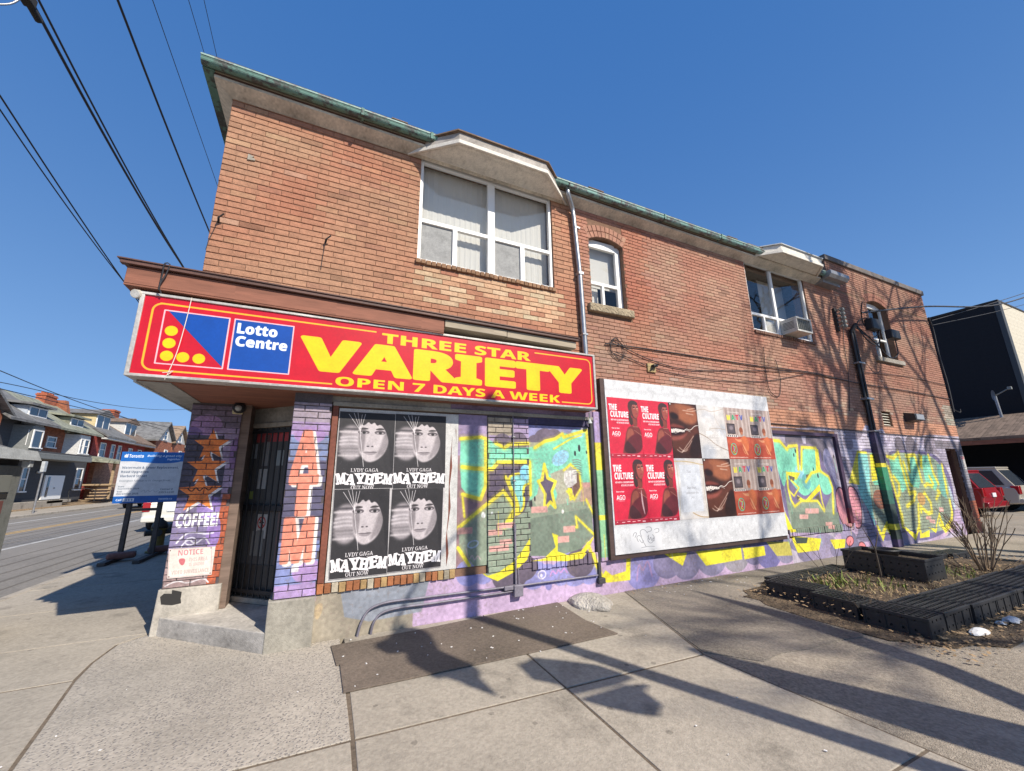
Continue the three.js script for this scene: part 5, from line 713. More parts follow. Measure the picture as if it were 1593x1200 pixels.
{
  const P4 = 'black and white portrait posters on the storefront panel';
  poster('portrait_poster', 'black and white portrait poster, upper left of the four on the storefront', [0.15, 1.53, 0.8, 1.53, 0.79, 2.46, 0.14, 2.455], 0.019, pm('portrait', 0), P4);
  poster('portrait_poster', 'black and white portrait poster, upper right of the four on the storefront', [0.79, 1.53, 1.45, 1.53, 1.44, 2.465, 0.785, 2.46], 0.0185, pm('portrait', 1), P4);
  poster('portrait_poster', 'black and white portrait poster, lower left of the four on the storefront', [0.17, 0.59, 0.79, 0.59, 0.8, 1.55, 0.15, 1.55], 0.0225, pm('portrait', 2), P4);
  poster('portrait_poster', 'black and white portrait poster, lower right of the four on the storefront', [0.78, 0.6, 1.42, 0.605, 1.45, 1.54, 0.79, 1.54], 0.0235, pm('portrait', 3), P4);
  const bb = thing('poster_board', 'large white board with dark frame carrying twelve posters on the mural wall', 'poster board');
  mesh(bb, 'panel', rbox(4.01, 8.1, 0.525, 3.19, 0.07, 0.12, 0.004), mk({ map: N.speck, color: lin(0.84, 0.84, 0.85), roughness: 0.6 }));
  mesh(bb, 'frame', [rbox(3.93, 4.012, 0.455, 3.2, -0.005, 0.11, 0.006), rbox(4.012, 8.1, 0.455, 0.527, -0.005, 0.1, 0.006), rbox(8.06, 8.12, 0.53, 3.17, -0.005, 0.068, 0.004), rbox(4.012, 8.06, 3.1, 3.17, -0.005, 0.068, 0.004)], mk({ map: N.wood, color: lin(0.1, 0.06, 0.055), roughness: 0.7 }));
  {
    const [cv, c] = canvas(256, 256); c.fillStyle = '#d2d2d4'; c.fillRect(0, 0, 256, 256);
    for (const p of [[60, 170, 40, 120, 80, 100, 100, 180, 120, 230], [90, 120, 70, 70, 110, 40, 140, 90], [130, 30, 170, 20, 180, 70, 140, 80], [150, 110, 130, 160, 160, 210, 200, 150, 180, 110], [200, 60, 235, 40, 240, 90, 205, 95], [20, 110, 30, 70, 55, 80, 35, 125], [80, 235, 140, 225, 190, 235], [140, 120, 150, 180, 165, 120, 170, 190, 185, 130, 190, 180], [70, 150, 90, 200, 100, 160]]) smooth(c, p, null, '#4a4a52', 3, true);
    const gq = new THREE.PlaneGeometry(0.62, 0.36).translate(4.62, 0.74, 0.1215); gq.userData.uvDone = true; mesh(bb, 'scribble', gq, mk({ map: canTex(cv), roughness: 0.6 }));
  }
  const X = [4.035, 4.7, 5.355, 6.035, 6.74, 7.41, 8.085], top = 2.895, mid = 1.94, bot = 0.945, z = 0.1215, G = 'posters pasted on the big white board';
  const at = (i, row, label, m, name, dz = 0) => poster(name, label, row ? [X[i], bot, X[i + 1] - 0.003, bot, X[i + 1] - 0.003, mid - 0.003, X[i], mid - 0.003] : [X[i], mid, X[i + 1] - 0.003, mid, X[i + 1] - 0.003, top, X[i], top], z + dz, m, G);
  at(0, 0, 'red exhibition poster at the top left corner of the white board', pm('culture'), 'exhibition_poster'); at(1, 0, 'red exhibition poster, second from the left in the top row', pm('culture'), 'exhibition_poster');
  at(0, 1, 'red exhibition poster at the bottom left corner, with a pale smear on it', pm('culture', 1), 'exhibition_poster'); at(1, 1, 'red exhibition poster beside the white letter poster in the bottom row', pm('culture'), 'exhibition_poster');
  at(2, 0, 'close-up face poster in the top row between red poster and marble poster', pm('face'), 'face_poster'); at(3, 1, 'close-up face poster in the bottom row beside the pale letter poster', pm('face'), 'face_poster');
  at(3, 0, 'white marbled poster with brown veins in the top row', pm('marble', 1), 'marble_poster'); at(2, 1, 'white marbled poster with handwritten letter in the bottom row', pm('marble', 0), 'marble_poster');
  at(4, 0, 'orange television poster in the top row beside the marbled poster', pm('tv'), 'television_poster'); at(5, 0, 'orange television poster at the top right corner of the board', pm('tv'), 'television_poster'); at(4, 1, 'orange television poster in the bottom row beside the face', pm('tv', 1), 'television_poster'); at(5, 1, 'orange television poster at the bottom right corner of the board', pm('tv', 1), 'television_poster');
  // notices
  const notice = (f, w, h) => { const [cv, c] = canvas(w, h); f(c, w, h); grain(cv, c, 0.08, 0); return mk({ map: canTex(cv), roughness: 0.7 }); };
  poster('notice_board', 'white notice with faded red print screwed to the star pillar', [-1.49, 0.58, -1.075, 0.58, -1.075, 0.895, -1.52, 0.9], -0.993, notice((c, w, h) => { c.fillStyle = '#d5cfc6'; c.fillRect(0, 0, w, h); fit(c, 'NOTICE', 60, 12, 220, 50, 'bold #px sans-serif', '#c58085'); smooth(c, [60, 70, 110, 70, 100, 120, 75, 115], '#c26a70'); fit(c, 'THIS AREA', 130, 70, 250, 96, 'bold #px sans-serif', '#c7a6a2'); fit(c, 'IS UNDER', 130, 104, 230, 128, 'bold #px sans-serif', '#c9aaa6'); fit(c, 'VIDEO SURVEILLANCE', 24, 150, 260, 176, 'bold #px sans-serif', '#b9a29c'); for (const [x, y] of [[10, 12], [w - 10, 12], [10, h - 12], [w - 10, h - 12]]) oval(c, x, y, 4, 4, '#4c4540'); c.strokeStyle = '#c39a9c'; c.lineWidth = 3; c.strokeRect(5, 5, w - 10, h - 10); }, 280, 200), null, 0.006).userData.category = 'notice';
  poster('parking_notice', 'small white notice with red heading beside the maroon side door', [16.74, 1.72, 17.0, 1.72, 17.0, 2.12, 16.74, 2.12], 0.012, notice((c, w, h) => { c.fillStyle = '#bab6b2'; c.fillRect(0, 0, w, h); c.fillStyle = '#a5333b'; c.fillRect(8, 10, w - 16, 30); fit(c, 'NOTICE', 18, 16, w - 18, 34, 'bold #px sans-serif', '#d9d4d0'); for (let k = 0; k < 5; k++) { c.fillStyle = '#6d6a6a'; c.fillRect(14, 54 + k * 16, w - 28 - (k % 2) * 20, 6); } }, 96, 144), null, 0.004).userData.category = 'notice';
}

// ---------------------------------------------------------------- fittings on the walls
{
  const pipeM = mk({ map: N.grime, color: lin(0.36, 0.33, 0.4), roughness: 0.6, metalness: 0.2 });
  const t = thing('conduit', 'pair of bent grey conduits along the plinth joining at a junction box', 'conduit');
  mesh(t, 'pipe', tube([[0.5, 0.0, 0.07], [0.53, 0.12, 0.065], [0.6, 0.24, 0.06], [0.74, 0.29, 0.06], [1.2, 0.295, 0.06], [2.28, 0.285, 0.06], [2.42, 0.29, 0.06]], 0.013, 50, 8), pipeM);
  mesh(t, 'pipe', tube([[0.64, 0.0, 0.07], [0.66, 0.1, 0.065], [0.72, 0.18, 0.06], [0.84, 0.215, 0.06], [1.4, 0.22, 0.06], [2.3, 0.225, 0.06], [2.4, 0.23, 0.06]], 0.013, 50, 8), pipeM);
  mesh(t, 'pipe', [rod([2.5, 0.28, 0.06], [3.72, 0.275, 0.055], 0.012)], pipeM);
  mesh(t, 'junction_box', [rbox(2.37, 2.5, 0.16, 0.3, 0.03, 0.11, 0.01), rbox(2.24, 2.37, 0.245, 0.3, 0.04, 0.09, 0.01)], pipeM);
  mesh(t, 'pipe', [rod([2.415, 0.28, 0.06], [2.415, 0.95, 0.055], 0.014), rod([2.46, 0.28, 0.06], [2.45, 0.5, 0.055], 0.009), rod([2.415, 0.95, 0.055], [2.412, 1.04, 0.055], 0.02), rod([2.412, 1.04, 0.055], [2.41, 2.52, 0.05], 0.007)], pipeM);
  for (const y of [0.6, 1.6, 2.2]) mesh(t, 'clip', rbox(2.395, 2.435, y, y + 0.02, 0.03, 0.07, 0.004), MT.steel);
  // electric mast far along the wall
  const e = thing('service_mast', 'black cable bundle and painted duct climbing the far part of the mural wall', 'service mast');
  mesh(e, 'duct', muralDuct(), mk({ map: (() => { const [cv, c] = canvas(64, 512); const bands = [[0, '#3c3550'], [110, '#2b2a40'], [150, '#c9bd3a'], [168, '#2f7d5c'], [270, '#2f5f52'], [330, '#2e3f3c'], [415, '#b7b23a'], [440, '#2d3a35'], [480, '#4a3f60']]; bands.forEach(([y, q], i) => { c.fillStyle = q; c.fillRect(0, y, 64, 512 - y); }); grain(cv, c, 0.2, 0.75, 5); return canTex(cv); })(), roughness: 0.7 }));
  function muralDuct() { const g = rbox(12.02, 12.27, 0.0, 2.66, 0.0, 0.12, 0.015).toNonIndexed(), P = g.attributes.position, uv = new Float32Array(P.count * 2); for (let i = 0; i < P.count; i++) { uv[2 * i] = (P.getX(i) - 12.02) / 0.25; uv[2 * i + 1] = P.getY(i) / 2.66; } g.setAttribute('uv', new THREE.BufferAttribute(uv, 2)); g.userData.uvDone = true; return g; }
  mesh(e, 'conduit', [rod([12.1, 2.6, 0.05], [12.06, 5.2, 0.08], 0.035), rod([12.17, 2.6, 0.05], [12.14, 5.3, 0.08], 0.03), rod([12.22, 2.6, 0.05], [12.2, 5.15, 0.08], 0.025), rod([12.13, 2.6, 0.1], [12.1, 5.25, 0.12], 0.025)], MT.blackPlastic);
  mesh(e, 'weather_head', [rod([12.06, 5.2, 0.08], [12.1, 5.36, 0.16], 0.05), rod([12.14, 5.3, 0.08], [12.2, 5.42, 0.16], 0.045)], MT.black);
  mesh(e, 'clamp', [rbox(11.98, 12.3, 3.42, 3.47, 0, 0.15, 0.006), rbox(12.0, 12.28, 4.35, 4.39, 0, 0.14, 0.006), rbox(11.99, 12.29, 2.63, 2.66, 0, 0.15, 0.006)], MT.steel);
  const lo = (pts) => tube(pts, 0.016, 40, 6);
  mesh(e, 'drip_loop', [lo([[12.1, 5.3, 0.16], [12.25, 5.5, 0.22], [12.45, 5.55, 0.3], [12.6, 5.45, 0.32]]), lo([[12.2, 5.36, 0.16], [12.3, 5.0, 0.25], [12.55, 4.85, 0.3], [12.85, 5.0, 0.3], [12.9, 5.4, 0.3]]), lo([[12.15, 5.3, 0.16], [12.4, 5.05, 0.28], [12.75, 5.15, 0.34], [12.95, 5.5, 0.34]]), lo([[12.2, 5.36, 0.16], [12.7, 4.85, 0.3], [13.1, 4.55, 0.34], [13.5, 4.7, 0.36], [13.55, 5.1, 0.36]]), lo([[12.4, 6.0, 0.3], [12.35, 5.7, 0.25], [12.45, 5.4, 0.22], [12.7, 5.2, 0.3]])], MT.wire);
  mesh(e, 'splice', rbox(12.45, 12.85, 5.25, 5.55, 0.22, 0.4, 0.03), MT.black); mesh(e, 'splice', rbox(13.25, 13.7, 5.1, 5.35, 0.28, 0.44, 0.03), MT.black);
  const ins = thing('insulator_rack', 'rack of grey spool insulators fixed above the service mast', 'insulator rack');
  mesh(ins, 'bracket', [rbox(11.52, 11.6, 5.15, 5.78, 0, 0.06, 0.01)], MT.dark);
  for (let k = 0; k < 5; k++) mesh(ins, 'spool', [rod([11.56, 5.27 + k * 0.11, 0.06], [11.56, 5.27 + k * 0.11, 0.16], 0.02), new THREE.CylinderGeometry(0.055, 0.055, 0.07, 10).rotateZ(Math.PI / 2).translate(11.62, 5.27 + k * 0.11, 0.16), new THREE.CylinderGeometry(0.035, 0.035, 0.13, 10).rotateZ(Math.PI / 2).translate(11.64, 5.27 + k * 0.11, 0.16)], MT.greyPaint);
  const ac = thing('air_conditioner', 'white window air conditioner jutting from the wide window', 'air conditioner');
  mesh(ac, 'case', [rbox(9.27, 9.83, 4.74, 4.78, -0.06, 0.32, 0.008), rbox(9.27, 9.83, 5.04, 5.08, -0.06, 0.32, 0.008), rbox(9.27, 9.3, 4.78, 5.04, -0.06, 0.32, 0.006), rbox(9.8, 9.83, 4.78, 5.04, -0.06, 0.32, 0.006)], mk({ map: N.speck, color: lin(0.78, 0.75, 0.68), roughness: 0.5 }));
  mesh(ac, 'grille', [box(9.3, 9.8, 4.78, 5.04, 0.24, 0.25), ...Array.from({ length: 9 }, (_, k) => box(9.3, 9.8, 4.795 + k * 0.027, 4.803 + k * 0.027, 0.25, 0.3)), ...Array.from({ length: 6 }, (_, k) => box(9.36 + k * 0.07, 9.366 + k * 0.07, 4.78, 5.04, 0.25, 0.31))], MT.greyPaint);
  mesh(ac, 'side_vent', Array.from({ length: 6 }, (_, k) => box(9.266, 9.27, 4.83 + k * 0.03, 4.84 + k * 0.03, 0.02, 0.26)), MT.dark);
  const wl = thing('wall_lamp', 'black box floodlight above the far end of the mural', 'wall lamp');
  mesh(wl, 'housing', [hexa([[14.0, 2.97, 0.0], [14.5, 2.97, 0.0], [14.5, 3.0, 0.24], [14.0, 3.0, 0.24]], [[14.0, 3.22, 0.0], [14.5, 3.22, 0.0], [14.5, 3.17, 0.22], [14.0, 3.17, 0.22]])], MT.blackPlastic); mesh(wl, 'lens', box(14.05, 14.45, 3.02, 3.15, 0.232, 0.242), mk({ color: lin(0.3, 0.3, 0.3), roughness: 0.2 }));
  const fx = thing('meter_plate', 'square yellowish plate with black bracket beside the poster board top', 'wall plate');
  mesh(fx, 'plate', rbox(5.06, 5.25, 3.44, 3.6, 0.0, 0.03, 0.006), mk({ map: N.grime, color: lin(0.62, 0.45, 0.2), roughness: 0.7 })); mesh(fx, 'bracket', [rod([5.1, 3.46, 0.03], [5.22, 3.58, 0.12], 0.012), rbox(5.14, 5.24, 3.53, 3.57, 0.03, 0.1, 0.008)], MT.black);
  solo('wall_tag', 'small white tag fixed high on the left of the brick wall', 'wall tag', [slab([-1.15, 5.52, -1.07, 5.53, -1.075, 5.555, -1.11, 5.56, -1.085, 5.585, -1.15, 5.6], 0.003, 0.02)], mk({ map: N.grime, color: lin(0.62, 0.56, 0.46), roughness: 0.7 }));
  const hook = (x, y, dx, label) => { const t2 = thing('wall_hook', label, 'wall hook', [0, 0, 0], 0, 'wire hooks on the upper brick wall'); mesh(t2, 'hook', [rod([x, y, 0], [x + 0.01, y + 0.02, 0.07], 0.012), rod([x + 0.01, y + 0.02, 0.07], [x + 0.06, y + 0.07, 0.09], 0.009)], MT.dark); mesh(t2, 'lead', tube([[x, y, 0.04], [x + dx * 0.4, y - 0.12, 0.015], [x + dx * 0.8, y - 0.25, 0.012], [x + dx, y - 0.38, 0.01]], 0.004, 12, 5), MT.wire); };
  hook(-1.33, 4.6, -0.07, 'rusty hook and hanging lead near the left edge of the upper wall'); hook(-0.2, 4.62, -0.02, 'rusty hook and hanging lead below the middle of the upper wall');
  // loose cables on the wall
  solo('cable_coil', 'tangled coil of thin black cable on the wall right of the sign', 'cable coil', [0, 1, 2, 3].map((k) => tube(Array.from({ length: 14 }, (_, i) => { const a = i / 14 * Math.PI * 2; return [4.42 + Math.cos(a + k) * (0.1 + 0.05 * hash(i, k, 3) + 0.02 * k), 3.78 + Math.sin(a + k) * (0.12 + 0.1 * hash(i, k, 4)), 0.015 + 0.008 * k]; }), 0.0035, 40, 5, true)), MT.wire);
  const cab = (label, pts, r = 0.01) => solo('wall_cable', label, 'cable', [tube(pts, r, 60, 5)], MT.wire, 'cables strung along the brick wall');
  const wp = (a, z = 0.025) => { const o = []; for (let i = 0; i < a.length; i += 2) o.push([a[i], a[i + 1], z]); return o; };
  cab('upper black cable from the coil sagging to the far service mast', wp([4.16,3.84,4.79,3.86,5.95,3.87,8.19,3.88,10.03,3.93,11.89,3.85,14.12,3.85,17.13,3.8]), 0.011);
  cab('middle thin cable crossing below the plate toward the mast', wp([4.3,3.92,4.99,3.7,5.91,3.58,7.35,3.7,9.77,3.9,11.05,3.87]), 0.008);
  cab('lower thin cable drooping over the poster board', wp([4.35,3.72,5.27,3.51,6.57,3.45,8.11,3.54,9.76,3.86]), 0.007);
  cab('long straight wire along the top edge of the mural', wp([8.27,2.67,10.37,2.65,13.55,2.61,17.16,2.61]), 0.01);
  cab('hanging cable loop between poster board and wide window', wp([8.43,4.34,8.37,3.76,8.42,3.35,8.68,3.27,8.83,3.66,8.78,4.09]), 0.007);
  cab('thin drop cable beneath the insulator rack', wp([11.87,5.4,11.7,4.77,11.63,4.09,11.33,3.1]), 0.008);
  cab('upper wire stub near the end of the brick wall', wp([12.46,4.17,13.61,4.24,15.05,4.28,17.03,4.23]), 0.008);
  // over the door
  solo('alarm_box', 'small yellowish alarm box over the shop door', 'alarm box', [rbox(-1.1, -0.99, 2.5, 2.6, -1.0, -0.95, 0.008)], mk({ color: lin(0.6, 0.52, 0.3), roughness: 0.6 }));
  const dl = thing('door_lamp', 'round dark lamp under the overhang above the door', 'lamp'); mesh(dl, 'shade', [new THREE.SphereGeometry(0.075, 14, 10, 0, Math.PI * 2, 0, Math.PI / 2).rotateX(Math.PI / 2).translate(-1.02, 2.57, -0.9), rod([-1.02, 2.57, -0.9], [-1.02, 2.63, -0.9], 0.02)], MT.black); mesh(dl, 'bulb', new THREE.SphereGeometry(0.04, 12, 8).translate(-1.02, 2.56, -0.85), mk({ color: lin(0.35, 0.35, 0.33), roughness: 0.3 }));
  const fl = thing('spot_lamp', 'pale cylindrical lamp under the left tip of the cornice', 'lamp'); mesh(fl, 'body', [rod([-1.78, 3.5, 0.2], [-1.8, 3.46, 0.32], 0.045, 0.045, 12)], mk({ color: lin(0.6, 0.56, 0.48), roughness: 0.6 })); mesh(fl, 'lens', rod([-1.8, 3.458, 0.322], [-1.801, 3.455, 0.33], 0.038, 0.038, 12), MT.white);
  solo('cable_clip', 'loop of dark cable over the left end of the brown cornice', 'cable', [tube([[-1.62, 3.52, 0.36], [-1.61, 3.7, 0.375], [-1.6, 3.8, 0.39], [-1.57, 3.81, 0.38], [-1.58, 3.7, 0.372], [-1.62, 3.55, 0.36], [-1.6, 3.49, 0.34]], 0.007, 30, 5)], MT.wire);
  const sp = thing('end_bracket', 'small pale bracket lamp under the right end of the sign', 'lamp'); mesh(sp, 'cup', new THREE.ConeGeometry(0.04, 0.09, 10).translate(3.7, 2.5, 0.1), MT.greyLight); mesh(sp, 'stem', rod([3.7, 2.54, 0.1], [3.7, 2.62, 0.1], 0.012), MT.steel);
}

// ---------------------------------------------------------------- left: roadworks sign, hydrant, cabinet
{
  const [cv, c] = canvas(640, 632); c.fillStyle = '#c9cbd0'; c.fillRect(0, 0, 640, 632); c.fillStyle = '#1763b4'; c.fillRect(0, 0, 640, 120); smooth(c, [0, 100, 200, 130, 430, 150, 640, 125, 640, 60, 0, 60], '#1763b4'); c.fillStyle = '#1558a6'; c.fillRect(0, 548, 640, 84);
  poly(c, [30, 70, 30, 40, 42, 40, 42, 25, 54, 40, 66, 22, 66, 72], '#e8ecf2'); fit(c, 'Toronto', 76, 32, 222, 74, 'bold #px sans-serif', '#e8ecf2'); fit(c, 'Building a great city', 258, 34, 622, 68, 'italic bold #px sans-serif', '#d6e2f2'); fit(c, 'together', 470, 78, 610, 110, 'italic bold #px sans-serif', '#d6e2f2');
  fit(c, 'Watermain & Sewer Replacement,', 28, 182, 606, 222, 'bold #px sans-serif', '#40546f'); fit(c, 'Road Upgrades', 28, 236, 300, 272, 'bold #px sans-serif', '#40546f'); fit(c, 'Harbord Street', 28, 286, 290, 318, 'bold #px sans-serif', '#40546f'); fit(c, 'Ossington Avenue to St. George Street', 26, 350, 540, 378, '#px sans-serif', '#4e5c6c');
  fit(c, 'Start:', 26, 420, 90, 440, 'bold #px sans-serif', '#4e5c6c'); fit(c, 'September 2024', 26, 448, 236, 470, 'bold #px sans-serif', '#4e5c6c'); fit(c, 'End:', 26, 482, 76, 500, 'bold #px sans-serif', '#4e5c6c'); fit(c, 'December 2025', 26, 508, 236, 530, 'bold #px sans-serif', '#4e5c6c'); smooth(c, [260, 500, 290, 460, 300, 520, 330, 470, 350, 510, 380, 465, 400, 515, 440, 480], null, '#7a8494', 3, true); fit(c, 'Contract #', 450, 460, 580, 484, 'bold #px sans-serif', '#4e5c6c'); fit(c, '23ECS-LU-07', 440, 496, 600, 520, 'bold #px sans-serif', '#4e5c6c');
  fit(c, 'Call', 30, 580, 84, 606, 'bold #px sans-serif', '#e2e9f2'); c.fillStyle = '#d5dde8'; c.fillRect(96, 574, 110, 40); fit(c, '311', 112, 580, 190, 608, 'bold #px sans-serif', '#1558a6'); fit(c, 'toronto.ca', 450, 580, 590, 604, 'bold #px sans-serif', '#c9d7ea'); grain(cv, c, 0.06, 0);
  const t = thing('roadworks_sign', 'blue and white city roadworks sign on two posts standing on the side pavement', 'sign');
  const g = new THREE.PlaneGeometry(1.15, 1.15).translate(-3.62, 1.78, -7.088); g.userData.uvDone = true;
  mesh(t, 'print', g, mk({ map: canTex(cv), roughness: 0.45 })); mesh(t, 'panel', rbox(-4.195, -3.045, 1.205, 2.355, -7.115, -7.09, 0.006), MT.greyLight);
  const pm2 = mk({ map: N.speck, color: lin(0.11, 0.09, 0.08), roughness: 0.7 });
  mesh(t, 'post', rbox(-3.95, -3.86, 0.05, 1.9, -7.2, -7.116, 0.01), pm2); mesh(t, 'post', rbox(-3.4, -3.31, 0.05, 1.9, -7.2, -7.116, 0.01), pm2); mesh(t, 'cross_bar', rbox(-3.86, -3.4, 1.02, 1.08, -7.18, -7.13, 0.008), pm2);
  mesh(t, 'skid', rbox(-3.97, -3.84, 0.0, 0.07, -7.9, -6.3, 0.01), pm2); mesh(t, 'skid', rbox(-3.42, -3.29, 0.0, 0.07, -7.9, -6.3, 0.01), pm2);
  for (const [x, z, lab] of [[-3.78, -6.85, 'worn red sandbag on the near skid of the roadworks sign'], [-3.3, -7.55, 'worn red sandbag on the far skid beside the hydrant']]) solo('sandbag', lab, 'sandbag', [new RoundedBoxGeometry(0.48, 0.13, 0.26, 4, 0.06).rotateY(0.3).translate(x, 0.12, z)], mk({ map: N.grime, color: lin(0.36, 0.17, 0.14), roughness: 0.95 }));
  const h = thing('fire_hydrant', 'yellow fire hydrant with dark cap behind the roadworks sign post', 'hydrant', [-3.5, 0, -7.95]);
  const yl = mk({ map: N.grime, color: lin(0.42, 0.32, 0.09), roughness: 0.6 }), bk = mk({ map: N.grime, color: lin(0.09, 0.09, 0.085), roughness: 0.6 });
  const L = (p) => p.map(([x, y]) => new THREE.Vector2(x, y));
  mesh(h, 'barrel', new THREE.LatheGeometry(L([[0, 0], [0.2, 0], [0.2, 0.04], [0.14, 0.06], [0.13, 0.5], [0.16, 0.52], [0.16, 0.56], [0, 0.56]]), 18), yl); mesh(h, 'bonnet', new THREE.LatheGeometry(L([[0, 0.56], [0.165, 0.56], [0.16, 0.62], [0.13, 0.7], [0.06, 0.75], [0.05, 0.8], [0, 0.8]]), 18), bk);
  mesh(h, 'nozzle', [rod([-0.1, 0.46, 0.05], [-0.24, 0.46, 0.12], 0.07, 0.07, 12)], bk); mesh(h, 'nozzle', [rod([0.1, 0.46, -0.05], [0.22, 0.46, -0.1], 0.055, 0.055, 12)], bk); mesh(h, 'pumper_nozzle', [rod([0.02, 0.46, 0.1], [0.05, 0.46, 0.22], 0.08, 0.08, 12)], bk);
  // street cabinet at the picture's left edge
  const cb = thing('street_cabinet', 'tall grey street cabinet with overhanging pale lid at the left edge', 'street cabinet');
  mesh(cb, 'body', rbox(-4.0, -3.45, 0.0, 1.88, -2.2, -1.3, 0.02), MT.greyPaint); mesh(cb, 'lid', [hexa([[-4.12, 1.95, -2.34], [-3.36, 1.95, -2.34], [-3.36, 1.95, -1.15], [-4.12, 1.95, -1.15]].reverse(), [[-4.08, 2.07, -2.3], [-3.4, 2.07, -2.3], [-3.4, 2.09, -1.2], [-4.08, 2.09, -1.2]].reverse())], MT.greyLight); mesh(cb, 'neck', box(-3.95, -3.48, 1.87, 1.955, -2.15, -1.35), MT.dark);
  mesh(cb, 'lid_bracket', rbox(-3.46, -3.38, 1.86, 1.95, -2.24, -2.16, 0.01), MT.greyLight);
  mesh(cb, 'graffiti_plate', rbox(-3.451, -3.44, 1.56, 1.76, -2.02, -1.6, 0.004), mk({ map: (() => { const [k, q] = canvas(160, 128); q.fillStyle = '#8b8d88'; q.fillRect(0, 0, 160, 128); for (let i = 0; i < 5; i++) smooth(q, [12 + i * 28, 30, 30 + i * 28, 60, 14 + i * 28, 90, 34 + i * 26, 40], null, '#cfcfc9', 6, true); grain(k, q, 0.2, 0); return canTex(k); })(), roughness: 0.7 })); mesh(cb, 'slot', box(-3.45, -3.443, 1.49, 1.545, -2.02, -1.6), MT.dark); mesh(cb, 'sticker', box(-3.45, -3.442, 1.26, 1.46, -1.98, -1.6), mk({ map: N.grime, color: lin(0.42, 0.17, 0.15), roughness: 0.8 }));
}

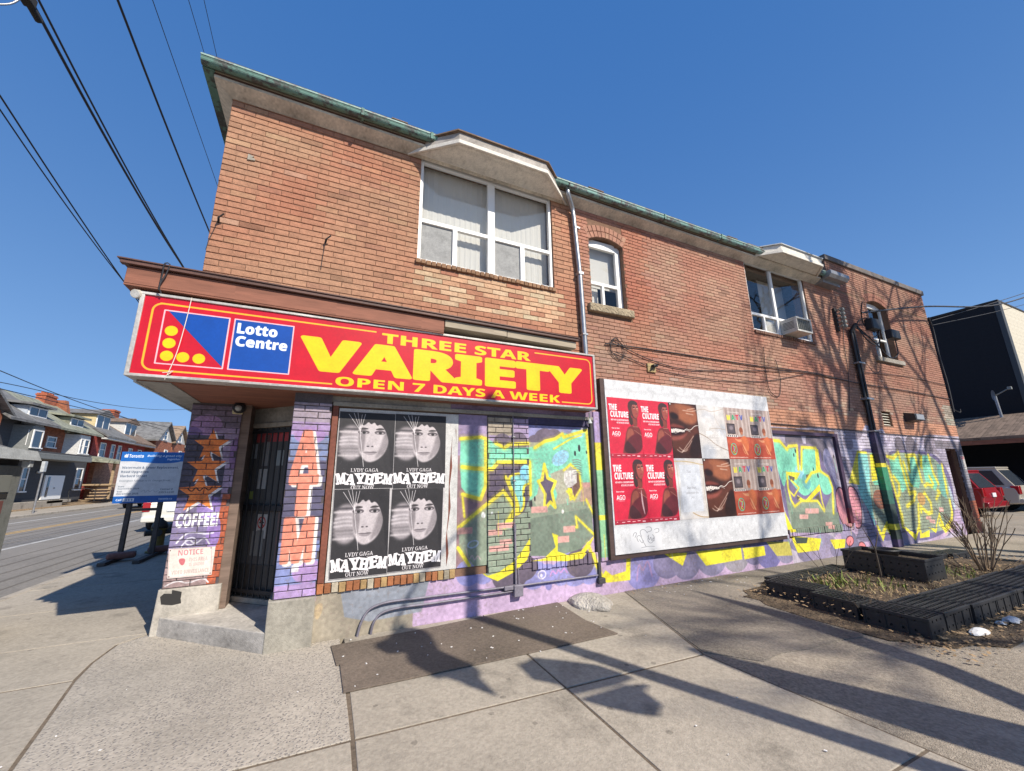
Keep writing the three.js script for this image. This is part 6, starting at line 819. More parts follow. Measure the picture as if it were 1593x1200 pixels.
// ---------------------------------------------------------------- cars
const rubber = mk({ color: lin(0.02, 0.02, 0.02), roughness: 0.85 }), redLens = new THREE.MeshPhysicalMaterial({ color: lin(0.35, 0.012, 0.018), roughness: 0.15, clearcoat: 1 }), plateM = mk({ color: lin(0.72, 0.74, 0.76), roughness: 0.4 });
function car(name, label, pos, turn, col, { L = 4.6, W = 1.82, H = 1.7, belt = 1.0, rake = 0.32, silver } = {}) {   // local: nose toward +x
  const t = thing(name, label, 'car', pos, turn), paint = new THREE.MeshPhysicalMaterial({ color: col, roughness: 0.35, metalness: silver ? 0.5 : 0.05, clearcoat: 1, clearcoatRoughness: 0.05 });
  const r = 0.36, xr = -L / 2 + 0.82, xf = L / 2 - 0.86, s = new THREE.Shape();
  s.moveTo(-L / 2 + 0.04, 0.34); s.lineTo(xr - r - 0.05, 0.3); s.absarc(xr, 0.34, r + 0.05, Math.PI, 0, true); s.lineTo(xf - r - 0.05, 0.28); s.absarc(xf, 0.34, r + 0.05, Math.PI, 0, true); s.lineTo(L / 2 - 0.06, 0.32); s.quadraticCurveTo(L / 2, 0.4, L / 2, 0.62); s.quadraticCurveTo(L / 2 - 0.06, 0.84, L / 2 - 0.35, 0.88); s.lineTo(L / 2 - 1.15, belt); s.lineTo(-L / 2 + 0.1, belt + 0.02); s.quadraticCurveTo(-L / 2 - 0.01, belt - 0.1, -L / 2, 0.7); s.lineTo(-L / 2 + 0.04, 0.34);
  mesh(t, 'body', new THREE.ExtrudeGeometry(s, { depth: W - 0.16, bevelEnabled: true, bevelThickness: 0.08, bevelSize: 0.06, bevelOffset: -0.06, bevelSegments: 3, curveSegments: 10 }).translate(0, 0, -W / 2 + 0.08), paint);
  const b = belt - 0.01, w0 = W / 2 - 0.05, w1 = W / 2 - 0.24, x0 = -L / 2 + 0.06, x1 = L / 2 - 1.25, a0 = x0 + rake, a1 = x1 - 0.95, hT = H - 0.05;
  const roofP = [[a0, hT, w1], [a1, hT, w1], [a1, hT, -w1], [a0, hT, -w1]], low = [[x0, b, w0], [x1, b, w0], [x1, b, -w0], [x0, b, -w0]];
  mesh(t, 'cabin', hexa(low, roofP), paint); mesh(t, 'roof', new RoundedBoxGeometry(a1 - a0 + 0.1, 0.08, 2 * w1 + 0.06, 3, 0.035).translate((a0 + a1) / 2, hT + 0.01, 0), paint);
  const mixq = (c4, u0, u1, v0, v1, out, n) => { const P = (u, v) => V(c4[0]).multiplyScalar((1 - u) * (1 - v)).add(V(c4[1]).multiplyScalar(u * (1 - v))).add(V(c4[2]).multiplyScalar(u * v)).add(V(c4[3]).multiplyScalar((1 - u) * v)); const q = [P(u0, v0), P(u1, v0), P(u1, v1), P(u0, v1)], nn = V(n).multiplyScalar(out), m = V(n).multiplyScalar(-0.01); return hexa(q.map((p) => p.clone().add(m).toArray()), q.map((p) => p.clone().add(nn).toArray())); };
  for (const sg of [1, -1]) { const side = [low[sg > 0 ? 0 : 3], low[sg > 0 ? 1 : 2], roofP[sg > 0 ? 1 : 2], roofP[sg > 0 ? 0 : 3]]; for (const [u0, u1] of [[0.07, 0.3], [0.33, 0.6], [0.63, 0.9]]) mesh(t, 'side_window', mixq(side, u0, u1, 0.12, 0.86, 0.012, [0, 0.25, sg]), MT.glassDark); }
  mesh(t, 'rear_window', mixq([low[3], low[0], roofP[0], roofP[3]], 0.08, 0.92, 0.1, 0.88, 0.014, [-1, 0.4, 0]), MT.glassDark); mesh(t, 'windscreen', mixq([low[1], low[2], roofP[2], roofP[1]], 0.06, 0.94, 0.06, 0.92, 0.014, [0.7, 0.7, 0]), MT.glassDark);
  mesh(t, 'bumper', [rbox(-L / 2 - 0.1, -L / 2 + 0.1, 0.34, 0.56, -W / 2 + 0.02, W / 2 - 0.02, 0.06)], paint); mesh(t, 'front_bumper', [rbox(L / 2 - 0.12, L / 2 + 0.06, 0.3, 0.52, -W / 2 + 0.04, W / 2 - 0.04, 0.06)], paint);
  for (const sg of [1, -1]) { mesh(t, 'tail_light', rbox(-L / 2 - 0.03, -L / 2 + 0.22, 0.72, belt + 0.06, sg > 0 ? W / 2 - 0.24 : -W / 2 + 0.005, sg > 0 ? W / 2 - 0.005 : -W / 2 + 0.24, 0.03), redLens); mesh(t, 'headlight', rbox(L / 2 - 0.3, L / 2 - 0.01, 0.62, 0.78, sg > 0 ? W / 2 - 0.42 : -W / 2 + 0.03, sg > 0 ? W / 2 - 0.03 : -W / 2 + 0.42, 0.03), MT.glassDark); }
  mesh(t, 'licence_plate', rbox(-L / 2 - 0.035, -L / 2 - 0.005, 0.72, 0.87, -0.16, 0.16, 0.006), plateM);
  for (const x of [xr, xf]) for (const sg of [1, -1]) { const z = sg * (W / 2 - 0.13), wq = mesh(t, 'wheel', new THREE.TorusGeometry(r - 0.09, 0.1, 10, 24).scale(1, 1, 1.1).translate(x, r, z), rubber); mesh(wq, 'rim', [new THREE.CylinderGeometry(r - 0.12, r - 0.12, 0.12, 18).rotateX(Math.PI / 2).translate(x, r, z), ...[0, 1, 2, 3, 4].map((k) => box(-0.02, 0.02, 0.02, r - 0.12, 0, 0.02).rotateZ(k * 1.2566).translate(x, r, z + sg * 0.065))], MT.steel); }
  return t;
}
car('parked_suv', 'white parked SUV seen from behind, below the roadworks sign', [-4.98, -0.13, -16.9], Math.PI / 2, lin(0.72, 0.7, 0.64), { H: 1.75 });
car('blue_car', 'small dark blue car on the far side of the street behind the roadworks sign', [-11.9, -0.13, -35.5], Math.PI / 2, lin(0.02, 0.035, 0.1), { H: 1.45, L: 4.3 });
car('red_minivan', 'red minivan parked in front of the carport, its tail toward the alley', [23.05, 0, -3.6], Math.PI / 2, lin(0.3, 0.01, 0.02), { L: 4.6, H: 1.72, rake: 0.4, W: 1.9 });
car('gold_minivan', 'beige metallic minivan at the right edge beside the red one', [26.95, 0, -3.85], Math.PI / 2, lin(0.5, 0.46, 0.4), { L: 4.9, H: 1.85, rake: 0.5 });

// ---------------------------------------------------------------- houses across the street (fronts face +x)
const XF = -19;
const zy = (z, y) => [5.15 + (z - 5.15) * 1.0556, 1.65 + (y - 1.65) * 1.0556];
function win(parent, z0, z1, y0, y1, x, sash = true, m = MT.frame) {         // window on a wall facing +x
  const f = mesh(parent, 'window', [box(x, x + 0.06, y0, y1, z0, z0 + 0.09), box(x, x + 0.06, y0, y1, z1 - 0.09, z1), box(x, x + 0.06, y1 - 0.09, y1, z0 + 0.09, z1 - 0.09), box(x - 0.01, x + 0.14, y0 - 0.08, y0, z0 - 0.06, z1 + 0.06), ...(sash ? [box(x, x + 0.05, (y0 + y1) / 2 - 0.03, (y0 + y1) / 2 + 0.03, z0 + 0.09, z1 - 0.09)] : [])], m);
  mesh(f, 'pane', box(x, x + 0.02, y0, y1 - 0.09, z0 + 0.09, z1 - 0.09), MT.glassDark);
  return f;
}
function gableRoof(parent, z0, z1, eave, ridge, m, over = 0.45, depth = 6) {  // ridge along z
  const a = XF + over, b = XF - depth / 2, c = XF - depth - over, k = (ridge - eave) / (depth / 2), y0 = eave - over * k, th = 0.16;
  return mesh(parent, 'roof', [hexa([[a, y0, z0], [a, y0, z1], [b, ridge, z1], [b, ridge, z0]], [[a, y0 + th, z0], [a, y0 + th, z1], [b, ridge + th, z1], [b, ridge + th, z0]]), hexa([[b, ridge, z0], [b, ridge, z1], [c, y0, z1], [c, y0, z0]], [[b, ridge + th, z0], [b, ridge + th, z1], [c, y0 + th, z1], [c, y0 + th, z0]])], m);
}
function dormer(parent, z0, z1, y0, y1, wallM, roofM, shed = false, xf = XF - 0.9) {
  const d = mesh(parent, 'dormer', box(xf - 3, xf, y0 - 0.6, y1, z0, z1), wallM), zm = (z0 + z1) / 2, h = shed ? 0.12 : 0.55;
  mesh(d, 'dormer_roof', shed ? [hexa([[xf + 0.35, y1, z0 - 0.35], [xf + 0.35, y1, z1 + 0.35], [xf - 3.5, y1 + 0.4, z1 + 0.35], [xf - 3.5, y1 + 0.4, z0 - 0.35]], [[xf + 0.35, y1 + 0.16, z0 - 0.35], [xf + 0.35, y1 + 0.16, z1 + 0.35], [xf - 3.5, y1 + 0.56, z1 + 0.35], [xf - 3.5, y1 + 0.56, z0 - 0.35]])] : [hexa([[xf + 0.3, y1 - 0.03, z0 - 0.3], [xf + 0.3, y1 - 0.03, z1 + 0.3], [xf - 3.4, y1 - 0.03, z1 + 0.3], [xf - 3.4, y1 - 0.03, z0 - 0.3]], [[xf + 0.3, y1 + h, zm - 0.02], [xf + 0.3, y1 + h, zm + 0.02], [xf - 3.4, y1 + h, zm + 0.02], [xf - 3.4, y1 + h, zm - 0.02]])], roofM);
  mesh(d, 'dormer_window', [box(xf, xf + 0.05, y0 + 0.1, y1 - 0.12, z0 + 0.15, z1 - 0.15)], MT.glassDark); mesh(d, 'dormer_frame', [box(xf, xf + 0.08, y0 + 0.02, y0 + 0.1, z0 + 0.1, z1 - 0.1), box(xf, xf + 0.08, y1 - 0.12, y1 - 0.04, z0 + 0.1, z1 - 0.1), box(xf, xf + 0.07, y0 + 0.1, y1 - 0.12, zm - 0.05, zm + 0.05), box(xf, xf + 0.07, y0 + 0.1, y1 - 0.12, z0 + 0.08, z0 + 0.16), box(xf, xf + 0.07, y0 + 0.1, y1 - 0.12, z1 - 0.16, z1 - 0.08)], MT.frame);
  return d;
}
const greyWall = mk({ map: N.speck, color: lin(0.1, 0.1, 0.105), roughness: 0.85 }), greyTrim = mk({ map: N.speck, color: lin(0.26, 0.27, 0.26), roughness: 0.8 }), yellowSide = mk({ map: N.speck, color: lin(0.78, 0.64, 0.36), roughness: 0.8 }), deckWood = mk({ map: N.wood, color: lin(0.5, 0.36, 0.22), roughness: 0.9 });
{
  const h0 = thing('gabled_house', 'red brick house with a front gable at the left edge, across the street', 'house', [0, 0, 1.2]);
  mesh(h0, 'wall', [slab([-28.5, 0.3, -23, 0.3, -23, 6.2, -25.8, 8.6, -28.5, 6.2].map((v, i) => (i % 2 ? v : -v)), 0, 9).rotateY(-Math.PI / 2).rotateY(Math.PI).translate(XF + 0.4, 0, 0).scale(1, 1, 1)].slice(0, 0).concat([hexa([[XF - 9, 0.3, -32.4], [XF + 0.4, 0.3, -32.4], [XF + 0.4, 0.3, -25], [XF - 9, 0.3, -25]].reverse(), [[XF - 9, 6.0, -32.4], [XF + 0.4, 6.0, -32.4], [XF + 0.4, 6.0, -25], [XF - 9, 6.0, -25]].reverse()), hexa([[XF - 9, 6.0, -32.4], [XF + 0.4, 6.0, -32.4], [XF + 0.4, 6.0, -25], [XF - 9, 6.0, -25]].reverse(), [[XF - 9, 8.6, -28.75], [XF + 0.4, 8.6, -28.75], [XF + 0.4, 8.6, -28.7], [XF - 9, 8.6, -28.7]].reverse())]), MT.farBrick);
  mesh(h0, 'roof', [hexa([[XF - 9.3, 5.75, -32.9], [XF + 0.8, 5.75, -32.9], [XF + 0.8, 8.65, -28.7], [XF - 9.3, 8.65, -28.7]].reverse(), [[XF - 9.3, 5.95, -32.9], [XF + 0.8, 5.95, -32.9], [XF + 0.8, 8.85, -28.7], [XF - 9.3, 8.85, -28.7]].reverse()), hexa([[XF - 9.3, 5.75, -24.5], [XF + 0.8, 5.75, -24.5], [XF + 0.8, 8.65, -28.7], [XF - 9.3, 8.65, -28.7]], [[XF - 9.3, 5.95, -24.5], [XF + 0.8, 5.95, -24.5], [XF + 0.8, 8.85, -28.7], [XF - 9.3, 8.85, -28.7]])], MT.shingleGrey);
  mesh(h0, 'porch_roof', hexa([[XF + 0.4, 3.6, -32.2], [XF + 2.2, 3.4, -32.2], [XF + 2.2, 3.4, -25.5], [XF + 0.4, 3.6, -25.5]].reverse(), [[XF + 0.4, 4.2, -32.2], [XF + 2.2, 3.55, -32.2], [XF + 2.2, 3.55, -25.5], [XF + 0.4, 4.2, -25.5]].reverse()), MT.shingleGrey); win(h0, -30.5, -28.9, 4.3, 5.8, XF + 0.4);
  const h1 = thing('grey_house', 'dark grey painted house with bay window and dark shingle roof, across the street', 'house', [0, 0, 1.2]);
  mesh(h1, 'wall', box(XF - 6, XF, 0.3, 6.3, -37.75, -32.45), greyWall); const r1 = gableRoof(h1, -32.2, -37.75, 6.35, 8.5, MT.shingleGrey, 0.9); mesh(r1, 'vent_pipe', rod([XF - 2.9, 8.4, -36.0], [XF - 2.9, 9.1, -36.0], 0.07), MT.dark);
  dormer(h1, -37.3, -35.1, 6.3, 7.05, mk({ map: N.speck, color: lin(0.6, 0.66, 0.74), roughness: 0.8 }), MT.shingleGrey, true, XF + 0.15);
  const by = mesh(h1, 'bay', [flatZ([[XF, -36.6], [XF + 0.75, -36.2], [XF + 0.75, -34.9], [XF, -34.4]], 3.9, 5.6)], greyTrim); function flatZ(p, y0, y1) { return flat(p.flat(), y0, y1); }
  win(by, -36.1, -34.98, 4.15, 5.35, XF + 0.75, false); mesh(by, 'bay_side_window', box(0, 0.03, 4.25, 5.3, -0.4, 0.0).translate(0, 0, 0).rotateY(0.98).translate(XF + 0.62, 0, -34.78), MT.frame); win(h1, -37.6, -36.85, 4.1, 5.2, XF, true);
  const h2 = thing('brick_house', 'red brick house with mossy green roof, white bay and tall brick side, across the street', 'house', [0, 0, 1.2]);
  mesh(h2, 'wall', box(XF - 6, XF, 0.3, 6.25, -44.5, -37.77), MT.farBrick); mesh(h2, 'side_wall', [hexa([[XF - 9, 5.7, -44.15], [XF + 0.05, 5.7, -44.15], [XF + 0.05, 5.7, -43.85], [XF - 9, 5.7, -43.85]].reverse(), [[XF - 9, 7.9, -44.15], [XF - 3, 7.9, -44.15], [XF - 3, 7.9, -43.85], [XF - 9, 7.9, -43.85]].reverse())], MT.farBrick);
  const r2 = gableRoof(h2, -37.77, -44.6, 6.3, 8.4, MT.shingleGreen, 0.9); const chm = mesh(r2, 'chimney', [box(XF - 3.2, XF - 2.6, 7.5, 9.15, -44.2, -42.6), box(XF - 3.25, XF - 2.55, 8.95, 9.07, -44.25, -42.55), box(XF - 3.1, XF - 2.7, 7.5, 8.85, -45.2, -44.25), ...[0, 1, 2, 3].map((k) => box(XF - 3.0, XF - 2.8, 9.15, 9.3, -44.1 + k * 0.4, -43.9 + k * 0.4))], mk({ map: stdBrickA, color: lin(0.55, 0.17, 0.09), roughness: 0.95 }));
  dormer(h2, -42.5, -40.4, 6.25, 6.95, MT.shingleGreen, MT.shingleGreen, true, XF + 0.15); const b2 = mesh(h2, 'bay', [flatZ([[XF, -43.2], [XF + 0.7, -42.8], [XF + 0.7, -41.2], [XF, -40.6]], 3.9, 5.6)], MT.white); win(b2, -42.7, -41.9, 4.1, 5.3, XF + 0.7, true); win(b2, -41.8, -41.3, 4.1, 5.3, XF + 0.7, true); win(h2, -39.5, -38.3, 4.4, 5.2, XF, true);
  mesh(h2, 'storefront', [box(XF - 0.05, XF + 0.9, 0.35, 3.45, -42.6, -33.8)], mk({ map: N.speck, color: lin(0.075, 0.076, 0.082), roughness: 0.85 }));
  mesh(h2, 'porch_slab', [rbox(XF, XF + 2.1, 3.3, 3.68, -40.2, -32.3, 0.03)], greyTrim); mesh(h2, 'porch_edge', box(XF + 0.02, XF + 2.06, 3.68, 3.8, -40.1, -32.4), greyWall);
  const d2 = mesh(h2, 'door', [box(XF + 0.9, XF + 0.98, 0.55, 2.27, -39.6, -37.15)], MT.frame); mesh(d2, 'door_glass', box(XF + 0.98, XF + 1.0, 0.75, 2.15, -37.75, -37.5), MT.glassDark); mesh(d2, 'handle', box(XF + 0.98, XF + 1.03, 1.3, 1.4, -38.5, -38.4), MT.steel); mesh(d2, 'threshold', box(XF + 0.9, XF + 1.5, 0.3, 0.5, -39.9, -36.8), MT.concrete); win(h2, -42.2, -41.2, 1.2, 2.9, XF + 0.9, true); win(h2, -35.2, -34.5, 1.2, 2.8, XF + 0.9, true); mesh(h2, 'wall_light', rbox(XF + 0.9, XF + 1.0, 2.4, 2.55, -36.5, -36.1, 0.02), MT.white);
  const rl = thing('handrail', 'dark metal handrail in front of the white door across the street', 'handrail', [0, 0, 2.3]); mesh(rl, 'rail', tube([[XF + 1.5, 0.3, -40.6], [XF + 1.5, 1.25, -40.6], [XF + 1.9, 1.3, -40.6], [XF + 2.9, 1.1, -40.6], [XF + 3, 0.3, -40.6]], 0.03, 30, 6), MT.dark);
  solo('stone_curb', 'pale concrete retaining curb in front of the grey storefront across the street', 'curb', [rbox(-17.9, -17.5, 0, 0.5, -37.6, -31.5, 0.03)], MT.concrete);
  const h3 = thing('red_house', 'bright red painted house with a yellow dormer, across the street', 'house');
  mesh(h3, 'wall', box(XF - 6, XF, 0.3, 6.3, -50.2, -43.9), MT.farBrickRed); mesh(h3, 'side_wall', [hexa([[XF - 9, 0.3, -43.9], [XF - 0.05, 0.3, -43.9], [XF - 0.05, 0.3, -43.4], [XF - 9, 0.3, -43.4]].reverse(), [[XF - 9, 8.9, -43.9], [XF - 2.2, 8.9, -43.9], [XF - 2.2, 8.9, -43.4], [XF - 9, 8.9, -43.4]].reverse())], MT.farBrick); const r3 = gableRoof(h3, -43.9, -50.2, 6.4, 8.3, MT.shingleGrey, 1.0); mesh(r3, 'eave_trim', box(XF + 0.5, XF + 0.95, 5.62, 5.78, -50.2, -44.0), MT.white);
  dormer(h3, -47.3, -44.6, 6.4, 8.0, yellowSide, MT.shingleGrey, false, XF - 0.4); win(h3, -46.4, -45.3, 4.1, 5.4, XF, true); win(h3, -48.3, -47.5, 3.9, 5.4, XF, true); win(h3, -49.8, -49, 3.9, 5.4, XF, true); mesh(h3, 'band', box(XF, XF + 0.08, 3.6, 3.75, -50.2, -44.2), MT.farBrick); mesh(h3, 'lower_wall', box(XF, XF + 0.35, 0.3, 3.5, -50.2, -44.3), mk({ map: stdBrickA, color: lin(0.42, 0.24, 0.17), roughness: 0.95 }));
  const h4 = thing('white_dormer_house', 'house with white dormer and orange chimney beyond the yellow dormer', 'house');
  mesh(h4, 'wall', box(XF - 6, XF, 0.3, 6.3, -56, -50.25), MT.farBrickRed); const r4 = gableRoof(h4, -50.25, -56, 6.4, 8.4, MT.shingleBrown, 1.0); mesh(r4, 'eave_trim', box(XF + 0.5, XF + 0.95, 5.62, 5.78, -56, -50.3), MT.white); dormer(h4, -53.4, -50.5, 6.4, 8.0, MT.white, MT.shingleBrown, false, XF - 0.3); mesh(r4, 'chimney', [box(XF - 3, XF - 2, 7, 9.5, -53.5, -52.2), box(XF - 3.06, XF - 1.94, 9.3, 9.45, -53.56, -52.14)], mk({ map: stdBrickA, color: lin(0.5, 0.15, 0.075), roughness: 0.95 })); win(h4, -52.5, -51.5, 4, 5.3, XF, true); win(h4, -55, -54, 4, 5.3, XF, true);
  const gh = (name, label, z0, z1, y, rm, trim) => { const t = thing(name, label, 'house'), zm = (z0 + z1) / 2; mesh(t, 'wall', [box(XF - 9, XF + 0.8, 0.3, y - 2.2, z1, z0)], MT.farBrick); mesh(t, 'gable', [hexa([[XF - 9, y - 2.2, z1], [XF + 0.8, y - 2.2, z1], [XF + 0.8, y - 2.2, z0], [XF - 9, y - 2.2, z0]].reverse(), [[XF - 9, y, zm - 0.05], [XF + 0.8, y, zm - 0.05], [XF + 0.8, y, zm + 0.05], [XF - 9, y, zm + 0.05]].reverse())], trim); const sd = (zz, sgn) => { const b = [[XF - 9.2, y - 2.4, zz], [XF + 1.2, y - 2.4, zz], [XF + 1.2, y + 0.05, zm], [XF - 9.2, y + 0.05, zm]], u = b.map(([x, yy, z]) => [x, yy + 0.2, z]); return sgn > 0 ? hexa(b.reverse(), u.reverse()) : hexa(b, u); }; mesh(t, 'roof', [sd(z0 + 0.5, -1), sd(z1 - 0.5, 1)], rm); win(t, zm - 0.6, zm + 0.6, y - 2.0, y - 0.9, XF + 0.8, true); win(t, zm - 1.6, zm - 0.4, y - 4.6, y - 3.2, XF + 0.8, true); };
  gh('far_gable_house', 'far house with steep grey roof and pale gable, nearest of the three far gables', -56.3, -62, 8.9, MT.shingleGrey, MT.white); gh('tan_gable_house', 'far house with tan shingle roof, the middle of the three far gables', -62.3, -67.6, 9.1, MT.shingleTan, MT.white); gh('last_gable_house', 'last grey roofed house next to the corner pillar, most distant of the gables', -68, -74, 8.9, MT.shingleGrey, MT.white);
  const dk = thing('wooden_porch', 'raw wooden porch with stairs beside the grey storefront across the street', 'porch', [0, 0, 2.6]);
  mesh(dk, 'floor', rbox(XF + 0.2, XF + 2.4, 1.45, 1.6, -48.5, -45, 0.02), deckWood); for (const z of [-45.2, -47, -48.4]) mesh(dk, 'post', rbox(XF + 2.2, XF + 2.38, 0.3, 3.45, z - 0.09, z + 0.09, 0.01), deckWood); mesh(dk, 'porch_roof', hexa([[XF, 3.6, -48.8], [XF + 2.8, 3.3, -48.8], [XF + 2.8, 3.3, -44.5], [XF, 3.6, -44.5]].reverse(), [[XF, 4.1, -48.8], [XF + 2.8, 3.5, -48.8], [XF + 2.8, 3.5, -44.5], [XF, 4.1, -44.5]].reverse()), MT.shingleGreen); mesh(dk, 'skirt', rbox(XF + 2.25, XF + 2.35, 0.3, 1.45, -48.4, -46.4, 0.01), deckWood);
  for (let k = 0; k < 5; k++) mesh(dk, 'stair', rbox(XF + 1.2, XF + 2.4, 0.35 + k * 0.24, 0.45 + k * 0.24, -44.5 - k * 0.3 + 0.0, -44.1 - k * 0.3, 0.01), deckWood);
  // poles across the street
  const sp2 = thing('street_pole', 'thin grey pole with a box at its top, across the street', 'pole'); mesh(sp2, 'shaft', rod([-15, 0, -28.64], [-15, 2.95, -28.64], 0.05, 0.045, 8), MT.steel); mesh(sp2, 'box', rbox(-15.08, -14.92, 2.35, 2.97, -28.78, -28.48, 0.03), MT.greyLight);
  const hp = thing('hydro_pole', 'distant dark utility pole top above the far roofs', 'utility pole'); mesh(hp, 'shaft', rod([-15.4, 0, -78], [-15.4, 12.4, -78], 0.16, 0.12, 8), MT.bark); mesh(hp, 'cross_arm', rbox(-16.4, -14.4, 11.8, 11.95, -78.1, -77.9, 0.01), MT.bark);
}

// ---------------------------------------------------------------- overhead wires
{
  const wire = (label, a, b, sag, r, grp = 'overhead wires above the side street') => { const A = V(a), B = V(b), d = B.clone().sub(A), pts = []; for (let k = -2; k <= 9; k++) { const t = k / 5, p = A.clone().addScaledVector(d, t); p.y -= sag * 4 * t * (1 - t) * (t < 0 || t > 1 ? 0.4 : 1); pts.push(p.toArray()); } return solo('overhead_wire', label, 'wire', [tube(pts, r, 60, 6)], MT.wire, grp); };
  wire('lowest black street wire at the left, ending past the cornice tip', [-5, 7.52, -2.72], [-5, 6.55, -8.53], 0.05, 0.014); wire('second black street wire just beside the lowest one', [-5.15, 7.55, -2.75], [-5.1, 6.7, -8.9], 0.1, 0.012);
  wire('thick bundled street wire from the upper left corner to the cornice', [-4.6, 8.81, -2.09], [-4.6, 8.42, -9.8], 0.12, 0.026); wire('thick street wire beside the bundled one', [-4.35, 8.62, -1.5], [-4.5, 8.3, -9.5], 0.12, 0.018);
  wire('heavy black street wire above the bundled pair', [-4.2, 10.47, -3.06], [-4.2, 10.08, -9.99], 0.05, 0.024); wire('thin street wire right of the heavy one', [-4, 11.42, -3.64], [-4, 11.42, -9.27], 0.0, 0.008);
  wire('thin high wire meeting the roof corner, left of two', [-4, 13.4, -5.05], [-4, 13.48, -6.57], 0, 0.008); wire('thin high wire meeting the roof corner, right of two', [-4, 14.52, -5.84], [-4, 14.44, -7.43], 0, 0.008);
  wire('thin wire descending over the houses across the street', [-15, 7.21, -23.17], [-15, 6.91, -36.14], 0.1, 0.022, 'wires over the far houses'); wire('drooping wire crossing the far house roofs', [-15, 6.36, -23.51], [-15, 7.6, -53], 0.1, 0.022, 'wires over the far houses'); wire('long level wire running behind the sign above the far houses', [-15, 6.75, -24.5], [-15, 10.02, -53.12], 0.5, 0.02, 'wires over the far houses');
  const tl = thing('wire_spacer', 'dark wire clamp with a pale cable loop in the upper left sky', 'wire fitting'); mesh(tl, 'clamp', [rod([-4.62, 8.78, -1.8], [-4.6, 8.72, -2.3], 0.05, 0.05, 8), rbox(-4.68, -4.54, 8.7, 8.86, -2.1, -1.95, 0.02)], MT.dark); mesh(tl, 'loop', tube([[-4.62, 8.7, -1.95], [-4.7, 8.45, -1.9], [-4.9, 8.2, -1.75], [-5.2, 8.1, -1.5], [-5.5, 8.3, -1.3]], 0.014, 24, 6), MT.steel);
  const sw = (label, p, r) => solo('service_wire', label, 'wire', [tube(p, r, 40, 6)], MT.wire, 'service wires running right from the mast');
  const A = [12.23,5.67], B = [16.12,6.48];
  sw('thick service wire from the drip loops to the right edge', [[A[0], A[1], 0.3], [B[0] - 0.3, B[1] - 0.02, 0.35], [21, 7.35, 0.6], [24.5, 8.4, 1.2], [30, 10.2, 2.2]], 0.024); sw('thin upper service wire past the wall end', [[17.0, 6.3, 0.1], [21, 7.45, 0.55], [25, 8.7, 1.2], [30, 10.4, 2.2]], 0.013); sw('thin lower service wire past the wall end', [[17.0, 6.15, 0.1], [21, 7.12, 0.55], [25, 8.2, 1.2], [30, 9.7, 2.2]], 0.01);
  const cc = thing('corner_cable', 'dark cable hanging down the far end of the brick wall', 'cable'); mesh(cc, 'cable', [tube([[16.9, 6.4, 0.08], [17.1, 6.1, 0.05], [17.08, 5.2, 0.04], [17.1, 4.2, 0.05], [17.02, 3.4, 0.05]], 0.02, 30, 5)], MT.wire); mesh(cc, 'stub', [tube([[17.1, 3.5, 0.02], [17.3, 3.4, 0.1], [17.35, 3.5, 0.1]], 0.01, 10, 5)], MT.wire); mesh(cc, 'stub', [tube([[17.08, 3.1, 0.02], [17.3, 3.0, 0.1], [17.4, 3.05, 0.1]], 0.01, 10, 5)], MT.wire);
}

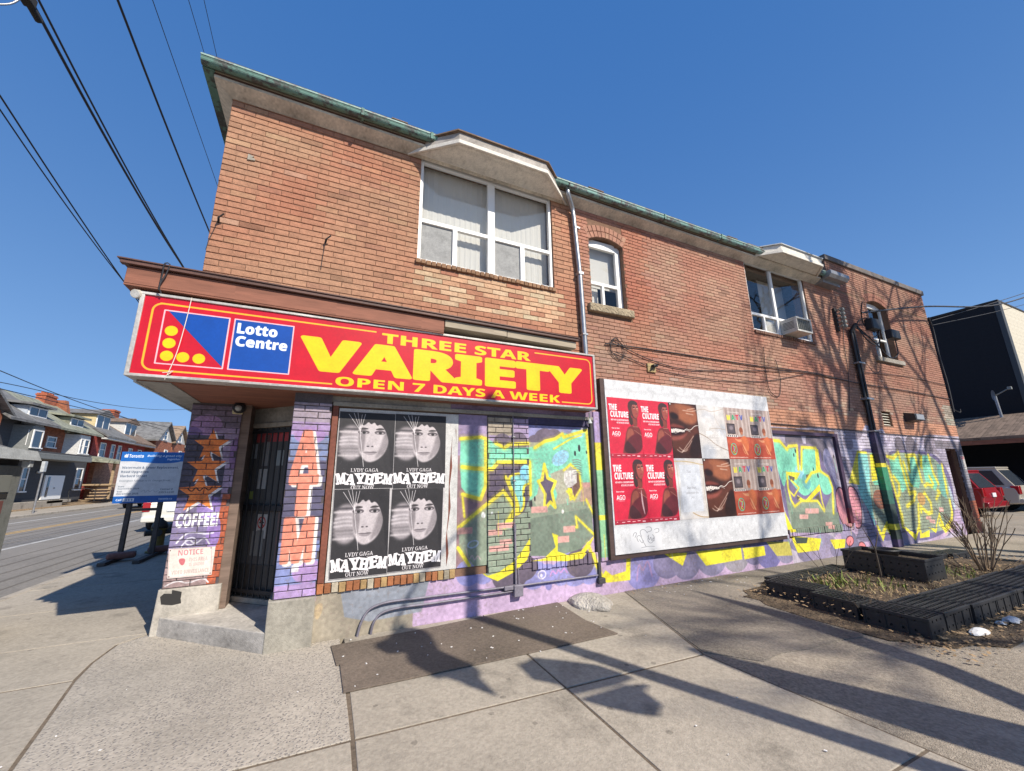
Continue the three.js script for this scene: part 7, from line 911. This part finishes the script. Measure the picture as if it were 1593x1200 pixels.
// ---------------------------------------------------------------- right: dark building, carport, dish
{
  const X = 32, t = thing('black_building', 'tall modern building with black side wall and cream front behind the carport', 'building');
  mesh(t, 'wall', box(X, 60, -0.1, 10.5, -22, -1.87), mk({ map: N.speck, color: lin(0.012, 0.013, 0.018), roughness: 0.9 })); mesh(t, 'front_wall', box(X + 0.35, 60, -0.1, 10.48, -1.87, -1.72), mk({ map: N.speck, color: lin(0.8, 0.73, 0.58), roughness: 0.9 })); mesh(t, 'corner_trim', rbox(X - 0.03, X + 0.34, -0.1, 10.56, -1.9, -1.69, 0.02), mk({ color: lin(0.05, 0.055, 0.06), roughness: 0.6 })); mesh(t, 'roof_edge', rbox(X - 0.06, 60, 10.5, 10.62, -22, -1.7, 0.02), MT.dark);
  const w = mesh(t, 'window', [box(34.6, 34.7, 6.2, 8.9, -1.74, -1.66), box(34.7, 38, 6.2, 6.3, -1.74, -1.66), box(34.7, 38, 8.8, 8.9, -1.74, -1.66), box(37.9, 38, 6.3, 8.8, -1.74, -1.66)], MT.dark); mesh(w, 'pane', box(34.7, 37.9, 6.3, 8.8, -1.73, -1.7), MT.glassDark);
  const c = thing('carport', 'low carport with brown shingle roof and dark open front behind the cars', 'carport');
  mesh(c, 'roof', hexa([[28.3, 3.1, -18], [28.3, 3.1, 6], [31.6, 4.35, 6], [31.6, 4.35, -18]].reverse(), [[28.3, 3.24, -18], [28.3, 3.24, 6], [31.6, 4.5, 6], [31.6, 4.5, -18]].reverse()), MT.shingleBrown); mesh(c, 'fascia', rbox(28.32, 28.4, 2.9, 3.12, -18, 6, 0.01), MT.brown); mesh(c, 'wall', [box(33.2, 33.5, 0, 4.4, -18, 6), box(28.6, 33.5, 0, 3.0, 5.7, 6), box(28.6, 33.5, 0, 3.0, -18, -17.7), box(31.6, 33.5, 4.3, 4.4, -1.6, 6)], MT.dark);  // unseen end walls added to keep the sun out of the carport
  for (const z of [-16, -11, 5.5]) mesh(c, 'post', rbox(28.4, 28.55, 0, 3.0, z - 0.08, z + 0.08, 0.01), MT.dark);
  const d = thing('satellite_dish', 'small dark grey satellite dish seen edge-on, on a pole above the carport roof', 'satellite dish'); mesh(d, 'pole', rod([31.2, 4.1, -2.55], [31.2, 5.45, -2.58], 0.06), MT.steel); mesh(d, 'reflector', new THREE.SphereGeometry(0.45, 18, 8, 0, Math.PI * 2, 0, 0.75).scale(0.9, 0.35, 0.9).rotateX(Math.PI / 2).rotateY(0.5).translate(31.2, 5.5, -2.74), mk({ color: lin(0.22, 0.22, 0.225), roughness: 0.5 })); mesh(d, 'arm', [rod([31.2, 5.45, -2.58], [31.0, 5.72, -2.0], 0.03), rbox(30.93, 31.07, 5.65, 5.8, -2.05, -1.9, 0.02)], MT.greyPaint);
}

// ---------------------------------------------------------------- planter of black plastic crates
{
  const crateM = MT.blackPlastic, hs = (L, H) => { const s = shape([0, 0, L, 0, L, H, 0, H]); for (let i = 0; i < Math.round(L / 0.1); i++) for (let j = 0; j < Math.max(1, Math.round(H / 0.11)); j++) { const x = 0.05 + i * 0.1, y = 0.06 + j * 0.1, h = new THREE.Path(); if (x > L - 0.03 || y > H - 0.03) continue; h.moveTo(x - 0.012, y - 0.012); h.lineTo(x + 0.012, y - 0.012); h.lineTo(x + 0.012, y + 0.012); h.lineTo(x - 0.012, y + 0.012); s.holes.push(h); } return new THREE.ExtrudeGeometry(s, { depth: 0.02, bevelEnabled: false }); };
  const crate = (label, x, z, turn, L, W, H, name = 'planter_crate', lattice = true) => {
    const t = thing(name, label, 'planter crate', [x, 0, z], turn, 'black plastic crates edging the planter bed');
    mesh(t, 'side_panel', hs(L, H).translate(0, 0, -0.02), crateM); mesh(t, 'side_panel', hs(L, H).translate(0, 0, -W), crateM); mesh(t, 'end_panel', hs(W - 0.04, H).rotateY(Math.PI / 2).translate(0, 0, -0.02), crateM); mesh(t, 'end_panel', hs(W - 0.04, H).rotateY(Math.PI / 2).translate(L - 0.02, 0, -0.02), crateM);
    mesh(t, 'rim', [rbox(-0.012, L + 0.004, H - 0.03, H + 0.004, -0.0, 0.012, 0.004), rbox(-0.012, L + 0.004, H - 0.03, H + 0.004, -W - 0.012, -W, 0.004), ...[0.004, L * 0.33, L * 0.66, L - 0.02].map((q) => rbox(q, q + 0.018, 0.0, H - 0.03, 0.0, 0.009, 0.003))], crateM);
    if (lattice) { const g = []; for (let q = 0.055; q < L - 0.02; q += 0.062) g.push(box(q, q + 0.02, H - 0.022, H - 0.002, -W + 0.02, -0.02)); for (let q = 0.06; q < W - 0.02; q += 0.062) g.push(box(0.02, L - 0.02, H - 0.024, H + 0.003, -q - 0.02, -q)); mesh(t, 'lattice', g, crateM); mesh(t, 'base', box(0.02, L - 0.02, 0.0, H - 0.12, -W + 0.02, -0.02), MT.black); }
    return t;
  };
  const ty = -Math.PI / 2;       // crate length toward +z, outer side facing -x
  const lab = ['first crate of the left planter edge, nearest the wall', 'second crate of the left planter edge, before the gap', 'corner crate of the planter edge, nearest the camera'];
  [[5.84, 1.1, 0.62], [5.76, 1.74, 0.5], [5.7, 2.3, 0.57]].forEach(([x, z, L], i) => { const t = crate(lab[i], x, z, ty + [0.1, -0.05, 0.03][i], L, 0.36, 0.19); t.position.x = x; });
  for (let k = 0; k < 8; k++) crate(['front row crate touching the corner crate of the planter', 'second crate of the planter front row from its corner', 'third crate of the planter front row from its corner', 'front row crate beside the white plastic scraps', 'front row crate just before the right picture edge', 'front row crate at the right picture edge, below the shrub', 'front row crate past the shrub', 'last crate of the planter front row'][k], 6.1 + k * 0.64 - 0.02, 2.87 + (hash(k, 1, 4) - 0.5) * 0.03, 0.0 + (hash(k, 2, 4) - 0.5) * 0.03, 0.625, 0.46, 0.2);
  for (let k = 0; k < 3; k++) crate(['low back row crate nearest the second planter edge crate', 'low back row crate in the middle behind the dry grass', 'low back row crate beside the tall planter'][k], 6.35 + k * 0.64, 1.05, 0.02 * k, 0.62, 0.3, 0.11);
  for (let k = 0; k < 3; k++) crate(['low rear crate right of the tall planter', 'low rear crate behind the bare shrub', 'low rear crate at the right edge behind the shrub'][k], 9.3 + k * 0.75, 1.2 + k * 0.1, -0.05, 0.72, 0.28, 0.16);
  const tp = thing('tall_planter', 'tall black crate planter standing inside the bed with a round pot on it', 'planter', [8.14, 0.03, 0.95], -Math.PI / 2 + 0.0);
  mesh(tp, 'side_panel', hs(1.05, 0.36).translate(0, 0, -0.02), crateM); mesh(tp, 'side_panel', hs(1.05, 0.36).translate(0, 0, -0.6), crateM); mesh(tp, 'end_panel', hs(0.56, 0.36).rotateY(Math.PI / 2).translate(0, 0, -0.02), crateM); mesh(tp, 'end_panel', hs(0.56, 0.36).rotateY(Math.PI / 2).translate(1.03, 0, -0.02), crateM); mesh(tp, 'rim', [rbox(-0.015, 1.065, 0.335, 0.37, 0, 0.015, 0.005), rbox(-0.015, 1.065, 0.335, 0.37, -0.615, -0.6, 0.005), rbox(-0.015, 0, 0.335, 0.369, -0.6, 0, 0.004), rbox(1.05, 1.065, 0.335, 0.369, -0.6, 0, 0.004), rbox(0.5, 0.53, 0.0, 0.335, 0.0, 0.014, 0.004)], crateM); mesh(tp, 'soil_fill', box(0.02, 1.03, 0.0, 0.31, -0.58, -0.02), MT.soil);
  const pt = thing('round_pot', 'round black plastic pot standing in the tall planter', 'pot', [8.42, 0.34, 1.42]); mesh(pt, 'pot', new THREE.LatheGeometry([[0.0, 0.0], [0.15, 0.0], [0.19, 0.09], [0.2, 0.09], [0.2, 0.11], [0.18, 0.11], [0.17, 0.07], [0, 0.07]].map(([x, y]) => new THREE.Vector2(x, y)), 22), crateM);
  // raised soil inside
  const sg = new THREE.PlaneGeometry(4.9, 1.75, 60, 24).rotateX(-Math.PI / 2).translate(8.6, 0.075, 1.75), P = sg.attributes.position; for (let i = 0; i < P.count; i++) P.setY(i, P.getY(i) + 0.06 * (fbm(P.getX(i) * 0.13, P.getZ(i) * 0.13, 8, 4, 3) - 0.5)); sg.computeVertexNormals(); const so = struct('planter_soil', [sg], MT.soil);
  // dry leaves and grass
  const blade = (x, y, z, l, a, lean, w) => { const dx = Math.cos(a) * lean, dz = Math.sin(a) * lean, px = -Math.sin(a) * w, pz = Math.cos(a) * w; return quadPts([[x - px, y, z - pz], [x + px, y, z + pz], [x + px * 0.2 + dx, y + l, z + pz * 0.2 + dz], [x - px * 0.2 + dx, y + l, z - pz * 0.2 + dz]]); };
  const tuft = (cx, cz, n, R, lmin, lmax, w) => Array.from({ length: n }, () => { const a = rnd() * 6.28, r = R * Math.sqrt(rnd()), l = rr(lmin, lmax); return blade(cx + Math.cos(a) * r * 1.3, 0.07, cz + Math.sin(a) * r, l, rnd() * 6.28, l * rr(0.2, 1), w); });
  const two = (c) => new THREE.MeshPhysicalMaterial({ color: c, roughness: 0.9, side: THREE.DoubleSide, transmission: 0.0 });
  tag(mesh(scene, 'dry_grass', [...tuft(7.0, 1.5, 200, 0.55, 0.02, 0.1, 0.006), ...tuft(7.7, 1.85, 220, 0.6, 0.015, 0.07, 0.006), ...tuft(9.6, 2.15, 160, 0.7, 0.015, 0.07, 0.006), ...tuft(6.7, 2.0, 180, 0.5, 0.015, 0.06, 0.006)], two(lin(0.44, 0.33, 0.17))), 'dry straw-coloured grass tufts growing inside the planter bed', 'grass', null, 'stuff');
  tag(mesh(scene, 'green_shoots', [...tuft(6.9, 1.4, 60, 0.3, 0.05, 0.14, 0.016), ...tuft(7.4, 1.6, 45, 0.4, 0.03, 0.12, 0.014), ...tuft(9.2, 1.9, 60, 0.35, 0.03, 0.13, 0.011)], two(lin(0.2, 0.25, 0.06))), 'fresh green shoots among the dry grass in the planter bed', 'plants', null, 'stuff');
  const leaf = []; for (let k = 0; k < 3600; k++) { const x = rr(5.3, 12), z = k % 3 ? rr(2.75, 3.4) : rr(1.0, 2.8), onSoil = z < 2.4; if (!onSoil && (hash(k, 9, 1) > 0.9 - (z - 2.85) * 1.5)) continue; const s = rr(0.012, 0.035), a = rnd() * 6.28, y = onSoil ? 0.09 + rnd() * 0.03 : 0.012 + rnd() * 0.02; leaf.push(quadPts([[x, y, z], [x + Math.cos(a) * s, y + rnd() * 0.015, z + Math.sin(a) * s], [x + Math.cos(a + 0.8) * s * 1.2, y + 0.008, z + Math.sin(a + 0.8) * s * 1.2], [x + Math.cos(a + 1.6) * s, y, z + Math.sin(a + 1.6) * s]])); }
  for (let k = 0; k < 200; k++) { const x = rr(4.2, 6.4), z = rr(0.05, 0.25) + (k % 4 ? 0 : rr(0, 1.4)), s = rr(0.008, 0.022), a = rnd() * 6.28; leaf.push(quadPts([[x, 0.012, z], [x + Math.cos(a) * s, 0.016, z + Math.sin(a) * s], [x + Math.cos(a + 0.8) * s * 1.2, 0.014, z + Math.sin(a + 0.8) * s * 1.2], [x + Math.cos(a + 1.6) * s, 0.012, z + Math.sin(a + 1.6) * s]])); }
  tag(mesh(scene, 'fallen_leaves', leaf, two(lin(0.34, 0.23, 0.125))), 'brown fallen leaves scattered over the soil around the planter', 'leaves', null, 'stuff');
  const bitM = mk({ color: lin(0.72, 0.7, 0.68), roughness: 0.8, side: THREE.DoubleSide }), bits = []; for (let k = 0; k < 60; k++) { const i = k % 3, x = i ? rr(0.3, 3.2) : rr(4.2, 6.5), z = i ? 0.1 + 1.2 * rnd() ** 1.5 : rr(0.05, 0.6), s = rr(0.004, 0.012) * (k % 9 ? 1 : 1.7), a = rnd() * 6.28; bits.push(box(-s, s, 0, 0.004, -s * 0.6, s * 0.6).rotateY(a).translate(x, i ? 0.014 : 0.006, z)); }
  for (let k = 0; k < 26; k++) { const s = rr(0.003, 0.009); bits.push(box(-s, s, 0, 0.004, -s * 0.7, s * 0.7).rotateY(rnd() * 6).translate(rr(-3.5, 3.3), 0.003, rr(-1, 3.4))); }
  tag(mesh(scene, 'litter_specks', bits, bitM), 'tiny pale scraps scattered over the mat and pavement', 'litter', null, 'stuff');
  const crumple = (x, z, s, label) => { const g = new THREE.IcosahedronGeometry(1, 2), Q = g.attributes.position; for (let i = 0; i < Q.count; i++) { const k = 0.6 + 0.8 * vn(Q.getX(i) * 2 + 9, Q.getY(i) * 2 + Q.getZ(i) * 2 + 9, 64, Math.round(x * 7)); Q.setXYZ(i, x + Q.getX(i) * k * s, 0.015 + Math.max(0, Q.getY(i) * k * s * 0.3), z + Q.getZ(i) * k * s * 0.55); } g.computeVertexNormals(); solo('crumpled_bag', label, 'litter', [g], mk({ color: lin(0.62, 0.62, 0.62), roughness: 0.6, flatShading: true })); };
  crumple(6.35, 3.0, 0.12, 'crumpled white plastic scrap on the soil before the front crates'); crumple(7.15, 3.02, 0.13, 'crumpled white plastic bag farther right near the picture edge'); crumple(6.95, 3.0, 0.07, 'small white plastic scrap beside the larger bag');
  // shrub and saplings
  const twigGeo = (x, y, z, h, n, spread, r, levels, sd) => { const g = [], grow = (p, d, l, rad, lv) => { const q = [p[0] + d[0] * l, p[1] + d[1] * l, p[2] + d[2] * l]; g.push(rod(p, q, rad, rad * 0.75, 5)); if (lv > 0) for (let k = 0; k < 2; k++) { const e = [d[0] + rr(-0.5, 0.5), d[1] + rr(-0.15, 0.3), d[2] + rr(-0.5, 0.5)], m = Math.hypot(...e); grow(q, e.map((v) => v / m), l * rr(0.5, 0.85), rad * 0.7, lv - 1); } }; for (let k = 0; k < n; k++) { const a = (k / n) * 6.28 + rnd(), s = spread * rr(0.3, 1), d = [Math.cos(a) * s, 1, Math.sin(a) * s], m = Math.hypot(...d); grow([x + Math.cos(a) * 0.06, y, z + Math.sin(a) * 0.06], d.map((v) => v / m), h * rr(0.3, 0.48), r * rr(0.7, 1.1), levels); } return g; };
  const sh = thing('bare_shrub', 'bare many-stemmed brown shrub at the right end of the planter bed', 'shrub'); mesh(sh, 'stems', twigGeo(9.96, 0.05, 2.05, 1.1, 22, 0.5, 0.011, 2), MT.twig); tag(mesh(sh, 'dead_branches', [...Array.from({ length: 26 }, () => { const a = rnd() * 6.28, l = rr(0.15, 0.4), x = 9.96 + Math.cos(a) * 0.3, z = 2.05 + Math.sin(a) * 0.25; return rod([x, 0.08, z], [x + Math.cos(a) * l, 0.08 + rr(0, 0.25), z + Math.sin(a) * l], 0.006, 0.004, 5); })], MT.twig), null, null, null, 'stuff');
  const s2 = thing('sapling', 'thin bare sapling with a forked top in front of the tall planter', 'sapling'); mesh(s2, 'stem', [rod([8.0, 0.05, 1.5], [7.98, 0.5, 1.5], 0.016, 0.012), rod([7.98, 0.48, 1.5], [8.12, 0.72, 1.52], 0.01, 0.006), rod([7.98, 0.48, 1.5], [7.86, 0.68, 1.5], 0.01, 0.006), rod([7.9, 0.6, 1.5], [7.72, 0.85, 1.5], 0.006, 0.003), rod([8.08, 0.64, 1.51], [8.2, 0.95, 1.52], 0.006, 0.003)], MT.bark);
  const s3 = thing('twig_bush', 'thin twigs standing up at the left side of the planter', 'twigs'); mesh(s3, 'twigs', twigGeo(7.3, 0.05, 1.2, 0.9, 4, 0.7, 0.006, 1), MT.bark);
  const s4 = thing('dead_weeds', 'dead weed stalks in the gap between the left crates', 'weeds'); mesh(s4, 'stalks', twigGeo(5.86, 0.0, 2.22, 0.4, 7, 0.6, 0.004, 1), MT.twig);
}

// ---------------------------------------------------------------- what casts the shadows: trees, utility pole and signal behind the camera
function tree(label, x, z, h, sd, r0, lean = [0, 0], stems = 1, levels = 6, bole = 0) {
  const t = thing('bare_tree', label, 'tree'), G = [[], [], []], keep = seed; seed = sd;
  const grow = (p, d, l, r, lv, next) => {
    let q = p, e = d; for (let s = 0; s < 2; s++) { const n = [q[0] + e[0] * l / 2, q[1] + e[1] * l / 2, q[2] + e[2] * l / 2]; G[lv > levels - 2 ? 0 : lv > 1 ? 1 : 2].push(rod(q, n, r * (1 - s * 0.12), r * (0.88 - s * 0.12), lv > 3 ? 8 : lv > 1 ? 6 : 4)); q = n; e = [e[0] + rr(-0.12, 0.12), e[1] + 0.03, e[2] + rr(-0.12, 0.12)]; const m = Math.hypot(...e); e = e.map((v) => v / m); }
    if (lv <= 0) return; const nb = lv > 2 ? 2 : 3;
    for (let k = 0; k < nb; k++) { const a = rnd() * 6.28, s = rr(0.35, 0.75), f = [e[0] + Math.cos(a) * s, e[1] + rr(-0.05, 0.25), e[2] + Math.sin(a) * s], m = Math.hypot(...f); grow(q, f.map((v) => v / m), (next || l) * rr(0.68, 0.9), r * (k ? 0.62 : 0.78), lv - 1); }
  };
  for (let k = 0; k < stems; k++) { const a = k / stems * 6.28, d = [lean[0] + (stems > 1 ? Math.cos(a) * 0.28 : 0), 1, lean[1] + (stems > 1 ? Math.sin(a) * 0.28 : 0)], m = Math.hypot(...d); grow([x + (stems > 1 ? Math.cos(a) * 0.2 : 0), -0.1, z], d.map((v) => v / m), bole || h * 0.24, r0, levels, bole ? h * 0.24 : 0); }
  seed = keep; ['trunk', 'branches', 'twigs'].forEach((n, i) => G[i].length && mesh(t, n, G[i], MT.bark));
  return t;
}
tree('tall bare street tree with forked trunk behind the camera on the right', 14.7, 8.2, 12, 11, 0.26, [0, 0], 1, 6, 10.5);
tree('slender bare tree behind the camera beyond the forked one', 18.3, 8.6, 12, 23, 0.2, [0, 0], 2, 6, 8);
tree('dense bare tree between the two taller trees behind the camera', 16.6, 9.6, 14, 51, 0.19, [0, 0], 1, 6, 6);
tree('bare tree farther along the pavement behind the camera', 12.4, 11, 14, 37, 0.2, [0, 0], 1, 6, 7);
{
  const u = thing('utility_pole', 'slim weathered utility pole with signs and signal arm behind the camera', 'utility pole'), zp = 6.2;
  mesh(u, 'shaft', rod([4.36, -0.1, zp], [4.44, 8.3, zp], 0.095, 0.085, 14), MT.bark);
  mesh(u, 'street_sign', [slab([3.79, 4.6, 3.67, 4.35, 3.75, 4.19, 3.7, 4.0, 4.12, 3.97, 4.3, 4.0, 4.3, 4.3, 4.16, 4.51, 4.03, 4.67], zp + 0.1, zp + 0.13)], MT.greyLight); mesh(u, 'street_sign', [slab([3.69, 3.96, 3.73, 3.81, 3.79, 3.66, 3.87, 3.56, 4.06, 3.66, 4.15, 3.84, 4.28, 3.9, 4.12, 3.97], zp + 0.14, zp + 0.17)], MT.greyLight); mesh(u, 'street_sign', [slab([4.55, 4.5, 4.4, 4.3, 4.36, 3.94, 4.54, 4.21], zp + 0.1, zp + 0.13)], MT.greyLight);
  mesh(u, 'signal_arm', [tube([[4.44, 6.98, zp], [4.22, 6.84, zp], [4.06, 6.68, zp], [3.88, 6.5, zp], [3.68, 6.26, zp], [3.46, 5.85, zp]], 0.022, 24, 8)], MT.steel);
  const sg = mesh(u, 'signal_head', [slab([3.55, 5.88, 3.67, 5.73, 3.64, 5.49, 3.42, 5.04, 3.42, 4.7, 3.43, 4.57, 3.35, 4.49, 3.23, 4.16, 3.18, 4.43, 3.18, 4.62, 3.08, 4.63, 3.08, 4.75, 3.08, 5.01, 3.22, 5.24, 3.06, 5.27, 3.05, 5.47, 3.23, 5.56], zp - 0.06, zp + 0.06)], MT.blackPlastic); for (let k = 0; k < 3; k++) mesh(sg, 'visor', rod([3.3, 4.75 + k * 0.27, zp + 0.06], [3.3, 4.72 + k * 0.27, zp + 0.2], 0.09, 0.085, 12), MT.black);
  const st = thing('broken_trunk', 'tapering bare tree trunk behind the camera at the parking lot edge', 'tree trunk'); mesh(st, 'trunk', [rod([5.07, -0.1, 6.2], [5.08, 2.2, 6.2], 0.4, 0.31, 12), rod([5.08, 2.2, 6.2], [5.1, 3.3, 6.2], 0.31, 0.2, 12), rod([5.1, 3.3, 6.2], [5.22, 4.06, 6.2], 0.2, 0.05, 10)], MT.bark); mesh(st, 'limb', [rod([5.1, 1.5, 6.2], [6.5, 3.3, 6.6], 0.12, 0.12, 8), rod([6.5, 3.3, 6.6], [7.3, 4.8, 6.8], 0.12, 0.14, 8), rod([7.3, 4.8, 6.8], [7.8, 6.1, 6.9], 0.14, 0.02, 8)], MT.bark);
}
renderer.render(scene, camera);
